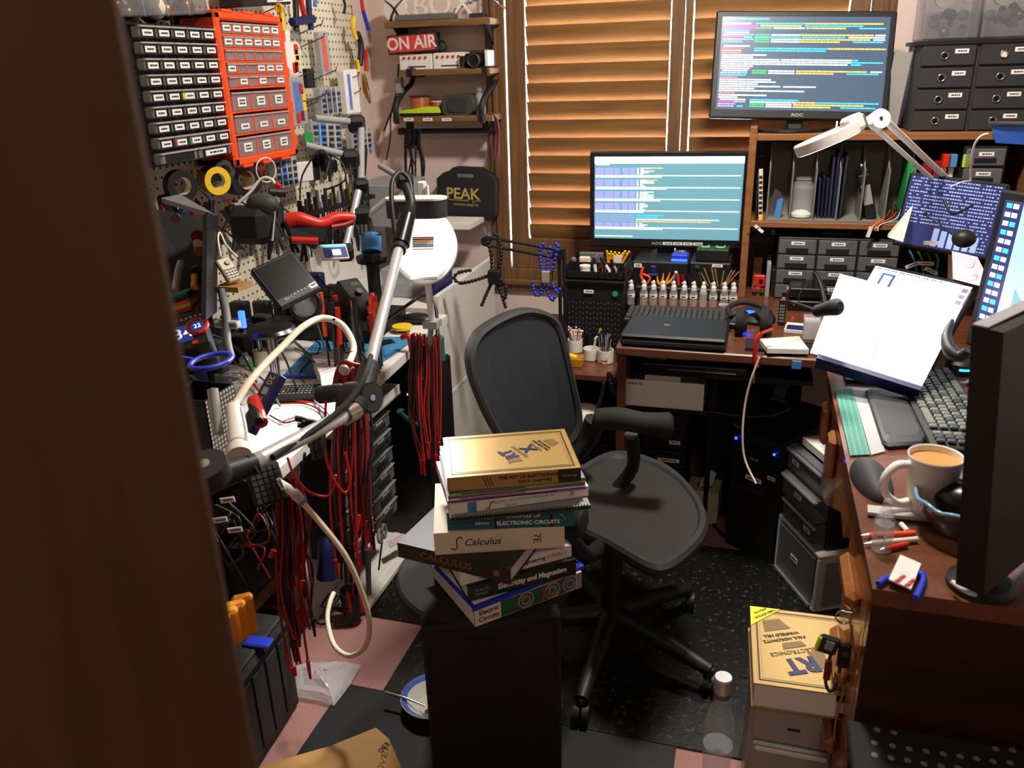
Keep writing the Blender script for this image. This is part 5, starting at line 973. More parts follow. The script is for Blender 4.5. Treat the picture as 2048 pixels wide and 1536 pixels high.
# spray bottle
p = Z(1763, 1108, RZ); t = T('spray_bottle', 'clear spray bottle of liquid standing at the near corner of the right desk', 'bottle', (p.x, p.y + .012, RZ + .0005)); r = .0165
B().la([(r * .9, 0), (r, .002), (r, .058), (r * .8, .066), (.009, .070)], 'glass', n=28, cap=False).done('bottle', t); B().la([(r * .93, .003), (r * .93, .052), (0, .052)], 'water', n=28).done('liquid', t); B().la([(.0105, .068), (.0105, .078), (.008, .082), (.0075, .094), (.004, .098), (0, .098)], 'clear', n=20).tb([(0, 0, .07), (.004, 0, .01)], .001, 'white', n=5).done('sprayer', t)
B().la([(r * 1.01, .024), (r * 1.01, .046)], 'clear', n=28, cap=False).done('sleeve', t); txt('IPA', .007, 'ink', t, (-.006, -r - .0006, .034))
# pack of scalpel handles, pens behind bottle
B().pr([Z(1734, 1015, RZ + .004), Z(1735, 1030, RZ + .004), Z(1912, 1050, RZ + .004), Z(1912, 1032, RZ + .004)], (0, 0, .006), 'alu').done('metal_ruler', label='silver metal bar lying behind the clear spray bottle', cat='ruler')
for i, (a_, e_, c, lab) in enumerate((((1722, 1071), (1830, 1066), 'orange', 'orange pen with a metal tip behind the spray bottle'), ((1728, 1088), (1835, 1078), 'cream', 'cream pen with a metal tip behind the spray bottle'), ((1760, 1100), (1815, 1088), 'red', 'red pen partly under the glass bowl'), ((1800, 1046), (1815, 1062), 'white', 'short white pen cap behind the spray bottle'))):
    s, e = Z(*a_, RZ + .006), Z(*e_, RZ + .006); B().tb([s, s + (e - s) * .14], [.0015, .004], 'alu', sm=1).tb([s + (e - s) * .14, e], .0048, c, sm=1).done('pen', label=lab, cat='pen')
# glass bowl and black case in it
p = Z(1900, 1075, RZ); t = T('glass_bowl', 'dark patterned glass bowl with a blue rim on the right desk', 'bowl', (p.x + .018, p.y + .03, RZ + .0005)); M('bowl_glass', (96, 70, 70), .1, alpha=.6, var=.3, scale=60); M('rim_blue', (120, 160, 185), .15, var=.2, scale=60)
B().la([(.032, 0), (.045, .006), (.070, .040), (.078, .062), (.074, .062), (.066, .040), (.04, .010), (0, .008)], 'bowl_glass', n=40).done('bowl_wall', t); B().tb([(.076 * math.cos(a_), .076 * math.sin(a_), .062 + .0025 * math.sin(a_ * 9)) for a_ in [i * math.pi / 20 for i in range(41)]], .004, 'rim_blue', n=6, sm=1, cap=False).done('bowl_rim', t)
q = t.location; B().at(q.x + .012, q.y + .005, q.z + .052, rz=-10).sp((0, 0, 0), (.056, .040, .034), 'black_gloss', 28, 14).done('glasses_case', label='glossy black rounded case resting in the glass bowl', cat='case')
# sachet, blue handled scissors/pen
a, c_, d = Z(1800, 1112, .762), Z(1842, 1130, .762), Z(1776, 1160, .758); b = B(); P4 = [Z(1800, 1112, .762), Z(1842, 1130, .762), Z(1822, 1181, .760), Z(1777, 1161, .760)]; b.pr(P4, (0, 0, .003), 'white'); o = b.done('sachet', label='white paper sachet with red print at the near edge of the right desk', cat='sachet')
x = (P4[2] - P4[3]).normalized(); ang = math.degrees(math.atan2(x.y, x.x))
for k, (px, py) in enumerate(((1800, 1158), (1820, 1166))): q = Z(px, py, .7655) - o.location; txt('STRONG', .008, 'red', o, (q.x, q.y, q.z), (0, 0, ang + 90), bold=.0003)
b = B(); b.tb([Z(1757, 1168, .756), Z(1770, 1158, .757), Z(1785, 1154, .757)], .005, 'blue').tb([Z(1847, 1152, .757), Z(1843, 1172, .757), Z(1830, 1200, .757)], .0055, 'blue').bx(0, 0, 0, 0, 0, 0, 'blue'); b = B(); b.tb([Z(1757, 1168, .756), Z(1770, 1158, .757), Z(1790, 1153, .756), Z(1830, 1146, .756), Z(1847, 1152, .757), Z(1843, 1172, .757), Z(1832, 1196, .757)], .0052, 'blue'); o = b.done('blue_pliers', label='tool with curved blue handles under the white sachet', cat='tool')
# near monitor seen from behind
P = [D(1944, 652, 1.16), D(1910, 1176, 1.12)]
M('mon_back', (18, 17, 16), .5)
t = T('computer_monitor', 'large black monitor seen from behind at the right, closest to the viewer', 'monitor', (0, 0, 0)); C_ = Z(1911, 1168, .80); A_ = Y(1944, 652, C_.y + .01); dr = V((.58, .81, 0)).normalized()
up = (A_ - C_); b = B(); nrm = V((.81, -.58, 0)).normalized()
b.pr([C_, C_ + dr * .5, C_ + dr * .5 + up * 1.0, A_ + dr * .0], (nrm * .04), 'mon_back'); b.done('housing', t)
b = B(); b.pr([A_ + V((0, 0, .001)), A_ + dr * .5 + up * .02 + V((0, 0, .001)), A_ + dr * .5 + up * .02 + nrm * .02, A_ + nrm * .02 + V((0, 0, .001))], (0, 0, .002), 'lgrey'); b.done('top_edge', t)
q = C_ + dr * .10 + nrm * .0; B().at(q.x, q.y, RZ + .001).la([(.0, 0), (.05, 0), (.05, .008), (.04, .014), (0, .016)], 'black', n=36).done('foot', t); b = B(); b.tb([Z(1905, 1164, .77), Z(1930, 1180, .772), Z(1962, 1176, .772), Z(1975, 1165, .772)], .004, 'white'); b.done('white_cable_or_glint', label='white highlight shaped as a strand at the foot of the nearest monitor', cat='cable')  # the white strand imitates highlights on the monitor foot
B().pr([(q.x - .02, q.y - .01, RZ + .01), (q.x + .02, q.y - .01, RZ + .01), (q.x + .02, q.y + .01, RZ + .01), (q.x - .02, q.y + .01, RZ + .01)], (0, 0, .1), 'black').done('neck', t)
# right side big monitor at the frame edge
def vframe(tl, xd, W_, H_, tilt):
    x = V(xd).normalized(); z = (V((0, 0, 1)) - x * x.z).normalized(); y = z.cross(x); z = (z * math.cos(rad(tilt)) + y * math.sin(rad(tilt))).normalized(); y = z.cross(x); m = Matrix((x, y, z)).transposed().to_4x4(); m.translation = tl + x * W_ / 2 - z * H_ / 2; return W_, H_, m
W_, H_, m = vframe(D(2012, 400, 1.95), (.50, -.86, 0), .58, .345, 4); t = monitor('computer_monitor', 'large bright monitor cut off by the right frame edge with icon columns', m, W_, H_, (.022, .02), scr='scr_lb'); m_ = m
b = B(); y = -.0014; b.bx(-W_ / 2, -W_ / 2 + .055, y, y + .0003, -H_ / 2, H_ / 2, 'scr_navy')
for i in range(16):
    for j in range(2): b.bx(-W_ / 2 + .008 + j * .02, -W_ / 2 + .024 + j * .02, y - .0006, y, H_ / 2 - .016 - i * H_ / 16.5, H_ / 2 - .005 - i * H_ / 16.5, 't_cyan' if (i + j) % 3 == 0 else 't_white')
b.pr([(-W_ / 2 + .09, y - .0003, -H_ / 2), (-W_ / 2 + .09, y - .0003, -H_ / 2 + .15), (-W_ / 2 + .26, y - .0003, -H_ / 2)], (0, .0002, 0), 'scr_teal'); b.done('screen_text', t)
B().bx(-.03, .03, .02, .06, -H_ / 2 - .06, 0, 'black').done('neck', t)
# bright screen behind the open book
A_, Bq, C_ = D(1752, 532, 2.36), D(1945, 575, 2.10), D(1690, 745, 2.30); W_, H_, m = frame3(A_, Bq, C_); t = monitor('tablet_display', 'bright white tilted display with a blue bracket shape behind the open book', m, W_ , H_, (.010, .010), scr='scr_white', depth=.028); t['category'] = 'monitor'
b = B(); y = -.0014
for i in range(26): b.bx(-W_ / 2 + .002 + i * .0085, -W_ / 2 + .008 + i * .0085, y - .0004, y, H_ / 2 - .006, H_ / 2 - .003, 'scr_navy' if i % 3 else 't_cyan')
M('scr_blue2', (60, 100, 165), .6, var=0, emit=.5)
x0 = -W_ / 2 + .035; b.bx(x0, x0 + .008, y - .0004, y, H_ / 2 - .05, H_ / 2 - .02, 'scr_blue2').bx(x0, x0 + .045, y - .0004, y, H_ / 2 - .02, H_ / 2 - .015, 'scr_blue2').bx(x0 + .037, x0 + .045, y - .0004, y, H_ / 2 - .052, H_ / 2 - .02, 'scr_blue2')
for i in range(14): b.bx(W_ / 2 - .02, W_ / 2 - .004, y - .0006, y, H_ / 2 - .02 - i * .017, H_ / 2 - .009 - i * .017, 'scr_navy')
b.done('screen_text', t)
# open book on a stand
tl, tc, tr_, bl_, bc, br_ = D(1680, 548, 2.14), D(1793, 582, 2.10), D(1925, 612, 2.02), D(1620, 706, 2.06), D(1733, 743, 2.00), D(1842, 776, 1.93)
t = T('open_book', 'large open book with white pages propped on a stand on the right desk', 'book', (0, 0, 0)); n1 = (tr_ - tl).cross(bl_ - tl).normalized(); n1 = n1 if n1.y > 0 else -n1
b = B()
def page(a, c, d, e, bulge, m_, nm, th=.012):
    n = 8; rows = []; 
    for i in range(n + 1):
        u = i / n; of = n1 * (-bulge * math.sin(math.pi * u)); rows.append((a.lerp(c, u) + of, e.lerp(d, u) + of))
    vs = [r_[0] for r_ in rows] + [r_[1] for r_ in rows]; k = n + 1; vs2 = [v + n1 * th for v in vs]; fs = [(i, i + 1, k + i + 1, k + i) for i in range(n)]; f2 = [tuple(q + 2 * k for q in f_) for f_ in fs]
    side = [(i, i + 1, 2 * k + i + 1, 2 * k + i) for i in range(n)] + [(k + i, k + i + 1, 3 * k + i + 1, 3 * k + i) for i in range(n)] + [(0, k, 3 * k, 2 * k), (n, k + n, 3 * k + n, 2 * k + n)]
    B().add(vs + vs2, fs + f2 + side, m_, False).done(nm, t)
page(tl, tc, bc, bl_, .006, 'paper', 'left_page'); page(tc, tr_, br_, bc, .007, 'paper', 'right_page', .03)
B().tb([tc - n1 * .001, bc - n1 * .001], .0012, 'pale_pink', sm=1).done('book_gutter', t)
x = (br_ - bl_).normalized(); dn = (bl_ - tl).normalized(); b = B(); s0 = bl_ + dn * .003 + n1 * .016 + x * .02; e0 = br_ + dn * .003 + n1 * .03
b.pr([s0 - n1 * .03, e0 - n1 * .045, e0 - n1 * .045 + dn * .012, s0 - n1 * .03 + dn * .012], n1 * .05, 'navy'); b.done('stand_ledge', label='dark blue ledge of the book stand under the open book', cat='book stand')
b = B(); q = (tl + br_) / 2 + n1 * .05; b.tb([q, V((q.x + .06, q.y + .10, RZ + .01))], .008, 'black', sm=1).pr([V((q.x - .06, q.y - .03, RZ + .001)), V((q.x + .1, q.y - .03, RZ + .001)), V((q.x + .1, q.y + .14, RZ + .001)), V((q.x - .06, q.y + .14, RZ + .001))], (0, 0, .008), 'black'); b.done('display_stand', label='black base behind the open book holding the bright display', cat='stand')
b = B(); b.pr([Z(1655, 735, RZ), Z(1680, 728, RZ), Z(1770, 750, RZ), Z(1735, 763, RZ)], (0, 0, .004), 'clear_grey'); b.done('clear_bag_strip', label='crinkled clear packet lying on the desk under the open book', cat='packet')
# foam microphone and arm
a, c_ = D(1634, 622, 2.02), D(1675, 613, 1.95); t = T('microphone', 'black foam microphone poking in front of the open book page', 'microphone', (0, 0, 0)); d_ = (c_ - a).normalized(); B().tb([a, a + d_ * .02, c_ - d_ * .008, c_, c_ + d_ * .010], [.015, .0155, .021, .020, .010], 'black_matte', n=20, sm=3).done('foam_cover', t); B().tb([D(1580, 604, 2.15), D(1607, 612, 2.08), a], .004, 'black').done('boom', t)
b = B(); b.tb([D(1629, 545, 2.3), D(1640, 566, 2.28), D(1648, 600, 2.26), D(1650, 630, 2.25)], .006, 'black'); b.tb([D(1629, 545, 2.3), D(1614, 568, 2.3), D(1598, 590, 2.3), D(1600, 612, 2.3)], .0015, 'black'); b.done('headset_boom', label='thin bent black headset boom left of the open book', cat='boom')
# small monitor with table of numbers
A_ = D(1824, 350, 2.50); Bq = D(2012, 374, 2.36); W_, H_, m = vframe(A_, Bq - A_, (Bq - A_).length, .205, 6); t = monitor('computer_monitor', 'small black monitor filled with rows of numbers above the bright display', m, W_, H_, (.008, .010), scr='scr_navy', depth=.03)
b = B(); y = -.0014
for r_ in range(20):
    for c in range(34):
        if r_ < 14 or c > 26:
            if R.random() < .82: b.bx(-W_ / 2 + .006 + c * (W_ - .012) / 34, -W_ / 2 + .006 + (c + R.choice((.55, .7, .8))) * (W_ - .012) / 34, y - .0004, y, H_ / 2 - .006 - r_ * H_ / 20.5, H_ / 2 - .0025 - r_ * H_ / 20.5, 't_grey')
for i in range(6): b.bx(-W_ / 2 + .10 + i * .022, -W_ / 2 + .116 + i * .022, y - .0004, y, -H_ / 2 + .006, -H_ / 2 + (.06, .055, .052, .04, .045, .05)[i], 't_grey')
b.done('screen_text', t)
b = B(); b.tb([D(1946, 410, 2.2), D(1905, 428, 2.2), D(1888, 398, 2.22)], .0035, 'black').tb([D(1851, 430, 2.25), D(1878, 448, 2.22), D(1905, 470, 2.2)], .0022, 'black'); b.sp(D(1850, 428, 2.25), .006, 'black', 8, 6); b.sp(D(1928, 477, 2.17), (.030, .028, .024), 'black', 20, 12); b.done('webcam', label='black ball-shaped webcam on bent wires in front of the small monitor', cat='webcam')
q = D(1862, 486, 2.42); B().bx(q.x - .02, q.x + .02, q.y, q.y + .001, q.z - .006, q.z + .006, 'label').done('cable_tag', label='white tag hanging under the small monitor', cat='label')
b = B(); b.pr([D(1826, 412, 2.50), D(1777, 470, 2.46), D(1776, 475, 2.46), D(1806, 484, 2.46)], V((0, .014, 0)), 'white'); b.done('white_wedge', label='white triangular plastic wedge left of the small monitor', cat='wedge')
b = B(); n = 6; P1, P2, P3, P4 = D(1904, 502, 2.15), D(1955, 514, 2.10), D(1976, 576, 2.02), D(1906, 558, 2.12); b.pr([P1, P2, D(1968, 540, 2.06), P3, P4], V((0, .001, 0)), 'pale_pink'); b.done('paper_note', label='curled pale paper note taped under the small monitor', cat='note')
B().tb([D(1938, 517, 2.06), D(1948, 520, 2.05), D(1944, 534, 2.05), D(1930, 530, 2.06)], .0025, 'white').done('tape_curl', label='curl of white tape on the pale paper note', cat='tape')
# phone at the top right
t = T('phone', 'dark blue lit phone held out on an arm at the right frame edge', 'phone', (0, 0, 0)); M('phone_blue', (22, 52, 112), .2, var=0, emit=.5)
P = [D(1982, 250, 2.1), D(2060, 250, 2.0), D(2060, 290, 2.0), D(1992, 286, 2.08)]; B().pr(P, V((0, .01, 0)), 'phone_blue').done('screen', t); B().tb([D(1978, 247, 2.1), D(2060, 248, 1.99)], .006, 'steel', sm=1).done('phone_edge', t)
B().tb([D(1976, 268, 2.12), D(1962, 272, 2.12), D(1948, 292, 2.15), D(1942, 330, 2.2), D(1941, 362, 2.24)], .003, 'white').done('white_cable_or_glint', label='white charging cable dropping from the phone at the right edge', cat='cable'); B().tb([D(1942, 362, 2.24), D(1925, 364, 2.2), D(1900, 374, 2.2)], .002, 'white').done('white_cable_or_glint', label='thin white wire running across the top of the small monitor', cat='cable')
# blue lit gadget behind monitor, curved cable
t = T('speaker', 'round dark gadget glowing cyan between the open book and nearest monitor', 'speaker', (0, 0, 0)); q = Z(1925, 752, RZ); t.location = (q.x, q.y + .03, RZ); B().la([(.035, 0), (.038, .004), (.038, .028), (.03, .036), (0, .038)], 'black', n=32).done('housing', t); B().tb([(-.012, -.038, .018), (.0, -.0395, .018), (.014, -.037, .018)], .0028, 'led_cyan', n=6).done('glow_strip', t)
B().tb([D(1905, 640, 1.9), D(1893, 672, 1.88), D(1900, 700, 1.86), D(1920, 712, 1.84), D(1935, 700, 1.82)], [.004, .011, .016, .014, .008], 'black', n=12).done('headset_band', label='glossy black curved headset arm right of the open book', cat='arm')
b = B(); b.tb([Z(1890, 752, RZ + .006), Z(1905, 764, RZ + .006), Z(1930, 766, RZ + .006), Z(1942, 760, RZ + .006)], .005, 'lgrey'); b.done('coiled_cable', label='loop of pale cable in front of the cyan glowing gadget', cat='cable')
# magnifier lamp (right)
t = T('magnifier_lamp', 'white ring magnifier lamp on a double arm above the right desk', 'lamp', (0, 0, 0))
c0, c1 = D(1592, 305, 2.05), D(1735, 243, 2.02); ax = (c1 - c0).normalized(); cen = (c0 + c1) / 2 - ax * .012; vw = (cen - CP).normalized(); up = ax.cross(vw).normalized(); up = up if up.z > 0 else -up; up = (up * math.cos(rad(3)) - ax.cross(up) * math.sin(rad(3)) * (1 if ax.cross(up).dot(vw) > 0 else -1)).normalized(); r_ = (c1 - c0).length / 2 * .86
m = Matrix((ax, up.cross(ax), up)).transposed().to_4x4(); m.translation = cen
B().mx(m).la([(r_ * .78, -.012), (r_, -.014), (r_ * 1.01, .010), (r_ * .98, .014), (r_ * .80, .014), (r_ * .78, -.012)], 'white', n=56, cap=False).done('ring_head', t)
M('lamp_glow', (255, 250, 240), .5, var=0, emit=9); B().mx(m).la([(r_ * .80, -.0125), (r_ * .97, -.0145)], 'lamp_glow', n=48, cap=False).done('ring_tube', t); B().mx(m).la([(r_ * .78, .0), (0, .001)], 'glass', n=40, cap=False).done('lens', t)
B().mx(m).bx(r_ * .60, r_ * 1.18, -.03, .03, -.012, .030, 'white', .008).bx(r_ * 1.1, r_ * 1.22, -.026, .026, -.010, .024, 'grey', .006).done('head_block', t)
J = D(1757, 240, 2.02); B().mx(Matrix.Translation(J) @ RW.to_4x4()).cy((0, 0, -.012), (0, 0, .014), .024, 'white', n=32).cy((-.028, -.004, -.01), (-.028, -.004, .012), .011, 'white', n=20).bx(-.03, .0, -.016, .012, -.009, .01, 'white', .006).cy((0, 0, .014), (0, 0, .016), .004, 'steel').done('joint', t)
e1, e2 = D(1905, 368, 2.55), D(1884, 372, 2.54); B().tb([D(1770, 240, 2.03), e1], .0085, 'white', sm=1).tb([D(1752, 258, 2.03), D(1873, 366, 2.52)], .0065, 'white', sm=1).tb([e1, V((e1.x + .05, e1.y + .0, RZ + .02))], .0085, 'white', sm=1).done('arm', t); q = V((e1.x + .05, e1.y + .0, RZ)); B().la([(.05, 0), (.05, .014), (.02, .024), (0, .024)], 'white', c=q).done('lamp_base', t)
light('magnifier_lamp_light', 'SPOT', cen - up * .03, 30, (1.0, .97, .92), .05, D(1790, 680, 2.0), 80, .8)
# ================================================================== office chair
SZ = .455
t = T('office_chair', 'black mesh office chair with its seat turned towards the viewer', 'chair', (-.30, 1.87, 0)); O = t.location
ol = [(1120, 960), (1167, 928), (1219, 903), (1273, 906), (1342, 933), (1396, 977), (1417, 1018), (1411, 1059), (1383, 1100), (1342, 1133), (1301, 1134), (1246, 1104), (1205, 1080), (1150, 1054), (1105, 1030), (1090, 990)]
P = [Z(x_, y_, SZ) for x_, y_ in ol]; n = len(P)
def cat(P, k=4, closed=True):
    out = []; n = len(P)
    for i in range(n):
        a, b_, c, d = P[(i - 1) % n], P[i], P[(i + 1) % n], P[(i + 2) % n]
        for j in range(k): t_ = j / k; out.append(.5 * ((2 * b_) + (c - a) * t_ + (2 * a - 5 * b_ + 4 * c - d) * t_ * t_ + (3 * b_ - a - 3 * c + d) * t_ ** 3))
    return out
P = cat(P); cen = sum(P, V()) / len(P); n = len(P); F = (P[6 * 4] - P[14 * 4 + 2]).normalized()
def drop(p, s): q = cen + (p - cen) * s; f = max(0, (q - cen).dot(F) - .10); return q - V((0, 0, 1)) * (f * f * 2.2)
def shell(scs, m_, nm, par):
    rows = [[drop(p, s) + V((0, 0, z)) - O for p in P] for s, z in scs]; b = B()
    for i in range(len(rows) - 1): b.add(rows[i] + rows[i + 1], [(j, (j + 1) % n, n + (j + 1) % n, n + j) for j in range(n)], m_, True)
    if scs[-1][0] == 0: pass
    return b.done(nm, par)
shell([(.80, -.03), (.94, -.034), (1.0, -.018), (1.0, -.004), (.965, .006), (.90, .004), (.87, -.006)], 'char', 'seat_frame', t); shell([(.875, -.005), (.6, -.012), (.3, -.016), (0, -.018)], 'mesh', 'seat_mesh', t)
lat = V((.53, .85, 0)).normalized(); fwd = V((.85, -.53, 0)).normalized(); ub = (V((0, 0, 1)) * math.cos(rad(14)) - fwd * math.sin(rad(14))); nb = lat.cross(ub); P0 = V((-.52, 1.84, .78))
ol = [(1066, 618), (1037, 623), (998, 639), (959, 662), (939, 688), (931, 717), (935, 752), (951, 795), (968, 830), (992, 868), (1025, 900), (1080, 915), (1140, 900), (1160, 868), (1158, 825), (1146, 776), (1130, 707), (1119, 659), (1111, 639), (1095, 625)]
P = [PL(x_, y_, P0, nb) for x_, y_ in ol]; P = cat(P, 3); cen2 = sum(P, V()) / len(P); n = len(P)
def curve(p, s, o): q = cen2 + (p - cen2) * s; l_ = (q - cen2).dot(lat) / .25; v_ = (q - cen2).dot(ub) / .28; return q + fwd * (.035 * l_ * l_ - .03 * v_ * v_) + fwd * o - O
rows = [[curve(p, s, o) for p in P] for s, o in ((.90, .004), (.95, .010), (1.0, .006), (1.01, -.006), (1.0, -.018), (.93, -.02), (.90, .004))]; b = B()
for i in range(6): b.add(rows[i] + rows[i + 1], [(j, (j + 1) % n, n + (j + 1) % n, n + j) for j in range(n)], 'char', True)
b.done('back_frame', t)
rows = [[curve(p, s, o) for p in P] for s, o in ((.905, .0), (.6, -.006), (.3, -.008), (.001, -.009))]; b = B()
for i in range(3): b.add(rows[i] + rows[i + 1], [(j, (j + 1) % n, n + (j + 1) % n, n + j) for j in range(n)], 'mesh_back', True)
b.done('back_mesh', t)
def arm(a, c, nm): 
    a, c = a - O, c - O; d = c - a
    B().tb([a - d * .06, a, a + d * .3 + V((0, 0, .006)), a + d * .65, c, c + d * .08], [.02, .028, .030, .028, .033, .018], 'black_matte', n=16, sm=4).done('armrest', t)
arm(Z(1195, 838, .67), Z(1335, 850, .67), 0)
b = B(); q = Z(1262, 870, .62) - O; b.tb([q, V((q.x - .0, q.y + .05, .50)), V((q.x - .06, q.y + .04, .40)), V((.0, .08, .37))], .018, 'black', n=10); q = Z(1190, 860, .60) - O; b.tb([q + V((0, 0, .03)), q + V((-.03, .0, -.04)), V((-.20, .1, .46))], .03, 'black', n=10); b.done('arm_support', t)
a_ = Z(1122, 1036, .62); arm(a_, a_ + V((.05, -.01, 0)), 1); q = a_ - O; B().tb([q, V((q.x + .04, q.y + .08, .48)), V((0, 0, .38))], .02, 'black', n=10).done('arm_support', t)
B().cy((0, 0, .10), (0, 0, .36), .028, 'black', n=16).bx(-.11, .11, -.09, .09, .36, .42, 'black', .02).tb([(-.12, .06, .40), (-.24, .10, .50), (-.24, .06, .62)], .03, 'black').done('column', t)
for k in range(5):
    a_ = rad(72 * k + 50); e = V((.30 * math.cos(a_), .30 * math.sin(a_), .075)); lg = B().tb([(0, 0, .12), e * .5 + V((0, 0, .065)), e], [.034, .026, .018], 'black', n=10).done('base_leg', t)
    B().cy((e.x - .018, e.y, .034), (e.x - .002, e.y, .034), .027, 'black', n=18).cy((e.x + .004, e.y, .034), (e.x + .020, e.y, .034), .027, 'black', n=18).cy((e.x, e.y, .04), (e.x, e.y, .08), .008, 'steel').done('caster', lg)
# ================================================================== floor things
t = T('rimmed_bowl', 'white bowl with a blue rim on the black mat, partly behind the stand', 'bowl', (0, 0, .0075)); q = Z(866, 1398, .035); t.location = (q.x, q.y, .0075)
B().la([(.04, 0), (.045, .004), (.070, .030), (.082, .040), (.080, .042), (.066, .033), (.042, .009), (0, .008)], 'skin_white', n=48).done('bowl_wall', t); M('rim_cobalt', (88, 112, 190), .3, var=.05); B().la([(.0805, .0425), (.0665, .0338)], 'rim_cobalt', n=48, cap=False).done('blue_band', t)
B().la([(.040, .012), (.0, .020)], 'cream', n=20).done('food_remains', t); p = t.location; b = B(); a, c_ = Z(770, 1384, .052), Z(850, 1412, .040)
b.tb([a, (a + c_) / 2 + V((0, 0, .004)), c_], [.005, .0035, .003], 'chrome', n=8); b.at().sp(c_ + (c_ - a).normalized() * .02 - V((0, 0, .012)), (.022, .015, .004), 'chrome', 16, 8); b.done('spoon', label='silver spoon resting in the blue rimmed bowl', cat='spoon')
# clear bag on the floor
pts = [(578, 1338), (610, 1326), (690, 1322), (722, 1330), (700, 1370), (668, 1412), (640, 1402), (583, 1392)]
rows = [Z(x_, y_, .012) for x_, y_ in pts]; cb = sum(rows, V()) / 8; b = B(); k = 5; vs = []
for i in range(k + 1):
    s = 1 - i / k; vs += [cb + (p_ - cb) * s + V((0, 0, .034 * math.sin(math.pi * .5 * (1 - s)) + R.uniform(-.006, .006) * (i > 0))) for p_ in rows]
b.add(vs, [(i * 8 + j, i * 8 + (j + 1) % 8, (i + 1) * 8 + (j + 1) % 8, (i + 1) * 8 + j) for i in range(k) for j in range(8)], 'bag'); b.bx(0, 0, 0, 0, 0, 0, 'bag'); o = b.done('plastic_bag', label='crumpled clear plastic bag lying on the pink carpet', cat='plastic bag') if False else B().add(vs, [(i * 8 + j, i * 8 + (j + 1) % 8, (i + 1) * 8 + (j + 1) % 8, (i + 1) * 8 + j) for i in range(k) for j in range(8)], 'bag').done('plastic_bag', label='crumpled clear plastic bag lying on the pink carpet', cat='plastic bag')
# kraft bag at the bottom
t = T('paper_bag', 'brown kraft paper mailer in the bottom left corner on the floor', 'paper bag', (0, 0, 0)); zb_ = .10
top = [Z(430, 1570, .10), Z(560, 1520, .12), Z(660, 1492, .13), Z(752, 1455, .15), Z(778, 1478, .145), Z(800, 1528, .12), Z(830, 1620, .10), Z(640, 1700, .10)]
ct = sum(top, V()) / 8; b = B(); b.add(top + [ct + V((0, 0, .03))], [(i, (i + 1) % 8, 8) for i in range(8)], 'kraft', True); b.add(top + [V((p_.x, p_.y, .008)) for p_ in top], [(i, (i + 1) % 8, 8 + (i + 1) % 8, 8 + i) for i in range(8)], 'kraft'); b.done('bag_body', t)
q = Z(770, 1505, .135); txt('OVE18', .018, 'ink', t, (q.x - .0, q.y, .150), (18, 22, 95))
# water bottle
t = T('water_bottle', 'tall glass water bottle with a steel cap near the gold textbook', 'bottle', (.004, 1.40, .0005)); zc_ = Y(1440, 1352, 1.40).z
t.location = (Y(1440, 1440, 1.40).x, 1.40, .0075); h = zc_ - .0075
B().la([(.031, 0), (.034, .004), (.030, h * .30), (.034, h * .52), (.031, h * .66), (.019, h * .80), (.0165, h * .92)], 'glass', n=36, cap=False).done('bottle', t); B().la([(.029, .006), (.028, h * .3), (.031, h * .5), (0, h * .501)], 'water', n=32).done('water', t)
B().la([(.0185, h * .90), (.0185, h * .985), (.017, h), (0, h)], 'alu', n=36).la([(.0165, h * .86), (.0165, h * .90)], 'black', n=30, cap=False).done('cap', t)
# ================================================================== left wall pegboard
BX = -1.535
pg = B().bx(-1.548, BX, 1.05, 3.12, .78, 2.35, 'pegboard'); pg.done('pegboard', label='large cream pegboard covering the left wall above the workbench', cat='pegboard', loc=(0, 0, 0))
def xframe(tl, tr, bl, xp, xr=None):   # panel on a plane facing the room; tr and bl may sit on another plane
    return frame3(X(*tl, xp), X(*tr, xp if xr is None else xr), X(*bl, xp))
def hang(name, lab, cat, tl, tr, bl, xp, th, m, bev=.003, group=None):
    w, h, mm = xframe(tl, tr, bl, xp); t = T(name, lab, cat, mat=mm, group=group)
    B().bx(-w / 2, w / 2, 0, th, -h / 2, h / 2, m, bev).done('case' if name != 'case' else 'shell', t); return t, w, h
def wallunit(name, lab, tl, tr, bl, br, xp):
    y0 = (X(*tl, xp).y + X(*bl, xp).y) / 2; y1 = (X(*tr, xp).y + X(*br, xp).y) / 2; z1 = (X(*tl, xp).z + X(*tr, xp).z) / 2; z0 = (X(*bl, xp).z + X(*br, xp).z) / 2
    t = T(name, lab, 'organiser', (xp, y0, z0), 90); return t, y1 - y0, z1 - z0
OX = -1.40
t, W_, H_ = wallunit('parts_organiser', 'bright orange wall organiser of clear small drawers with white labels', (430, 16), (572, 38), (465, 346), (586, 304), OX); M('drawer_clear', (176, 150, 150), .2, var=.15, alpha=.5, scale=40); M('clear_lip', (190, 178, 178), .25, var=0, alpha=.75)
dp = .128; b = B(); b.bx(0, W_, .10, dp, 0, H_, 'orange', .004)
b.bx(0, .026, -.004, dp, 0, H_, 'orange', .006).bx(W_ - .022, W_, -.004, dp, 0, H_, 'orange', .006).bx(0, W_, -.004, dp, 0, .026, 'orange', .006).bx(0, W_, -.004, dp, H_ - .022, H_, 'orange', .006)
for sx in (.12, .42, .72): b.bx(W_ * sx, W_ * (sx + .14), -.004, .06, -.006, .004, 'orange', .003).bx(W_ * sx, W_ * (sx + .14), -.004, .06, H_ - .004, H_ + .006, 'orange', .003)
for sz in (.15, .4, .65, .9): b.bx(-.006, .004, -.004, .06, H_ * sz - .03, H_ * sz, 'orange', .003).bx(W_ - .004, W_ + .006, -.004, .06, H_ * sz - .03, H_ * sz, 'orange', .003)
z = .026; rows = []
for hh in (.054, .052, .052): rows.append((z, hh, 3)); z += hh + .008
rest = (H_ - .022 - z); rh = rest / 5
for k in range(5): rows.append((z + .002, rh - .003, 6)); z += rh
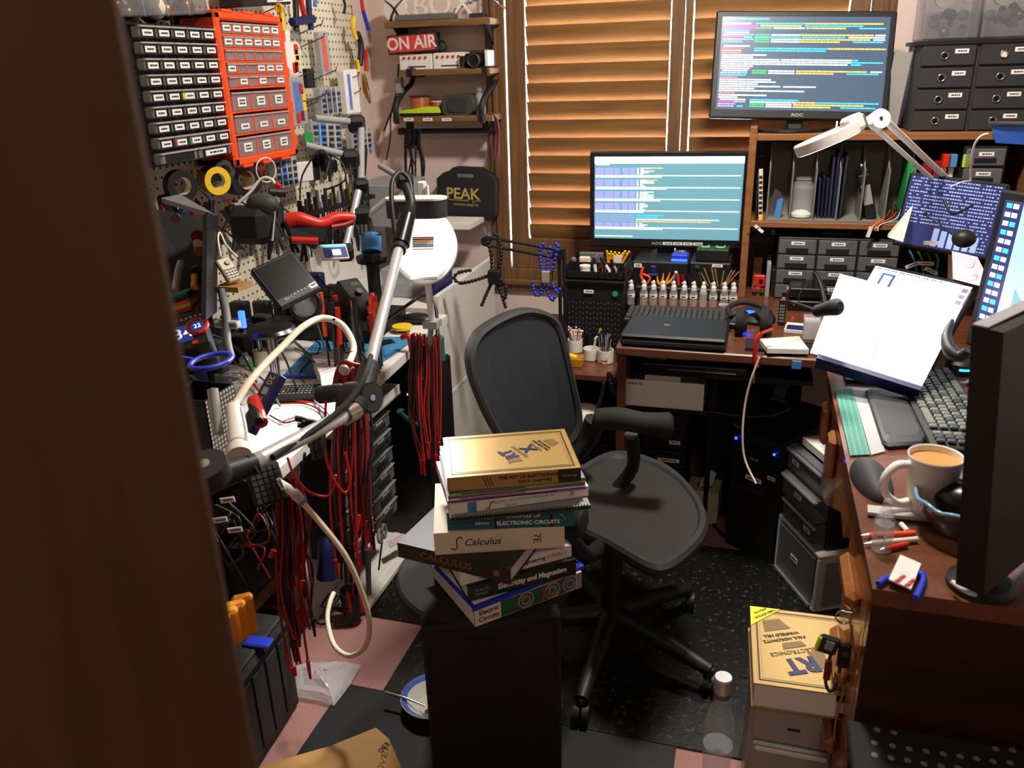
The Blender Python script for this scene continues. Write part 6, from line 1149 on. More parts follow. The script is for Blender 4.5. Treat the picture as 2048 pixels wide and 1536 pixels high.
for z, hh, n in rows: b.bx(.02, W_ - .02, 0, .1, z - .006, z - .001, 'orange')
for z, hh, n in rows:
    for c in range(1, n): b.bx(.026 + c * (W_ - .052) / n - .0028, .026 + c * (W_ - .052) / n + .0028, -.003, .09, z, z + hh - .010, 'orange')
b.done('frame', t)
k = 0
for z, hh, n in rows:
    w_ = (W_ - .052) / n
    for c in range(n):
        x = .026 + c * w_; dr = B().bx(x + .002, x + w_ - .002, -.002, .003, z, z + hh - .004, 'drawer_clear').bx(x + .001, x + w_ - .001, -.006, -.001, z + hh - .009, z + hh - .004, 'clear_lip', .001)
        fill_ = [None, 'char', 'grey', 'dred', 'char', 'cream', 'char'][(k * 5 + c) % 7]
        if n == 3: fill_ = ['char', 'char', 'grey', 'char', 'cream', 'white', 'dred', 'dred', 'grey'][k] if k < 9 else fill_
        if fill_: dr.bx(x + .006, x + w_ - .006, .012, .09, z + .002, z + hh * R.uniform(.35, .75), fill_, .003)
        dr = dr.done('drawer', t); lb_ = not (n == 6 and z > .3 and (k % 6) in (2, 3) and rows.index((z, hh, n)) in (4, 5) and c in (0, 1, 2))
        if rows.index((z, hh, n)) == 5 or (rows.index((z, hh, n)) == 4 and c in (1, 2)) or (rows.index((z, hh, n)) == 3 and c in (0, 2, 4)): lb_ = False
        if lb_:
            s_ = .040 if n == 3 else w_ * .72; h_ = .015 if (c + k) % 2 else .024
            B().stk(x + w_ / 2 - s_ / 2, x + w_ / 2 + s_ / 2, z + hh * .2, z + hh * .2 + h_, -.0022, ink=1 if h_ < .02 else 2).done('paper_label', dr)
        k += 1
t, W_, H_ = wallunit('parts_organiser', 'black wall organiser of grey translucent drawers left of the orange one', (268, 42), (436, 58), (318, 338), (458, 310), OX); M('drawer_smoke', (120, 118, 120), .25, var=.2, alpha=.85, scale=30)
B().bx(0, W_, .02, dp, 0, H_, 'black', .004).bx(0, W_, 0, dp, H_ - .004, H_, 'black').done('frame', t)
rh = H_ / 9.4
for r_ in range(9):
    z = .006 + r_ * rh * 1.04; n = 5 if r_ else 2
    for c in range(n):
        if r_ in (4, 6) and c == 3: pass
        w_ = (W_ - .01) / n; x = .005 + c * w_; dr = B().bx(x + .003, x + w_ - .003, -.004, .03, z, z + rh * .78, 'drawer_smoke', .003).bx(x + .001, x + w_ - .001, -.009, -.002, z + rh * .66, z + rh * .78, 'clear_lip', .001)
        if (r_, c) in ((1, 1), (1, 2), (4, 2)): dr.bx(x + .004, x + .016, -.0046, -.003, z + .004, z + rh * .5, {1: 'red', 2: 'green'}.get(c if r_ == 1 else 0, 'yellow'))
        else: dr.bx(x + w_ * .12, x + w_ * .88, -.0048, -.0035, z + .002, z + rh * .62, 'black')
        dr = dr.done('drawer', t)
        if r_ or c: B().stk(x + w_ * .19, x + w_ * .81, z + rh * .12, z + rh * .52, -.0052).done('paper_label', dr)
t, w, h = hang('compartment_box', 'clear compartment box of odds and ends on top of the black organiser', 'box', (225, -34), (408, -30), (250, 34), -1.42, .10, 'clear_grey'); b = B(); [b.bx(-w / 2 + w * k / 4, -w / 2 + w * k / 4 + .003, -.001, .09, -h / 2, h / 2, 'clear') for k in range(1, 4)]; b.done('divider_walls', t); b = B(); [b.sp((R.uniform(-w * .45, w * .45), R.uniform(.02, .07), R.uniform(-h * .4, h * .1)), R.uniform(.012, .03), R.choice(['cream', 'grey', 'brass', 'lgrey']), 8, 6) for _ in range(14)]; b.done('small_parts', t, kind='stuff')
# things hanging on the pegboard
M('print_red', (206, 96, 76), .5, var=.2, scale=60); M('print_blue', (96, 120, 186), .5, var=.3, scale=60); M('clear_bits', (176, 178, 180), .2, var=.3, alpha=.7, scale=90)
for nm, lab, tl, tr, bl, xp, th, m, ex in (
    ('blister_pack', 'slim clear pack with a red and blue printed strip high on the pegboard', (636, 64), (655, 63), (650, 152), -1.48, .02, 'clear_bits', ('print_red', .45)),
    ('blister_pack', 'white pack with a violet edge hanging right of the red printed one', (687, 140), (714, 138), (705, 228), -1.46, .03, 'paper', ('print_blue', .2)),
    ('clear_case', 'clear case of red, blue and yellow connectors right of the orange organiser', (577, 155), (607, 153), (593, 253), -1.42, .03, 'clear_bits', ('print_blue', .5)),
    ('card', 'white instruction card hanging beside the top of the orange organiser', (568, 58), (580, 62), (580, 140), -1.44, .003, 'paper', None),
    ('card', 'white card hanging behind the coloured connector case', (578, 84), (592, 86), (592, 150), -1.46, .003, 'paper', None),
    ('black_pouch', 'small black pouch hanging in the middle of the pegboard', (614, 137), (628, 137), (624, 176), -1.47, .02, 'black', None),
    ('compartment_box', 'grey compartment box on the pegboard above the others', (640, 175), (680, 172), (650, 232), -1.46, .03, 'clear_bits', ('grey', .5)),
    ('compartment_box', 'tall clear compartment box with blue tint below the grey one', (622, 238), (682, 240), (636, 300), -1.44, .03, 'clear_bits', ('lblue', .25)),
    ('compartment_box', 'clear compartment box hanging near the right edge of the pegboard', (704, 258), (742, 256), (712, 312), -1.46, .03, 'clear_bits', ('grey', .3)),
    ('compartment_box', 'clear ribbed box below the orange organiser', (548, 312), (592, 306), (562, 378), -1.43, .03, 'clear_bits', ('lblue', .3)),
    ('green_tag', 'green card tag at the lower right corner of the orange organiser', (610, 262), (626, 264), (614, 290), -1.42, .004, 'green', None),
    ('white_adapter', 'white moulded adapter on the lower pegboard', (594, 326), (625, 322), (600, 366), -1.44, .03, 'white', None),
    ('digital_thermometer', 'white pen thermometer hanging by the grey stand pole', (687, 350), (697, 348), (697, 380), -1.44, .012, 'white', ('ink', .4))):
    t, w, h = hang(nm, lab, nm.replace('_', ' '), tl, tr, bl, xp, th, m)
    if ex: B().bx(-w * .3, w * (-.3 + ex[1]), -.0008, 0, -h * .4, h * .4, ex[0]).done('printed_panel', t)
    if 'compartment' in nm:
        b = B(); [b.bx(-w / 2 + w * k / 4, -w / 2 + w * k / 4 + .002, -.002, .02, -h / 2, h / 2, 'white') for k in range(1, 4)]; [b.bx(-w * .45 + c * w * .25, -w * .3 + c * w * .25, -.0015, 0, -h * .42 + r_ * h * .2, -h * .30 + r_ * h * .2, R.choice(['ink', 'char', 'grey', 'navy'])) for c in range(4) for r_ in range(4)]; b.done('compartments', t)
    if 'coloured' in lab or 'yellow' in lab:
        b = B(); [b.bx(x_, x_ + .02, -.002, 0, z_, z_ + .03, m_) for x_, z_, m_ in ((w * .1, h * .15, 'red'), (w * .22, h * -.02, 'yellow'), (w * .2, -h * .2, 'yellow'), (-w * .3, -h * .44, 'red'), (-.0, -h * .4, 'dred'))]; b.done('connector_bits', t)
for i, (px, py) in enumerate(((556, 16), (632, 56), (635, 82), (612, 150), (640, 196), (622, 212), (660, 148), (705, 158), (708, 190), (665, 240), (520, 350), (455, 352), (466, 320))):
    a = X(px - 34, py + 12, BX); e = X(px + 12, py - 8, BX + .10); B().tb([a, e, e + V((.004, 0, .012))], .002, 'steel', n=6, sm=1).done('peg_hook', label='thin metal hook sticking out of the pegboard', cat='hook', group='hooks on the pegboard')
def tape(px, py, r, wd, c, lab, rim=None, core='cream', xp=-1.42):
    p = X(px, py, xp); t = T('tape_roll', lab, 'tape', (p.x, p.y, p.z), 62)
    B().la([], 'black') if False else None
    b = B(); n = 32
    for ra, rb, m_ in ((r, r, c), (r * .55, r * .55, core)):
        a = [(ra * math.cos(i * 2 * math.pi / n), 0, ra * math.sin(i * 2 * math.pi / n)) for i in range(n)]; e = [(x, wd, z) for x, _, z in a]; b.add(a + e, [(i, (i + 1) % n, n + (i + 1) % n, n + i) for i in range(n)], m_, True)
    for y in (0, wd):
        a = [(r * math.cos(i * 2 * math.pi / n), y, r * math.sin(i * 2 * math.pi / n)) for i in range(n)]; e = [(x * .55, y, z * .55) for x, _, z in a]; b.add(a + e, [(i, (i + 1) % n, n + (i + 1) % n, n + i) for i in range(n)], rim or c)
    b.done('roll', t)
tape(366, 372, .040, .03, 'black', 'roll of black tape at the left end of the lower pegboard'); tape(436, 362, .038, .05, 'brass', 'stack of yellow tape rolls on a pegboard hook', 'yellow'); tape(450, 342, .030, .035, 'case_dark', 'small dark green tape roll above the wide black one'); tape(494, 360, .048, .07, 'black', 'wide black tape roll right of the yellow rolls'); tape(506, 330, .036, .04, 'dred', 'dark red tape roll behind the wide black one')
p = X(532, 340, -1.36); b = B().at(p.x, p.y, p.z, rz=70); b.tor((0, 0, 0), .034, .002, 'white', n=32, k=6); b.done('clear_ring', label='clear plastic ring hanging under the orange organiser', cat='ring')
# hand tools on the upper pegboard
def ptool(a, m_, e, r, c, lab, cat='tool', name='hand_tool', xp=-1.47, tip=None, group=None):
    A, Mp, E_ = X(*a, xp), X(*m_, xp), X(*e, xp); b = B().tb([A, Mp, E_], r, c, n=8)
    if tip: b.tb([E_, E_ + (E_ - Mp) * .9], [r * .6, r * .25], tip, n=6, sm=1)
    return b.done(name, label=lab, cat=cat, group=group)
ptool((708, 34), (706, 54), (712, 78), .009, 'yellow', 'yellow plier handle at the upper right of the pegboard', 'pliers', 'pliers'); ptool((726, 20), (732, 42), (737, 60), .008, 'blue', 'blue plier handle beside the wall corner', 'pliers', 'pliers'); ptool((722, -10), (724, 6), (726, 22), .007, 'red', 'red plier handle above the blue one', 'pliers', 'pliers')
ptool((714, 66), (722, 90), (720, 130), .012, 'black', 'black wire stripper hanging below the yellow handle'); ptool((728, 100), (732, 118), (733, 142), .009, 'red', 'red gripped screwdriver hanging by the wall corner', 'screwdriver', 'screwdriver'); ptool((714, 120), (717, 136), (716, 146), .007, 'yellow', 'yellow grip below the black wire stripper')
ptool((727, 148), (732, 180), (740, 206), [.008, .014, .004], 'brass', 'bristle brush hanging at the lower right of the tools', 'brush', 'brush'); ptool((684, -10), (690, 10), (688, 26), .005, 'black', 'black tweezers hanging high on the pegboard', 'tweezers', 'tweezers')
ptool((600, -10), (606, 20), (612, 36), .009, 'red', 'red handled tool at the top of the pegboard'); ptool((616, -10), (618, 20), (622, 60), .010, 'navy', 'black-blue handled tool right of the red one'); ptool((590, -10), (592, 20), (592, 62), .010, 'black', 'black handled tool left of the red one'); ptool((630, -12), (631, 0), (630, 12), .007, 'lblue', 'short blue handled tool at the very top of the pegboard')
b = B(); a, c_ = X(584, 44, -1.46), X(626, 38, -1.46); b.tb([a, c_], .014, 'navy', n=6, sm=1); b.done('blue_clamp', label='dark blue plastic clamp across the top tools', cat='clamp')
b = B(); b.tb([X(559, 14, -1.40), X(564, 34, -1.40), X(566, 62, -1.40)], .008, 'yellow', n=8); b.tor((X(558, 16, -1.40).x, X(558, 16, -1.40).y, X(558, 16, -1.40).z), .010, .004, 'yellow', n=16); b.done('yellow_tool', label='yellow looped tool at the top right corner of the orange organiser', cat='tool')
t, w, h = hang('bench_meter', 'black meter with a white strip at the very top beside the organisers', 'meter', (482, -20), (578, -22), (486, 14), -1.42, .08, 'black'); B().bx(-w * .02, w * .48, -.001, 0, -h * .3, h * .05, 'white').done('display', t); txt('0.000', .016, 'ink', t, (w * .24, -.0016, -h * .13))
# rack of screwdrivers and bits
a, c_ = X(592, 425, -1.44), X(726, 388, -1.44); b = B(); b.pr([a, c_, c_ - V((0, 0, .014)), a - V((0, 0, .014))], (.05, 0, 0), 'black'); b.done('tool_rack', label='black tool rack strip across the lower pegboard', cat='rack')
for i in range(26):
    u = (i + .5) / 26; p = a.lerp(c_, u) + V((.025, 0, 0)); L = R.uniform(.09, .15)
    B().tb([p + V((0, 0, .02 + .02 * (i % 3))), p - V((0, 0, .005))], .006, ['black', 'char', 'black', 'brass', 'black', 'grey', 'lgrey'][i % 7], n=7, sm=1).tb([p, p + V((R.uniform(-.008, .008), R.uniform(-.01, .01), -L))], .0028, 'black' if i % 3 else 'char', n=6, sm=1).done('bit_driver', label='thin dark driver standing in the black rack strip of the pegboard', cat='screwdriver', group='drivers in the pegboard rack')
for i in range(54):
    y_ = 1.55 + (i * .618 % 1) * 1.45; z_ = .98 + (i * .377 % 1) * .30 - max(0, y_ - 2.2) * .06; k = i % 5; m_ = ['black', 'char', 'black', 'stand_black', 'navy', 'black', 'case_dark', 'dred'][i % 8]; x_ = -1.50 + (i % 3) * .03
    b = B().at(x_, y_, z_, rx=R.uniform(-25, 25))
    if k == 0: b.bx(-.015, .02, -.022, .022, -.04, .04, m_, .008)
    elif k == 1: b.tb([(0, 0, .06), (.005, .005, 0), (0, 0, -.07)], [.008, .010, .005], m_)
    elif k == 2: b.tb([(0, 0, .05), (.02, .03, .02), (.02, .02, -.05), (.02, -.03, -.04), (0, -.02, .03)], .003, m_, n=6)
    elif k == 3: b.tb([(0, -.012, .06), (0, 0, 0), (0, .018, -.07)], .006, m_).tb([(0, .012, .06), (0, 0, 0), (0, -.018, -.07)], .006, m_)
    else: b.bx(-.01, .02, -.014, .014, -.055, .055, m_, .006)
    b.done('hanging_gadget', label='small dark tool or adapter crowded on the lower pegboard behind the bench clutter', cat='tool', group='dark gadgets crowded on the lower pegboard')
# ================================================================== workbench
BZ = .75
t = T('workbench', 'white topped electronics workbench along the left wall', 'workbench', (0, 0, 0))
B().pr([(-1.53, 1.33, BZ - .028), (-.93, 1.33, BZ - .028), (-.985, 2.52, BZ - .028), (-1.53, 2.52, BZ - .028)], (0, 0, .028), 'white').done('worktop', t)
B().bx(-1.54, -1.53, 1.1, 2.5, .02, .72, 'black_matte').done('back_panel', t)
B().bx(-1.26, -1.172, 1.757, 1.775, .0, .72, 'white').bx(-1.19, -1.172, 1.775, 2.0, 0, .72, 'white').done('leg_panel', t)
B().bx(-1.53, -1.02, 2.49, 2.51, 0, .72, 'black_matte').done('end_panel', t)
for z in (.46, .24, .05): B().bx(-1.52, -1.16, 1.15, 1.74, z, z + .016, 'dark_desk').done('lower_shelf', t)
# shelving at the far end
t = T('white_shelving', 'white shelving unit standing between the workbench and the wall corner', 'shelf', (0, 0, 0))
B().bx(-1.05, -1.032, 2.56, 3.2, 0, .80, 'white').bx(-1.53, -1.512, 2.56, 3.2, 0, .98, 'white').done('side_panel', t)
B().bx(-1.51, -1.05, 2.56, 3.18, .735, .755, 'white').done('shelf_board', t); B().bx(-1.51, -1.03, 2.56, 3.18, .40, .418, 'white').done('shelf_board', t); B().pr([(-1.51, 3.0, .95), (-1.06, 3.0, .95), (-1.06, 3.18, .95), (-1.51, 3.18, .95)], (0, 0, .018), 'white').done('shelf_board', t)
B().bx(-1.50, -1.30, 2.90, 3.17, .97, 1.13, 'lgrey', .004).done('grey_cabinet', label='light grey metal cabinet on the white shelving behind the lamp', cat='cabinet')
def zc(px, py, z=BZ): return Z(px, py, z)
q = Y(832, 560, 3.0); B().bx(q.x - .035, q.x + .015, 2.95, 3.12, .756, .93, 'blue', .004).done('blue_bin', label='dark blue plastic box on the white shelving left of the lamp stand', cat='box')
q = Y(905, 650, 2.9); B().bx(q.x - .012, q.x + .022, 2.70, 2.86, .756, .92, 'navy', .003).done('blue_box', label='dark blue and violet box standing at the right end of the white shelving', cat='box') if False else B().bx(-1.10, -1.065, 2.62, 2.80, .756, .92, 'navy', .003).done('blue_box', label='navy book-like box standing at the front of the white shelving', cat='box')
B().bx(-1.30, -1.18, 2.68, 2.82, .756, .86, 'clear_bits', .004).done('clear_tub', label='clear tub on the white shelving near the lamp stand', cat='tub')
# white drawers on the floor in the corner
for i, z in enumerate((.42, .53)): t = T('drawer_crate', 'white plastic drawer with an oval blue handle in the shelving, ' + ('lower', 'upper')[i], 'drawer', (-1.12, 2.585, z)); B().bx(-.08, .085, -.03, .3, 0, .10, 'cream', .004).done('drawer_body', t); B().sp((0.03, -.031, .06), (.022, .003, .008), 'navy', 14, 8).done('oval_handle', t)
# black computer under the bench far end and teal things
t = T('black_case', 'black computer case under the far end of the workbench', 'computer', (-1.09, 2.13, 0)); B().bx(-.17, .12, .12, .36, .0, .62, 'black', .006).bx(-.04, .118, .118, .12, .1, .6, 'black_gloss', .002).done('case', t); B().sp((.06, .116, .56), .004, 't_white', 8, 6).done('indicator_light', t)
q = X(882, 752, -.985); B().bx(-.99, -.972, q.y - .005, q.y + .02, .55, .70, 'teal', .003).done('teal_folder', label='teal plastic plate hanging at the far end of the red leads', cat='plate')
q = X(890, 870, -1.0); B().bx(-1.06, -.985, q.y - .2, q.y - .06, .40, .404, 'green_grid').done('small_cutting_mat', label='small dark green gridded mat under the far red leads', cat='cutting mat')
# ------------------------------------------------------------------ on the workbench
b = B(); b.pr([zc(560, 760), zc(742, 742), zc(836, 676), zc(640, 676)], (0, 0, .004), 'mat_blue'); b.pr([p_ + V((0, 0, .004)) for p_ in (zc(762, 695), zc(792, 688), zc(782, 680), zc(754, 686))], (0, 0, .0006), 'black').done('bench_mat', label='blue silicone work mat on the workbench', cat='work mat')
a, c_, d = Z(622, 712, .80), Z(722, 686, .80), Z(640, 752, .80)
b = B(); P = [Z(624, 712, .80), Z(722, 688, .80), Z(734, 722, .80), Z(641, 752, .80)]; b.pr(P, (0, 0, -.045), 'white'); o = b.done('white_box', label='bright white plastic box with red lines on the blue mat', cat='box')
b = B(); [b.pr([P[0].lerp(P[3], u) - o.location + V((0, 0, .0006)), P[1].lerp(P[2], u) - o.location + V((0, 0, .0006)), P[1].lerp(P[2], u + .02) - o.location + V((0, 0, .0006)), P[0].lerp(P[3], u + .02) - o.location + V((0, 0, .0006))], (0, 0, .0004), 'pale_pink') for u in (.1, .3, .8, .92)]; b.done('red_lines', o)
# remote control style keyboard
a, c_, d = Z(543, 770, BZ + .02), Z(650, 766, BZ + .02), Z(537, 794, BZ + .02); w_, l_, m = frame3(a, c_, d); t = T('remote_control', 'black remote control with small coloured keys on the workbench', 'remote', mat=m); B().bx(-w_ / 2, w_ / 2, 0, .018, -l_ / 2, l_ / 2, 'black', .006).done('handset_body', t)
b = B(); [b.bx(-w_ * .42 + i * w_ * .07, -w_ * .385 + i * w_ * .07, -.0015, 0, -l_ * .34 + j * l_ * .18, -l_ * .25 + j * l_ * .18, 'grey' if (i, j) not in ((3, 2), (3, 1), (2, 0)) else ('yellow', 'lime', 'red')[j % 3]) for i in range(11) for j in range(4)]; b.done('keys', t)
B().tb([zc(560, 757) + V((0, 0, .006)), zc(640, 757) + V((0, 0, .006)), zc(690, 752) + V((0, 0, .006))], .005, 'blue', n=8).done('blue_pen', label='blue pen between the mat and the black remote control', cat='pen')
# navy box lettered 20
a, c_, d = D(538, 741, 1.62), D(562, 749, 1.60), D(524, 875, 1.55); w_, h_, m = frame3(a, c_, d); t = T('slim_navy_box', 'slim navy box printed with a gold 20 leaning on the workbench front', 'box', mat=m); B().bx(-w_ / 2, w_ / 2, 0, .02, -h_ / 2, h_ / 2, 'navy', .002).done('carton', t)
txt('20', .020, 'gold_print', t, (0, -.001, h_ * .36), (90, 90, 0), bold=.0003); txt('SPUDGER', .008, 'lgrey', t, (.002, -.001, -h_ * .05), (90, 90, 0)); B().bx(-w_ * .2, w_ * .2, -.001, 0, h_ * .12, h_ * .24, 'lgrey').done('printed_mark', t)
# red and black meter, blue ring, perforated bin
b = B(); p, q = D(508, 800, 1.6), D(522, 846, 1.55); b.tb([p, q], .014, 'red', n=8, sm=1).tb([p + V((.004, -.012, -.004)), q + V((.004, -.012, .008))], .010, 'black', n=6, sm=1); b.done('meter_probe_case', label='red cased black handheld tester left of the slim navy box', cat='tester')
b = B(); c_ = D(422, 722, 1.55); b.tb([c_ + V((.034 * math.cos(a_), .045 * math.sin(a_), 0)) for a_ in [i * math.pi / 10 for i in range(21)]], .005, 'blue', n=6, sm=1, cap=False).tb([c_ + V((-.034, 0, 0)), c_ + V((-.075, -.03, .02))], .003, 'blue', sm=1); b.done('blue_loop', label='blue plastic loop over the black perforated bin', cat='loop')
t = T('mesh_bin', 'black perforated bin at the near end of the workbench', 'bin', (-1.09, 1.34, BZ)); B().bx(-.05, .05, -.05, .05, 0, .004, 'black').bx(-.05, .05, .048, .05, 0, .17, 'black').bx(.048, .05, -.05, .05, 0, .17, 'perf_side').bx(-.05, .05, -.05, -.048, 0, .17, 'perf_black').bx(-.05, -.048, -.05, .05, 0, .17, 'black').done('bin_wall', t)
b = B(); a, c_ = D(425, 778, 1.5), D(437, 868, 1.48); b.tb([a, c_], .010, 'milky', n=4, sm=1); b.done('pill_strip', label='narrow translucent compartment strip beside the black bin', cat='organiser')
# white solder arm: cylinder and gooseneck
t = T('fume_arm', 'white gooseneck arm arching over the workbench from a white handle', 'gooseneck arm', (0, 0, 0)); a, c_ = D(467, 815, 1.5), D(478, 905, 1.42)
B().tb([c_, c_ + (a - c_) * .5, a], [.0165, .015, .0138], 'skin_white', n=24, sm=1).tb([c_ - (a - c_) * .06, c_ + (a - c_) * .08], .021, 'skin_white', n=24, sm=1).tb([c_ + (a - c_) * .17, c_ + (a - c_) * .2], .018, 'white', n=24, sm=1).done('handle', t)
B().tb([a, D(476, 800, 1.52), D(498, 765, 1.56), D(530, 728, 1.62), D(566, 692, 1.68), D(604, 655, 1.74), D(645, 636, 1.8), D(684, 650, 1.82), D(706, 688, 1.80), D(703, 715, 1.76), D(690, 736, 1.72)], .0072, 'cream', n=14).done('flexible_neck', t)
B().tb([D(694, 728, 1.72), D(688, 742, 1.70)], .012, 'alu', n=12, sm=1).done('neck_tip', t)
for i, (px, py, dd) in enumerate(((562, 698, 1.68), (662, 640, 1.81), (697, 705, 1.77), (471, 812, 1.5))): c_ = D(px, py, dd); B().tb([c_ + V((-.010, -.004, 0)), c_ + V((.010, .002, .002))], .0022, 'black', sm=1).done('cable_tie', t)
B().tb([D(482, 815, 1.48), D(490, 850, 1.45), D(498, 905, 1.42)], .003, 'white').done('thin_white_cable', label='thin white cable hanging beside the white handle', cat='cable')
# little things on the bench
t = T('cream_pot', 'cream round pot with a brush in it on the workbench', 'pot', (0, 0, 0)); p = zc(524, 730); t.location = p; B().la([(.020, 0), (.022, .002), (.022, .045), (.019, .046), (.018, .04), (0, .04)], 'cream', n=26).done('pot_wall', t); B().la([(.008, .04), (.008, .08), (.006, .084)], 'chrome', n=14).done('metal_stem', t)
t = T('label_bottle', 'clear bottle with a green label beside the cream pot', 'bottle', tuple(zc(495, 748))); B().la([(.017, 0), (.018, .003), (.018, .045), (.009, .056), (.009, .062)], 'clear', n=24).done('bottle', t); B().la([(.0184, .006), (.0184, .034)], 'green', n=24, cap=False).done('green_label', t)
p = zc(432, 745); B().bx(p.x - .03, p.x + .03, p.y - .02, p.y + .04, BZ + .001, BZ + .07, 'clear_bits', .004).done('clear_tub', label='clear violet-tinted tub with a paper strip on the near workbench', cat='tub')
p = zc(470, 762); t = T('parts_dish', 'clear dish of small metal parts on the near workbench', 'dish', (p.x, p.y, BZ)); B().bx(-.04, .035, -.035, .035, .001, .03, 'clear', .004).done('dish', t); b = B(); [b.sp((R.uniform(-.03, .025), R.uniform(-.025, .025), R.uniform(.006, .02)), R.uniform(.003, .007), R.choice(['brass', 'steel', 'grey', 'dred']), 6, 5) for _ in range(30)]; b.done('metal_parts', t, kind='stuff')
B().tb([zc(450, 735) + V((0, 0, .05)), zc(480, 752) + V((0, 0, .03)), zc(520, 790) + V((0, 0, .01))], .003, 'red').tb([zc(446, 733) + V((0, 0, .052)), zc(456, 737) + V((0, 0, .046))], .006, 'red', sm=1).done('red_lead', label='red lead with a red clip lying across the near workbench', cat='lead')
for i, (pts, c) in enumerate((([(545, 800), (590, 805), (640, 815), (668, 850)], 'red'), ([(560, 812), (610, 812), (645, 830), (660, 862)], 'dred'), ([(568, 790), (620, 800), (640, 820), (652, 850)], 'lblue'), ([(540, 835), (570, 850), (600, 845), (615, 870)], 'black'), ([(590, 700), (620, 720), (600, 750), (610, 770)], 'black'), ([(555, 690), (600, 680), (640, 690), (630, 720)], 'black'), ([(560, 850), (600, 838), (612, 860), (600, 890)], 'red'))):
    B().tb([zc(*q) + V((0, 0, .006)) for q in pts], .002, c, n=6).done('loose_wire', label=('long red', 'dark red', 'light blue', 'black', 'black', 'black', 'short red')[i] + ' wire lying loose on the workbench ' + ('in front of the remote control', 'below the long red one', 'curving past the remote control', 'beside the slim navy box', 'across the blue mat', 'behind the white box', 'at the worktop front edge')[i], cat='wire')
for i in range(8):
    a_ = D(590 + (i * 13) % 30, 835 + (i * 9) % 30, 1.5); B().tb([a_, a_ + V((.02, .01, -.012)), a_ + V((.03, -.01, -.05))], .005, 'black', n=6).done('test_clip', label='small black test clip in the tangle at the worktop front edge', cat='clip', group='black test clips on the workbench')
p = zc(800, 668); t = T('solder_reel', 'yellow disc lying at the far end of the blue mat', 'reel', (p.x, p.y + .02, BZ)); B().la([(.03, 0.012), (.032, .014), (.032, .022), (0, .023)], 'yellow', n=30).la([(.012, 0), (.012, .012)], 'black', n=16).done('disc', t)
p = zc(772, 662); B().at(p.x - .0, p.y + .03, BZ + .02).sp((0, 0, 0), (.014, .012, .018), 'brass', 12, 8).done('brass_wool', label='brass wool tip cleaner beside the yellow disc', cat='wool')
p = zc(825, 655); B().at(p.x, p.y + .05, BZ + .018).sp((0, 0, 0), (.055, .03, .016), 'black', 24, 10).done('black_mouse', label='flat black oval gadget behind the yellow disc', cat='gadget')
B().tb([zc(770, 662) + V((0, 0, .03)), D(815, 610, 2.3), D(850, 590, 2.35), D(872, 620, 2.35), D(875, 690, 2.3)], .005, 'black').done('black_strap', label='thick black cable arching behind the yellow disc', cat='cable')
b = B(); b.tb([Y(803, 676, 2.12), Y(812, 672, 2.12), Y(820, 676, 2.12), Y(824, 700, 2.12), Y(828, 712, 2.12)], [.008, .009, .010, .010, .006], 'red', n=8); b.done('red_clamp', label='red clamp gripping the far front corner of the workbench', cat='clamp')
# radio clock
a, c_, d = D(322, 636, 1.72), D(400, 612, 1.74), D(334, 712, 1.66); w_, h_, m = frame3(a, c_, d); t = T('radio_clock', 'black soldering station panel with a lit blue display and a red ringed dial', 'station', mat=m); B().bx(-w_ / 2, w_ / 2, 0, .08, -h_ / 2, h_ / 2, 'black', .004).done('housing', t)
screen_mat('lcd', (30, 50, 120), .8); B().bx(-w_ * .42, w_ * .12, -.001, 0, -h_ * .30, h_ * .12, 'lcd').done('display', t); txt('334', h_ * .36, 't_white', t, (-w_ * .2, -.0016, -h_ * .09), bold=.0004)
B().tor((w_ * .30, -.002, -h_ * .02), h_ * .18, h_ * .045, 'red', n=28).cy((w_ * .30, -.003, -h_ * .02), (w_ * .30, 0, -h_ * .02), h_ * .15, 'lcd').done('dial', t); txt('22', h_ * .14, 't_white', t, (w_ * .30, -.0036, -h_ * .02)); B().bx(w_ * .08, w_ * .2, -.003, 0, -h_ * .44, -h_ * .36, 'red').done('red_button', t)
b = B(); [b.bx(-w_ * .42 + i * w_ * .12, -w_ * .37 + i * w_ * .12, -.001, 0, h_ * .26, h_ * .29, 'label') for i in range(8)]; b.done('button_row', t)
for i, c in enumerate(('red', 'lime', 'orange', 'navy', 'teal')): q = D(352 - i * 2, 628 - i * 7, 1.73 + i * .005); B().at(q.x, q.y, q.z, rx=0, rz=20, ry=-14).bx(-.04, .035, 0, .05, 0, .006, c).done('coloured_card', label=c.replace('navy', 'dark blue') + ' edged card in the pile on top of the black station', cat='card')
# beige remote
w_, h_, m = frame3(D(431, 520, 1.85), D(457, 512, 1.87), D(443, 568, 1.83)); t = T('beige_controller', 'cream keypad controller propped between the dark rack and the black screen', 'controller', mat=m); B().bx(-w_ / 2, w_ / 2, 0, .016, -h_ / 2, h_ / 2, 'cream', .003).done('keypad_body', t)
b = B(); [b.bx(-w_ * .38 + i * w_ * .22, -w_ * .24 + i * w_ * .22, -.001, 0, -h_ * .42 + j * h_ * .12, -h_ * .36 + j * h_ * .12, 'grey') for i in range(4) for j in range(4)]; b.cy((w_ * .15, -.004, h_ * .25), (w_ * .15, 0, h_ * .25), .006, 'steel'); b.done('keys', t)
B().tb([D(442, 514, 1.86), D(436, 480, 1.9), D(440, 465, 1.92), D(452, 490, 1.92), D(475, 515, 1.92)], .0025, 'cream').done('cream_cable', label='cream cable looping up from the cream keypad controller', cat='cable')
B().bx(*(lambda q: (q.x - .03, q.x + .03, q.y, q.y + .06, q.z - .012, q.z))(D(452, 574, 1.84)), 'ply').done('wood_block', label='small plywood block under the cream keypad controller', cat='block')
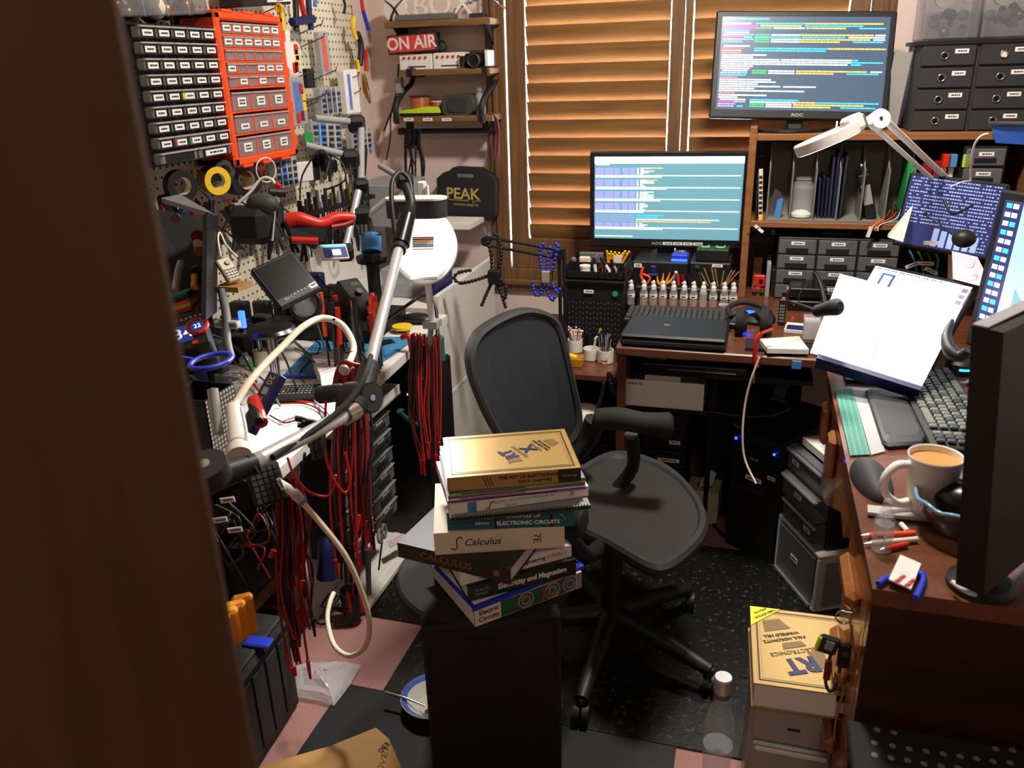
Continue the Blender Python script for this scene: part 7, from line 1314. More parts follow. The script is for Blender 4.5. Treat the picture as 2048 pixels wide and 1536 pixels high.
# black tilted screen
w_, h_, m = frame3(D(490, 528, 1.98), D(578, 488, 2.05), D(503, 648, 1.92)); t = monitor('oscilloscope_screen', 'switched-off black screen tilted in the middle of the workbench clutter', m, w_ - .02, h_ - .05, (.008, .024), scr='screen_off', depth=.05); B().stk(w_ * .28, w_ * .44, -h_ / 2 - .0 + .012, -h_ / 2 + .026, 0).done('paper_label', t); txt('BenQ', .012, 'lgrey', t, (-w_ * .2, -.001, -h_ / 2 + .016))
b = B(); [b.bx(-.01 + i * .010, -.006 + i * .010, -.001, 0, -h_ / 2 + .018, -h_ / 2 + .022, 'lgrey') for i in range(7)]; b.done('buttons', t); q = D(540, 665, 1.98); B().la([(.06, 0), (.062, .006), (.055, .014), (0, .016)], 'black_gloss', n=36, c=(q.x, q.y, q.z)).la([(.012, -.0), (.012, -.14)], 'chrome', n=12, c=(q.x, q.y, q.z)).done('microscope_base', label='round glossy black turntable under the switched-off screen', cat='turntable')
# dark open rack at left
t = T('instrument_rack', 'dark open instrument box with knobs behind the door edge', 'instrument', (0, 0, 0)); P = [D(312, 398, 1.62), D(352, 388, 1.7), D(430, 420, 1.72), D(420, 430, 1.62)]
A_, C_ = D(415, 424, 1.74), D(412, 640, 1.66); E_ = D(436, 432, 1.95); B().pr([A_, E_, E_ + (C_ - A_), C_], V((-.012, 0, 0)), 'black').done('side_panel', t); B().pr([D(322, 396, 1.70), D(360, 388, 1.8), D(432, 430, 1.92), D(414, 424, 1.74)], (0, 0, -.010), 'grey').done('top_panel', t)
B().pr([D(310, 420, 1.95), D(430, 440, 1.98), D(425, 650, 1.9), D(310, 640, 1.85)], V((-.01, .01, 0)), 'black_matte').done('back_panel', t)
for i, (px, py, c, r) in enumerate(((393, 470, 'dred', .012), (396, 485, 'cream', .010), (397, 500, 'brass', .010), (394, 540, 'char', .012), (352, 435, 'chrome', .010), (395, 555, 'char', .012))): q = D(px, py, 1.80); B().at(q.x, q.y, q.z, rz=35).cy((0, -.018, 0), (0, 0, 0), r, c, n=16).done('knob', t)
B().tb([D(350, 580, 1.74), D(356, 545, 1.76), D(362, 525, 1.78)], .008, 'lgrey').done('grey_probe', label='grey probe hanging inside the dark instrument box', cat='probe'); B().tb([D(389, 575, 1.76), D(390, 552, 1.78)], .008, 'yorange', sm=1).done('amber_grip', label='amber screwdriver grip inside the dark instrument box', cat='screwdriver')
for i, (px, py, ry_) in enumerate(((358, 510, -70), (492, 436, 40), (470, 485, 60), (628, 385, 80))): q = X(px, py, -1.533); i % 2 and B().at(q.x, q.y, q.z, rz=90, ry=ry_).stk(-.018, .018, -.005, .005, 0).bx(-.018, .018, 0, .001, -.005, .005, 'label').done('cable_tag', label='white cable tag in the workbench clutter, ' + ('by the dark instrument box', 'above the tilted black screen', 'beside the cream cable', 'near the pegboard drivers')[i], cat='label')
# green tool, pouch, dark bags
B().at(*D(525, 408, 2.1)).sp((0, 0, 0), (.045, .03, .028), 'case_dark', 18, 10).done('green_grip', label='dark green hand tool lying above the black screen', cat='tool'); B().at(*D(500, 450, 2.1)).bx(-.06, .05, -.02, .04, -.05, .045, 'black_matte', .02).done('black_pouch', label='black fabric pouch hanging behind the tilted screen', cat='pouch')
q = D(545, 440, 2.15); B().tb([D(552, 388, 2.15), D(545, 480, 2.08)], .004, 'chrome', sm=1).tb([D(538, 384, 2.14), D(570, 386, 2.16)], .012, 'black', sm=1).done('clamp_rod', label='steel rod with a black clamp behind the tilted screen', cat='rod')
B().tb([D(478, 405, 2.1), D(500, 385, 2.1), D(522, 358, 2.1), D(542, 358, 2.1), D(552, 372, 2.1)], .004, 'white').tb([D(551, 368, 2.1), D(562, 374, 2.1)], .007, 'red', sm=1).done('white_lead', label='white lead with a red end curving below the tape rolls', cat='lead')
for i, pts in enumerate((((445, 430), (452, 415), (470, 412), (455, 440), (440, 470)), ((436, 455), (450, 460), (470, 480), (490, 500)), ((600, 400), (605, 350), (640, 300), (660, 320)), ((640, 305), (680, 320), (690, 360), (650, 380)), ((700, 330), (705, 390), (690, 420), (650, 440)))): B().tb([D(*q, 2.2) for q in pts], .0025, 'black').done('thin_cable', label='thin black cable strung in front of the pegboard, ' + ('looping beside the cream cable', 'running behind the cream keypad', 'rising past the white adapter', 'circling the black plug pack', 'hanging by the grey pole')[i], cat='cable')
for i, (px, py) in enumerate(((628, 348), (664, 332), (636, 322))): B().at(*X(px, py, -1.52), rz=90).bx(-.02, .02, -.015, .015, -.022, .022, 'black', .005).done('plug_pack', label='black plug pack hanging on the lower pegboard, ' + ('lower left of the three', 'right of the three', 'upper of the three')[i], cat='plug')
# red and black crimper
t = T('red_crimper', 'red and black handled crimping tool resting across the bench clutter', 'tool', (0, 0, 0)); B().tb([D(578, 442, 2.1), D(600, 438, 2.1), D(640, 448, 2.12), D(672, 436, 2.14), D(708, 436, 2.16)], [.022, .018, .015, .016, .014], 'red', n=10).done('handle', t)
B().pr([D(578, 452, 2.09), D(650, 456, 2.11), D(646, 478, 2.11), D(584, 476, 2.09)], V((0, .03, 0)), 'black').done('black_body', t); B().tb([D(584, 480, 2.09), D(636, 482, 2.1)], .009, 'red', n=8, sm=1).tb([D(662, 455, 2.12), D(690, 450, 2.14), D(706, 444, 2.15)], .008, 'dred', n=8, sm=1).done('lower_handle', t)
# small lit display
w_, h_, m = frame3(D(640, 489, 2.2), D(692, 487, 2.25), D(632, 520, 2.18)); t = T('small_display', 'small white-framed lit display behind the bench tools', 'display', mat=m); B().bx(-w_ / 2, w_ / 2, 0, .012, -h_ / 2, h_ / 2, 'white', .002).done('housing', t); B().bx(-w_ * .44, w_ * .44, -.001, 0, -h_ * .4, h_ * .4, 'scr_navy').bx(-w_ * .44, w_ * .44, -.0015, -.001, h_ * .28, h_ * .4, 't_cyan').bx(-w_ * .12, w_ * .2, -.0015, -.001, -h_ * .25, h_ * .12, 't_white').done('screen', t)
# blue camera microscope
t = T('camera_microscope', 'teal-blue camera head on a black microscope stand', 'microscope', (0, 0, 0)); a, c_ = D(743, 504, 2.45), D(743, 470, 2.46); B().tb([a, c_], .029, 'lblue', n=4 * 6, sm=1).tb([c_, c_ + V((0, 0, .006))], .03, 'black', sm=1, n=24).done('camera_head', t); M('lblue2', (30, 110, 150), .4)
B().tb([a - V((0, 0, .012)), a], .025, 'black', n=20, sm=1).la([(.0, -.03), (.045, -.03), (.048, -.02), (.048, -.012), (.0, -.012)], 'black_gloss', n=30, c=a).tb([a - V((0, 0, .03)), a - V((0, 0, .26))], .02, 'black', n=14, sm=1).tb([c_, D(738, 440, 2.5), D(725, 410, 2.5)], .009, 'black').done('stand', t)
for i, (A_, C_, r, lab) in enumerate(((D(717, 382, 2.35), D(690, 500, 2.3), .010, 'upright silver tube of a bench stand behind the red crimper'), (D(722, 255, 2.5), D(722, 372, 2.45), .011, 'upright grey tube of the upper stand in front of the pegboard'), (D(628, 236, 2.35), D(708, 244, 2.5), .010, 'level grey tube reaching to the upper stand joint'), (D(610, 290, 2.35), D(700, 312, 2.45), .010, 'lower sloping grey tube in front of the pegboard'), (D(760, 332, 2.6), D(805, 358, 2.5), .009, 'grey tube sloping down right towards the lamp cable'), (D(735, 432, 2.35), D(806, 372, 2.3), .009, 'silver arm tube rising right towards the lamp head'))):
    B().tb([A_, C_], r, 'alu' if i in (0, 5) else 'lgrey', n=14, sm=1).done('stand_tube', label=lab, cat='tube')
for i, (px, py, dd, s_) in enumerate(((713, 248, 2.5, .026), (700, 318, 2.45, .028), (722, 372, 2.42, .022), (722, 430, 2.35, .026), (809, 362, 2.3, .024), (690, 505, 2.3, .024))): B().at(*D(px, py, dd), rz=30, rx=20).bx(-s_, s_, -s_ * .8, s_ * .8, -s_, s_, 'black', s_ * .4).done('joint_clamp', label='black joint clamp on the bench stand tubes, ' + ('topmost', 'second from the top', 'on the upright grey tube foot', 'at the end of the red handle', 'beside the lamp cable', 'lowest, by the small display')[i], cat='clamp')
# soldering station with 888, ring magnifier, tools
w_, h_, m = frame3(D(672, 560, 2.25), D(715, 552, 2.3), D(672, 600, 2.2)); t = T('soldering_station', 'black soldering station with grey digits behind the bench tools', 'station', mat=m); B().bx(-w_ / 2, w_ / 2, 0, .08, -h_ / 2 - .06, h_ / 2, 'black', .006).done('housing', t); txt('888', .020, 'grey', t, (.01, -.001, h_ * .1)); B().cy((.0, -.012, -h_ * .4), (0, 0, -h_ * .4), .010, 'steel').done('knob', t)
q = D(612, 610, 2.1); b = B().at(q.x, q.y, q.z, rz=20, rx=-20); b.tor((0, 0, 0), .036, .007, 'black', n=32); b.cy((0, .001, 0), (0, .003, 0), .034, 'glass', n=28); b.done('ring_magnifier', label='round black rimmed magnifying glass in the bench clutter', cat='magnifier')
tc = [('orange', 'orange'), ('red', 'red'), ('lblue', 'blue'), ('orange', 'orange'), ('black', 'black'), ('yellow', 'yellow'), ('dred', 'dark red'), ('navy', 'dark blue'), ('black', 'black'), ('orange', 'orange'), ('red', 'red'), ('grey', 'grey')]
for i in range(44):
    px = 640 + (i * 37) % 112; py = 585 + (i * 23) % 50; dd = 2.12 + ((i * 7) % 10) * .03; c, cn = tc[i % 12]; a_ = D(px, py, dd); base = V((a_.x + R.uniform(-.02, .02), a_.y, BZ + .015))
    B().tb([base, base.lerp(a_, .5)], .003, 'steel' if i % 2 else 'black', sm=1, n=6).tb([base.lerp(a_, .5), a_], [.006, .0075], c, sm=1, n=8).done('hand_tool', label=cn + ' handled tool standing in the crowded tool rack on the workbench', cat='tool', group=cn + ' handled tools in the bench rack')
B().bx(-1.40, -1.10, 2.16, 2.44, BZ + .001, BZ + .05, 'black', .006).done('tool_rack', label='low black tool rack at the back of the workbench', cat='rack')
for i in range(30):   # darker gadgets filling the back of the bench
    y_ = 1.35 + i * .038; x_ = -1.47 + (i % 3) * .045; h_ = (.08, .12, .06, .15, .10)[i % 5]; m_ = ['black', 'char', 'black_matte', 'black', 'navy', 'char'][i % 6]
    B().bx(x_ - .025, x_ + .03, y_, y_ + .034, BZ + .001, BZ + h_, m_, .004).done('bench_gadget', label='small dark gadget in the row at the back of the workbench', cat='gadget', group='dark gadgets at the back of the workbench')
for i in range(16):
    a_ = V((-1.40 + R.uniform(0, .2), 1.35 + i * .07, BZ + R.uniform(.05, .2))); B().tb([a_, a_ + V((.05, .03, R.uniform(-.03, .06))), a_ + V((.09, .08, -.05)), V((a_.x + .12, a_.y + .09, BZ + .004))], .003, 'black' if i % 3 else 'grey', n=6).done('bench_cable', label='cable looping among the dark gadgets on the workbench', cat='cable', group='cables among the bench gadgets')
q = D(482, 640, 1.9); B().bx(q.x - .006, q.x + .006, q.y, q.y + .01, q.z - .02, q.z + .02, 'led_blue').done('blue_indicator', label='small blue lit bar behind the grey clamp stand', cat='light')
B().tb([D(443, 580, 1.84), D(452, 630, 1.82), D(454, 680, 1.8), D(462, 715, 1.78)], .009, 'grey', n=10).bx(*(lambda q: (q.x - .03, q.x + .03, q.y - .01, q.y + .01, q.z - .008, q.z + .008))(D(455, 648, 1.82)), 'lgrey', .003).done('clamp_stand', label='grey clamp stand rising below the cream keypad controller', cat='stand')
# ================================================================== big silver arm and its cable
t = T('arm_lamp', 'long silver tube arm with black joints, ending in a black lamp head', 'lamp', (0, 0, 0))
b0, b1, el, h0, h1 = D(420, 958, 1.22), D(500, 930, 1.27), D(705, 822, 1.50), D(735, 750, 1.62), D(800, 488, 1.95)
B().tb([b1, el], .0135, 'alu', n=24, sm=1).done('lower_tube', t); B().tb([h0, h1], .0125, 'alu', n=24, sm=1).tb([h0 + V((.0, -.012, .0)), h1 + V((0, -.012, 0))], .0035, 'black', n=8, sm=1).done('upper_tube', t)
B().tb([b0, b1 + (b1 - b0) * .1], [.022, .018], 'black', n=20, sm=1).tb([b0 + V((-.06, -.02, -.015)), b0], .024, 'black', n=20, sm=1).done('base_sleeve', t); B().mx(Matrix.Translation(b0) @ Euler((rad(18), 0, rad(0))).to_matrix().to_4x4()).cy((0, 0, -.0), (0, 0, .030), .034, 'char', n=36).cy((0, 0, .03), (0, 0, .032), .010, 'chrome', n=20).done('base_joint', t)
M('champagne', (150, 140, 122), .35, 1); B().tb([el - (el - b1) * .10, el + (el - b1) * .03], .019, 'champagne', n=24, sm=1).done('end_collar', t); B().tb([b1 + (el - b1) * .02, b1 + (el - b1) * .08], .0145, 'lgrey', n=24, sm=1).done('collar', t)
J = D(722, 795, 1.56); B().mx(Matrix.Translation(J) @ RW.to_4x4() @ Euler((0, rad(50), 0)).to_matrix().to_4x4()).cy((0, 0, -.035), (0, 0, .03), .030, 'black', n=36).cy((0, 0, .03), (0, 0, .033), .026, 'char', n=30).cy((0, 0, .033), (0, 0, .035), .006, 'chrome', n=16).done('elbow_joint', t)
B().tb([J, el], .021, 'black', n=20, sm=1).tb([J, h0 + (h1 - h0) * .06], [.024, .019], 'black', n=20, sm=1).done('elbow_sleeve', t); B().tb([J, D(680, 785, 1.6), D(640, 790, 1.62)], .018, 'black', n=14, sm=1).done('elbow_lever', t)
B().tb([h1 - (h1 - h0) * .06, h1 + (h1 - h0) * .04], .018, 'black', n=22, sm=1).tb([h1, D(815, 432, 1.98)], [.024, .020], 'black_gloss', n=22, sm=1).tb([D(815, 432, 1.98), D(822, 405, 1.98), D(812, 372, 2.0)], [.018, .012, .012], 'black', n=14).done('head_joint', t)
B().tb([h1 + V((0, -.02, -.02)), D(788, 450, 1.95), D(783, 400, 1.96), D(785, 362, 1.98), D(800, 345, 2.0), D(818, 360, 2.0), D(825, 400, 1.98)], .006, 'black', n=10).done('looped_cable', t)
B().tb([D(742, 712, 1.62), D(728, 755, 1.53), D(700, 800, 1.47), D(650, 845, 1.41), D(590, 885, 1.35), D(545, 915, 1.29)], .0055, 'black_matte', n=10).done('braided_cable', t)
for px, py, dd in ((520, 920, 1.27), (740, 712, 1.63)): c_ = D(px, py, dd); B().tb([c_ + V((-.012, -.012, .012)), c_ + V((.006, -.018, -.014))], .003, 'black', sm=1).done('cable_tie', t)
# white magnifier lamp
t = T('disc_lamp', 'white disc lamp, glow painted into its cover, with a coloured resistor chart, under a black and white hood', 'lamp', (0, 0, 0)); c_ = D(847, 480, 2.08)
m = Matrix.Translation(c_) @ Euler((rad(-24), 0, rad(14))).to_matrix().to_4x4(); M('disc_painted_glow', (255, 253, 248), .4, var=0, emit=1.6); r = .079  # emission imitates strong outside light on the plain white cover
B().mx(m).pr([(r * 1.0 * math.cos(a_), 0, r * 1.14 * math.sin(a_) - .008) for a_ in [i * 2 * math.pi / 48 for i in range(48)]], (0, .012, 0), 'disc_painted_glow').done('disc_cover', t)
B().mx(m).pr([(r * 1.06 * math.cos(a_), 0.012, r * 1.22 * math.sin(a_) - .014) for a_ in [i * 2 * math.pi / 48 for i in range(48)]], (0, .02, 0), 'white').bx(-.035, .035, -.001, .002, -r * 1.30, -r * 1.19, 'lgrey', .003).done('rim', t)
cc = ['orange', 'dred', 'yorange', 'yellow', 'lblue', 'grey', 'label', 'orange']; b = B().mx(m)
for i in range(6): b.bx(-.028, .026, -.0012, 0, .004 - i * .0045, .0078 - i * .0045, cc[i])
[b.bx(-.028 + j * .0056, -.0275 + j * .0056, -.0016, 0, -.02, .008, 'ink') for j in range(10)]; b.bx(-.02, .02, -.0012, 0, .012, .013, 'cream').bx(-.028, .026, -.0012, 0, -.0245, -.0225, 'dred').done('resistor_chart', t)
q = D(831, 418, 2.06); mh = Matrix.Translation(q) @ Euler((0, 0, rad(10))).to_matrix().to_4x4(); B().mx(mh).pr([(p_[0], -.02 + p_[2], -.022) for p_ in rrect(.078, .07, .034)], (0, 0, .044), 'char').done('hood', t); B().mx(mh).pr([(p_[0], -.021 + p_[2], .0222) for p_ in rrect(.079, .072, .035)], (0, 0, .005), 'white').done('hood_top', t)
s_ = D(855, 558, 2.12); e_ = D(864, 640, 2.2); B().tb([s_, e_], .010, 'white', n=4, sm=1).bx(e_.x - .02, e_.x + .02, e_.y - .02, e_.y + .02, e_.z - .02, e_.z, 'lgrey').tb([e_, V((e_.x - .05, e_.y + .06, BZ))], .008, 'lgrey', n=8, sm=1).done('arm', t)
light('disc_lamp_light', 'SPOT', c_ + V((-.03, -.05, -.02)), 30, (1.0, .97, .93), .05, D(720, 700, 1.9) + V((0, .05, 0)), 100, .6)
q = D(842, 385, 2.3); B().bx(q.x - .012, q.x + .012, q.y, q.y + .02, q.z - .03, q.z + .03, 'white', .004).tb([q + V((.02, 0, -.03)), q + V((.02, 0, .02))], .005, 'white').done('white_clamp', label='small white clamp standing up behind the lamp hood', cat='clamp')
# ================================================================== red and black test leads
def leads(n, tops, mids, ends, grp, lab, dd, spread, seed, bows=6):
    rr = random.Random(seed)
    for i in range(n):
        u = (i + .5) / n; c = ('lead_red', 'black', 'dred', 'black', 'lead_red', 'black', 'dred')[i % 7]; dj = dd + rr.uniform(-.03, .03)
        tp = D(tops[0] + (tops[2] - tops[0]) * u, tops[1] + (tops[3] - tops[1]) * u + rr.uniform(-4, 4), dj); en = (ends[0] + (ends[2] - ends[0]) * u + rr.uniform(-spread, spread), rr.uniform(ends[1], ends[3]))
        my = (tops[1] + en[1]) / 2; mx_ = mids[0] + (mids[1] - mids[0]) * u; ep = D(en[0], en[1], dj)
        b = B().tb([tp, D(mx_ + rr.uniform(-bows, bows), tops[1] * .65 + en[1] * .35, dj), D(mx_ + rr.uniform(-bows, bows), tops[1] * .3 + en[1] * .7, dj), ep], .0026, c, n=6, sm=4)
        if i % 3 == 0: b.tb([ep + V((0, 0, .004)), ep - V((0, 0, .045))], [.0045, .003], 'red' if 'red' in c else 'black', n=7, sm=1)
        b.done('test_lead', label=lab[0 if 'red' in c else 1], cat='test lead', group=grp + (', red ones' if 'red' in c else ', black ones'))
leads(34, (680, 742, 722, 738), (664, 742), (672, 1010, 745, 1195), 'test leads on the gooseneck', ('red test lead in the bundle hanging from the white gooseneck', 'black test lead in the bundle hanging from the white gooseneck'), 1.74, 6, 3)
for i in range(9): a_ = rad(20 + i * 16); B().tb([D(664 + i * 3, 790, 1.72), D(672 + i * 3, 745, 1.71), D(688 + i * 2, 722 + i, 1.70), D(712 + i * 2, 735, 1.71), D(726 + i * 2, 775, 1.73)], .0027, 'red' if i % 2 else 'dred', n=6).done('test_lead', label='red test lead looped over the tip of the white gooseneck', cat='test lead', group='red leads looped over the gooseneck tip')
leads(36, (822, 668, 880, 672), (818, 882), (838, 850, 882, 925), 'test leads at the far bench corner', ('red test lead in the bundle at the far front corner of the workbench', 'black test lead in the bundle at the far front corner of the workbench'), 2.28, 4, 5, 4)
leads(26, (556, 962, 596, 958), (556, 618), (578, 1150, 622, 1330), 'test leads at the near bench end', ('red test lead in the bundle hanging at the near end of the workbench', 'black test lead in the bundle hanging at the near end of the workbench'), 1.80, 8, 9)
for i, (px, py, ex, ey, dd) in enumerate(((718, 1030, 712, 1065, 1.72), (712, 1085, 714, 1104, 1.72), (604, 1160, 598, 1185, 1.78), (586, 1335, 590, 1352, 1.82), (735, 1100, 738, 1190, 1.70), (548, 1100, 540, 1115, 1.75))): B().tb([D(px, py, dd), D(ex, ey, dd)], [.007, .005], 'red' if i != 4 else 'char', n=9, sm=1).done('test_probe', label=('red probe tip standing out of the middle of the gooseneck lead bundle', 'red probe below the first one in the gooseneck bundle', 'red probe sticking out of the near bench lead bundle', 'red plug at the lowest end of the near bench leads', 'long dark probe at the right of the gooseneck bundle', 'small red plug left of the near bench leads')[i], cat='probe')
b = B(); b.tb([D(652, 800, 1.6), D(650, 900, 1.62), D(668, 960, 1.65), D(690, 985, 1.68), D(700, 960, 1.68), D(690, 905, 1.66)], .0028, 'red'); b.done('red_lead', label='single red lead dipping in a loop left of the gooseneck bundle', cat='lead')
b = B(); b.tb([D(575, 915, 1.6), D(588, 950, 1.62), D(620, 985, 1.66), D(660, 990, 1.68), D(672, 950, 1.66)], .0026, 'red'); b.done('red_lead', label='single red lead sagging across the white bench leg panel', cat='lead')
# white cable with connector
t = T('white_hose', 'long white hose with a metal connector hanging in a loop by the bench leg', 'hose', (0, 0, 0)); P = [D(600, 1000, 1.6), D(640, 1045, 1.62), D(690, 1110, 1.64), D(722, 1180, 1.68), D(738, 1240, 1.72), D(732, 1290, 1.78), D(700, 1312, 1.84), D(668, 1290, 1.9), D(655, 1240, 1.95), D(660, 1205, 1.98), D(668, 1185, 2.0)]
B().tb(P, .0058, 'cream', n=12).done('hose', t); B().tb([D(556, 958, 1.58), D(575, 975, 1.58), D(592, 992, 1.59), D(602, 1003, 1.6)], [.003, .008, .009, .0075], 'white', n=12, sm=1).done('connector', t); B().tb([D(588, 985, 1.585), D(600, 998, 1.598)], .0098, 'alu', n=14, sm=1).tb([D(600, 998, 1.598), D(606, 1005, 1.602)], .0092, 'lblue', n=14, sm=1).done('metal_band', t)
q = D(562, 968, 1.57); B().at(q.x, q.y, q.z, ry=70).stk(-.012, .012, -.005, .005, 0).bx(-.012, .012, 0, .001, -.005, .005, 'label').done('cable_tag', label='white tag at the tip of the white hose', cat='label')
B().tb([D(610, 905, 1.8), D(598, 1000, 1.84), D(604, 1080, 1.9), D(625, 1140, 1.95), D(622, 1220, 2.0), D(640, 1248, 2.02), D(668, 1240, 2.0)], .0035, 'black').done('power_cable', label='black cord running down the white bench leg panel', cat='cord')
# white tray with tools, small drawers
TX = -1.02
b = B(); A_, C_ = X(640, 960, TX), X(806, 838, TX); y0, y1, z0 = A_.y, C_.y, .585
t = T('tool_tray', 'white plastic tray of hand tools under the workbench front', 'tray', (-1.15, 1.80, .60)); B().bx(-.13, .135, 0, .36, 0, .004, 'white').bx(.128, .135, 0, .36, 0, .03, 'white', .002).bx(-.13, .135, .353, .36, 0, .03, 'white', .002).bx(-.13, .135, 0, .007, 0, .03, 'white', .002).bx(-.13, -.123, 0, .36, 0, .03, 'white').done('tray', t)
B().tb([(-1.05, 1.86, .618), (-1.06, 1.95, .624), (-1.08, 2.04, .622)], [.012, .012, .008], 'yellow', n=10).done('yellow_tool', label='yellow handled tool in the white tray', cat='tool'); B().tb([(-1.12, 1.90, .617), (-1.13, 2.05, .618)], .014, 'dred', n=8, sm=1).done('dark_red_tool', label='dark red tool at the back of the white tray', cat='tool'); B().tb([(-1.035, 1.96, .62), (-1.05, 2.08, .625)], .010, 'navy', n=8, sm=1).done('navy_tool', label='navy handled tool at the right of the white tray', cat='tool')
b = B(); b.tb([X(797, 822, -.99), X(815, 838, -.99), X(834, 850, -.99)], [.006, .008, .009], 'teal', n=8).tb([X(797, 820, -.99), X(806, 820, -.99)], .004, 'teal', sm=1); b.done('teal_glue_gun', label='teal handled tool sticking out beyond the white tray', cat='tool')
t = T('parts_organiser', 'grey unit of small labelled drawers under the workbench', 'drawers', (-1.045, 1.80, .20), 90); W_, H_ = .33, .36
B().bx(0, W_, .014, .3, 0, H_, 'char', .003).done('cabinet', t)
for r_ in range(6):
    for c in range(2):
        x, z = .004 + c * W_ / 2, .004 + r_ * H_ / 6; dr = B().bx(x, x + W_ / 2 - .008, -.002, .016, z, z + H_ / 6 - .008, 'grey', .003).bx(x + .04, x + .12, -.006, -.001, z + .010, z + .032, 'char', .003).bx(x, x + W_ / 2 - .008, -.006, -.001, z + H_ / 6 - .014, z + H_ / 6 - .010, 'lgrey', .001).done('drawer', t); B().stk(x + .06, x + .10, z + .036, z + .047, -.0022).done('paper_label', dr)
# items on the white leg panel
t = T('wire_basket', 'black wire basket on the side of the white bench leg panel', 'basket', (-1.165, 1.80, .40)); b = B()
for z in (0, .09): b.tb([(0, 0, z), (.10, 0, z), (.10, .16, z), (0, .16, z), (0, 0, z)], .0022, 'black', sm=1)
for i in range(7): b.tb([(.10, i * .026, 0), (.10, i * .026, .09)], .0014, 'black', sm=1, n=5).tb([(0, i * .026, 0), (.10, i * .026, 0)], .0014, 'black', sm=1, n=5)
for i in range(4): b.tb([(i * .03, 0, 0), (i * .03, 0, .09)], .0014, 'black', sm=1, n=5)
b.done('wires', t); B().at(-1.12, 1.85, .41, rx=20).bx(-.02, .02, -.01, .06, 0, .11, 'black', .006).done('black_pack', label='black pack with red marks in the wire basket', cat='pack')
B().tb([(-1.165, 1.84, .30), (-1.12, 1.80, .26), (-1.12, 1.78, .16)], [.016, .026, .03], 'navy', n=16).tb([(-1.12, 1.78, .20), (-1.09, 1.86, .22)], .02, 'navy', n=12, sm=1).done('hot_air_gun', label='glossy navy heat gun hanging on the white bench leg panel', cat='heat gun')
t = T('black_cup', 'black plastic cup standing below the heat gun', 'cup', (-1.055, 1.80, .034)); B().la([(.032, 0), (.036, .08), (.033, .08), (.03, .006), (0, .006)], 'black', n=24).done('cup_wall', t)
b = B(); q = V((-1.14, 1.76, .07)); b.tb([q + V((0, 0, 0)), q + V((.07, 0, -.01)), q + V((.07, .05, 0)), q + V((0, .05, .01)), q], .002, 'black', sm=1); [b.tb([q + V((i * .012, 0, -.002)), q + V((i * .012, .05, .002))], .0014, 'black', sm=1, n=5) for i in range(6)]; b.done('wire_hook_basket', label='small black wire holder at the foot of the leg panel', cat='holder')
b = B(); c_ = X(760, 1072, -1.0); 
for dx in (-.0, .028): b.tb([c_ + V((0, dx + .013 * math.cos(a_), .022 * math.sin(a_))) for a_ in [i * math.pi / 8 for i in range(17)]], .0045, 'white', n=6, sm=1, cap=False)
b.tb([c_ + V((0, .012, -.02)), c_ + V((0, -.03, -.10))], .003, 'steel', sm=1); b.done('scissors', label='scissors with white and violet loops hanging below the small drawers', cat='scissors')
b = B(); b.pr([Z(775, 1085, .1), Z(806, 1068, .1), Z(812, 1078, .1), Z(780, 1096, .1)], (0, 0, .003), 'pale_pink'); b.done('pink_card', label='translucent pink card beside the scissors', cat='card')
# near end shelves: hanging keypad, yellow boxes, tool case
w_, h_, m = frame3(D(490, 938, 1.62), D(556, 920, 1.66), D(492, 1022, 1.60)); t = T('number_pad', 'black keyboard hanging upright under the big silver arm', 'keyboard', mat=m); B().bx(-w_ / 2, w_ / 2, 0, .014, -h_ / 2, h_ / 2, 'black', .003).done('case', t); b = B(); [b.bx(-w_ * .44 + i * w_ * .18, -w_ * .30 + i * w_ * .18, -.004, 0, -h_ * .44 + j * h_ * .15, -h_ * .32 + j * h_ * .15, 'char') for i in range(5) for j in range(6)]; b.done('keys', t)
for i in range(4):
    q = D(492 - i * 15, 1228 + i * 14, 1.62 - i * .025); t = T('yellow_case', ('rearmost', 'second from the back', 'third from the back', 'frontmost')[i] + ' of the four amber plastic boxes on the lower bench shelf', 'box', (q.x, q.y, q.z), 38, group='amber boxes on the lower shelf'); B().bx(-.022, .018, -.010, .016, -.045 + .004 * i, .042, 'yorange', .006).done('box_body', t)
for i, (px, py) in enumerate(((455, 1000), (440, 1040), (470, 1060))): q = D(px, py, 1.5); B().at(q.x, q.y, q.z, rz=10, ry=-10).stk(-.014, .014, -.005, .005, 0).bx(-.014, .014, 0, .001, -.005, .005, 'label').done('cable_tag', label='white tag in the dark near end of the bench, ' + ('upper', 'lower left', 'lower right')[i], cat='label')
for i in range(14):
    a_ = D(430 + (i * 29) % 110, 1010 + (i * 41) % 90, 1.62 + (i % 4) * .03); B().tb([a_, a_ + V((R.uniform(-.04, .04), .02, R.uniform(-.03, .03))), a_ + V((R.uniform(-.05, .07), R.uniform(-.03, .03), R.uniform(-.05, 0))), a_ + V((R.uniform(-.06, .06), .0, R.uniform(-.1, -.04)))], .0025, ('black', 'char', 'dred', 'black')[i % 4], n=6).done('tangled_cable', label='cable in the tangle at the dark near end of the bench', cat='cable', group='tangled cables at the near bench end')
q = D(520, 1120, 1.8); B().bx(-1.45, -1.18, 1.45, 1.70, .258, .40, 'black', .006).done('dark_box', label='black box on the lower shelf behind the amber boxes', cat='box'); B().bx(-1.45, -1.20, 1.40, 1.70, .478, .56, 'char', .006).done('dark_box', label='dark grey box on the upper of the lower bench shelves', cat='box')
B().bx(-1.3, -1.19, 1.3, 1.42, .478, .50, 'grey', .004).done('grey_box', label='flat grey box on the shelf below the hanging black keyboard', cat='box')
t = T('tool_case', 'black plastic tool case with a blue latch on the floor at the lower left', 'tool case', (-1.19, 1.28, 0), 4)
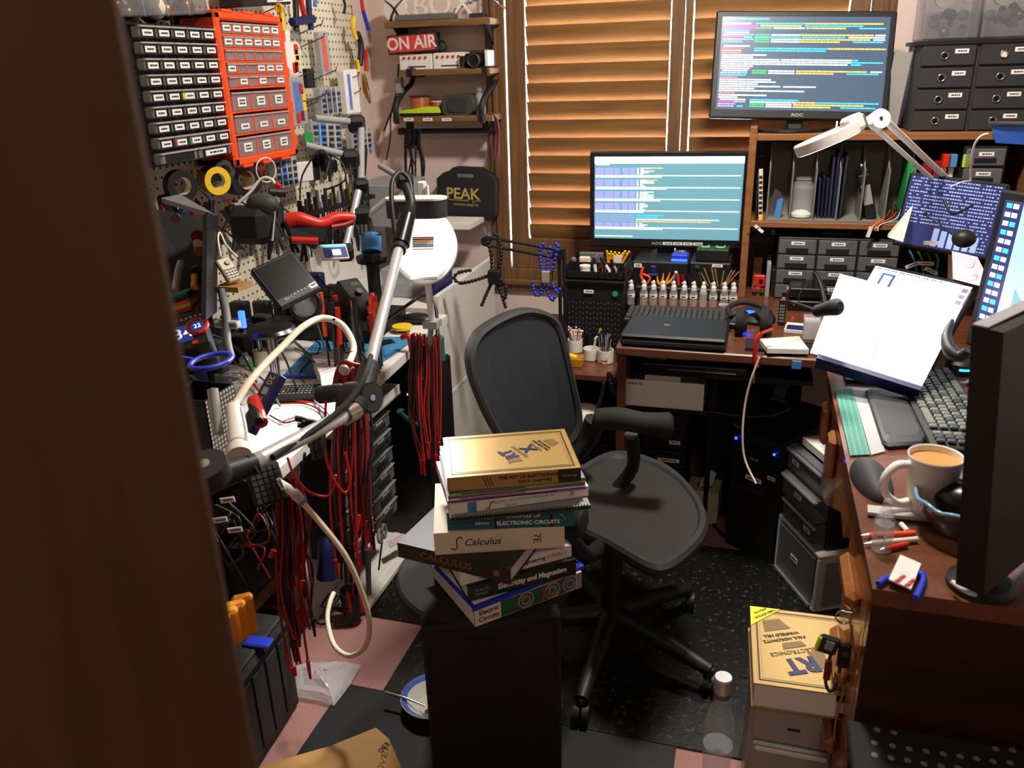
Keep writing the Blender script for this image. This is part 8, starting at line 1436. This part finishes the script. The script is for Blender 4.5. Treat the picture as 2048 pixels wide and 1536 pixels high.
B().bx(-.17, .16, -.34, .17, 0, .27, 'black', .012).done('shell', t); B().bx(-.15, .15, -.32, .16, .270, .282, 'char', .006).bx(-.03, .02, -.10, -.02, .282, .288, 'grey', .003).done('lid', t); q = Z(516, 1288, .29) - t.location; B().bx(q.x - .035, q.x + .03, q.y - .018, q.y + .018, .282, .292, 'blue', .004).done('blue_latch', t)
b = B(); [b.bx(.16, .163, -.20 + i * .06, -.15 + i * .06, .03, .24, 'char', .002) for i in range(6)]; b.done('side_ribs', t)
B().pr([Z(476, 1500, .003), Z(522, 1476, .003), Z(505, 1468, .003), Z(470, 1466, .003)], (0, 0, -.002), 'paper').done('paper_corner', label='corner of white paper on the floor beside the door edge', cat='paper')
# ================================================================== flexible arm stand by the window
t = T('arm_stand', 'black folding spring arm on an upright post in front of the window corner', 'stand', (0, 0, 0)); AY = 2.62
a, c_ = Y(972, 474, AY), Y(1118, 500, AY)
B().tb([a, c_], .0055, 'black', sm=1).tb([a - V((0, 0, .028)), c_ - V((0, 0, .028))], .0055, 'black', sm=1).done('parallel_arm', t); B().cy(a + V((0, -.012, -.014)), a + V((0, .012, -.014)), .016, 'black').tb([a, Y(968, 455, AY)], .003, 'chrome', sm=1).cy(c_ + V((0, -.012, -.014)), c_ + V((0, .012, -.014)), .020, 'black').done('joint', t)
B().tb([Y(1118, 500, AY), V((Y(1122, 600, AY).x, AY, LZ + .002))], .0065, 'black', sm=1).tb([Y(1128, 498, AY), V((Y(1131, 600, AY).x, AY, LZ + .002))], .0065, 'black', sm=1).done('post', t); q = Y(1124, 600, AY); B().bx(q.x - .03, q.x + .02, AY - .03, AY + .03, LZ + .0005, LZ + .014, 'black', .003).done('clamp_foot', t)
def segarm(pts, r, m_, par, nm, step=.0105):
    P = [V(p_) for p_ in pts]; b = B(); Q = []
    for i in range(len(P) - 1):
        a, b_, c, d = P[max(i - 1, 0)], P[i], P[i + 1], P[min(i + 2, len(P) - 1)]
        n_ = max(2, int((c - b_).length / step))
        for k in range(n_): u = k / n_; Q.append(.5 * ((2 * b_) + (c - a) * u + (2 * a - 5 * b_ + 4 * c - d) * u * u + (3 * b_ - a - 3 * c + d) * u ** 3))
    for q in Q: b.sp(q, r, m_, 8, 6)
    b.tb(Q, r * .6, m_, n=6, sm=1); return b.done(nm, par)
OY = 2.58
t = T('flexible_holder', 'black segmented flexible arm holder hanging on the spring arm', 'holder', (0, 0, 0)); q = Y(989, 554, OY); B().bx(q.x - .022, q.x + .022, OY - .012, OY + .012, q.z - .024, q.z + .024, 'black', .004).done('hub', t)
for P in (((984, 545), (982, 510), (974, 480)), ((998, 545), (1002, 510), (996, 472), (985, 470)), ((976, 552), (945, 562), (920, 566), (908, 556), (918, 545), (945, 540)), ((982, 568), (972, 590), (962, 614)), ((994, 568), (1004, 592), (1012, 618)), ((1002, 560), (1012, 575), (1010, 600))): segarm([Y(x_, y_, OY) for x_, y_ in P], .0068, 'black', t, 'segmented_arm')
t = T('flexible_holder', 'blue segmented flexible arm holder with a silver hub hanging beside the post', 'holder', (0, 0, 0)); q = Y(1093, 553, OY); B().bx(q.x - .018, q.x + .018, OY - .012, OY + .012, q.z - .020, q.z + .020, 'lgrey', .003).bx(q.x - .019, q.x - .013, OY - .013, OY + .013, q.z - .022, q.z + .022, 'brass', .001).bx(q.x + .013, q.x + .019, OY - .013, OY + .013, q.z - .022, q.z + .022, 'brass', .001).done('hub', t)
for P in (((1084, 540), (1080, 515), (1082, 494), (1090, 486)), ((1094, 540), (1096, 512), (1102, 490)), ((1104, 540), (1112, 510), (1116, 492), (1108, 486)), ((1084, 570), (1082, 586), (1072, 590), (1066, 572), (1064, 560)), ((1093, 572), (1098, 592), (1106, 600), (1112, 588)), ((1104, 568), (1116, 585), (1122, 570))): segarm([Y(x_, y_, OY) for x_, y_ in P], .0064, 'blue', t, 'segmented_arm')
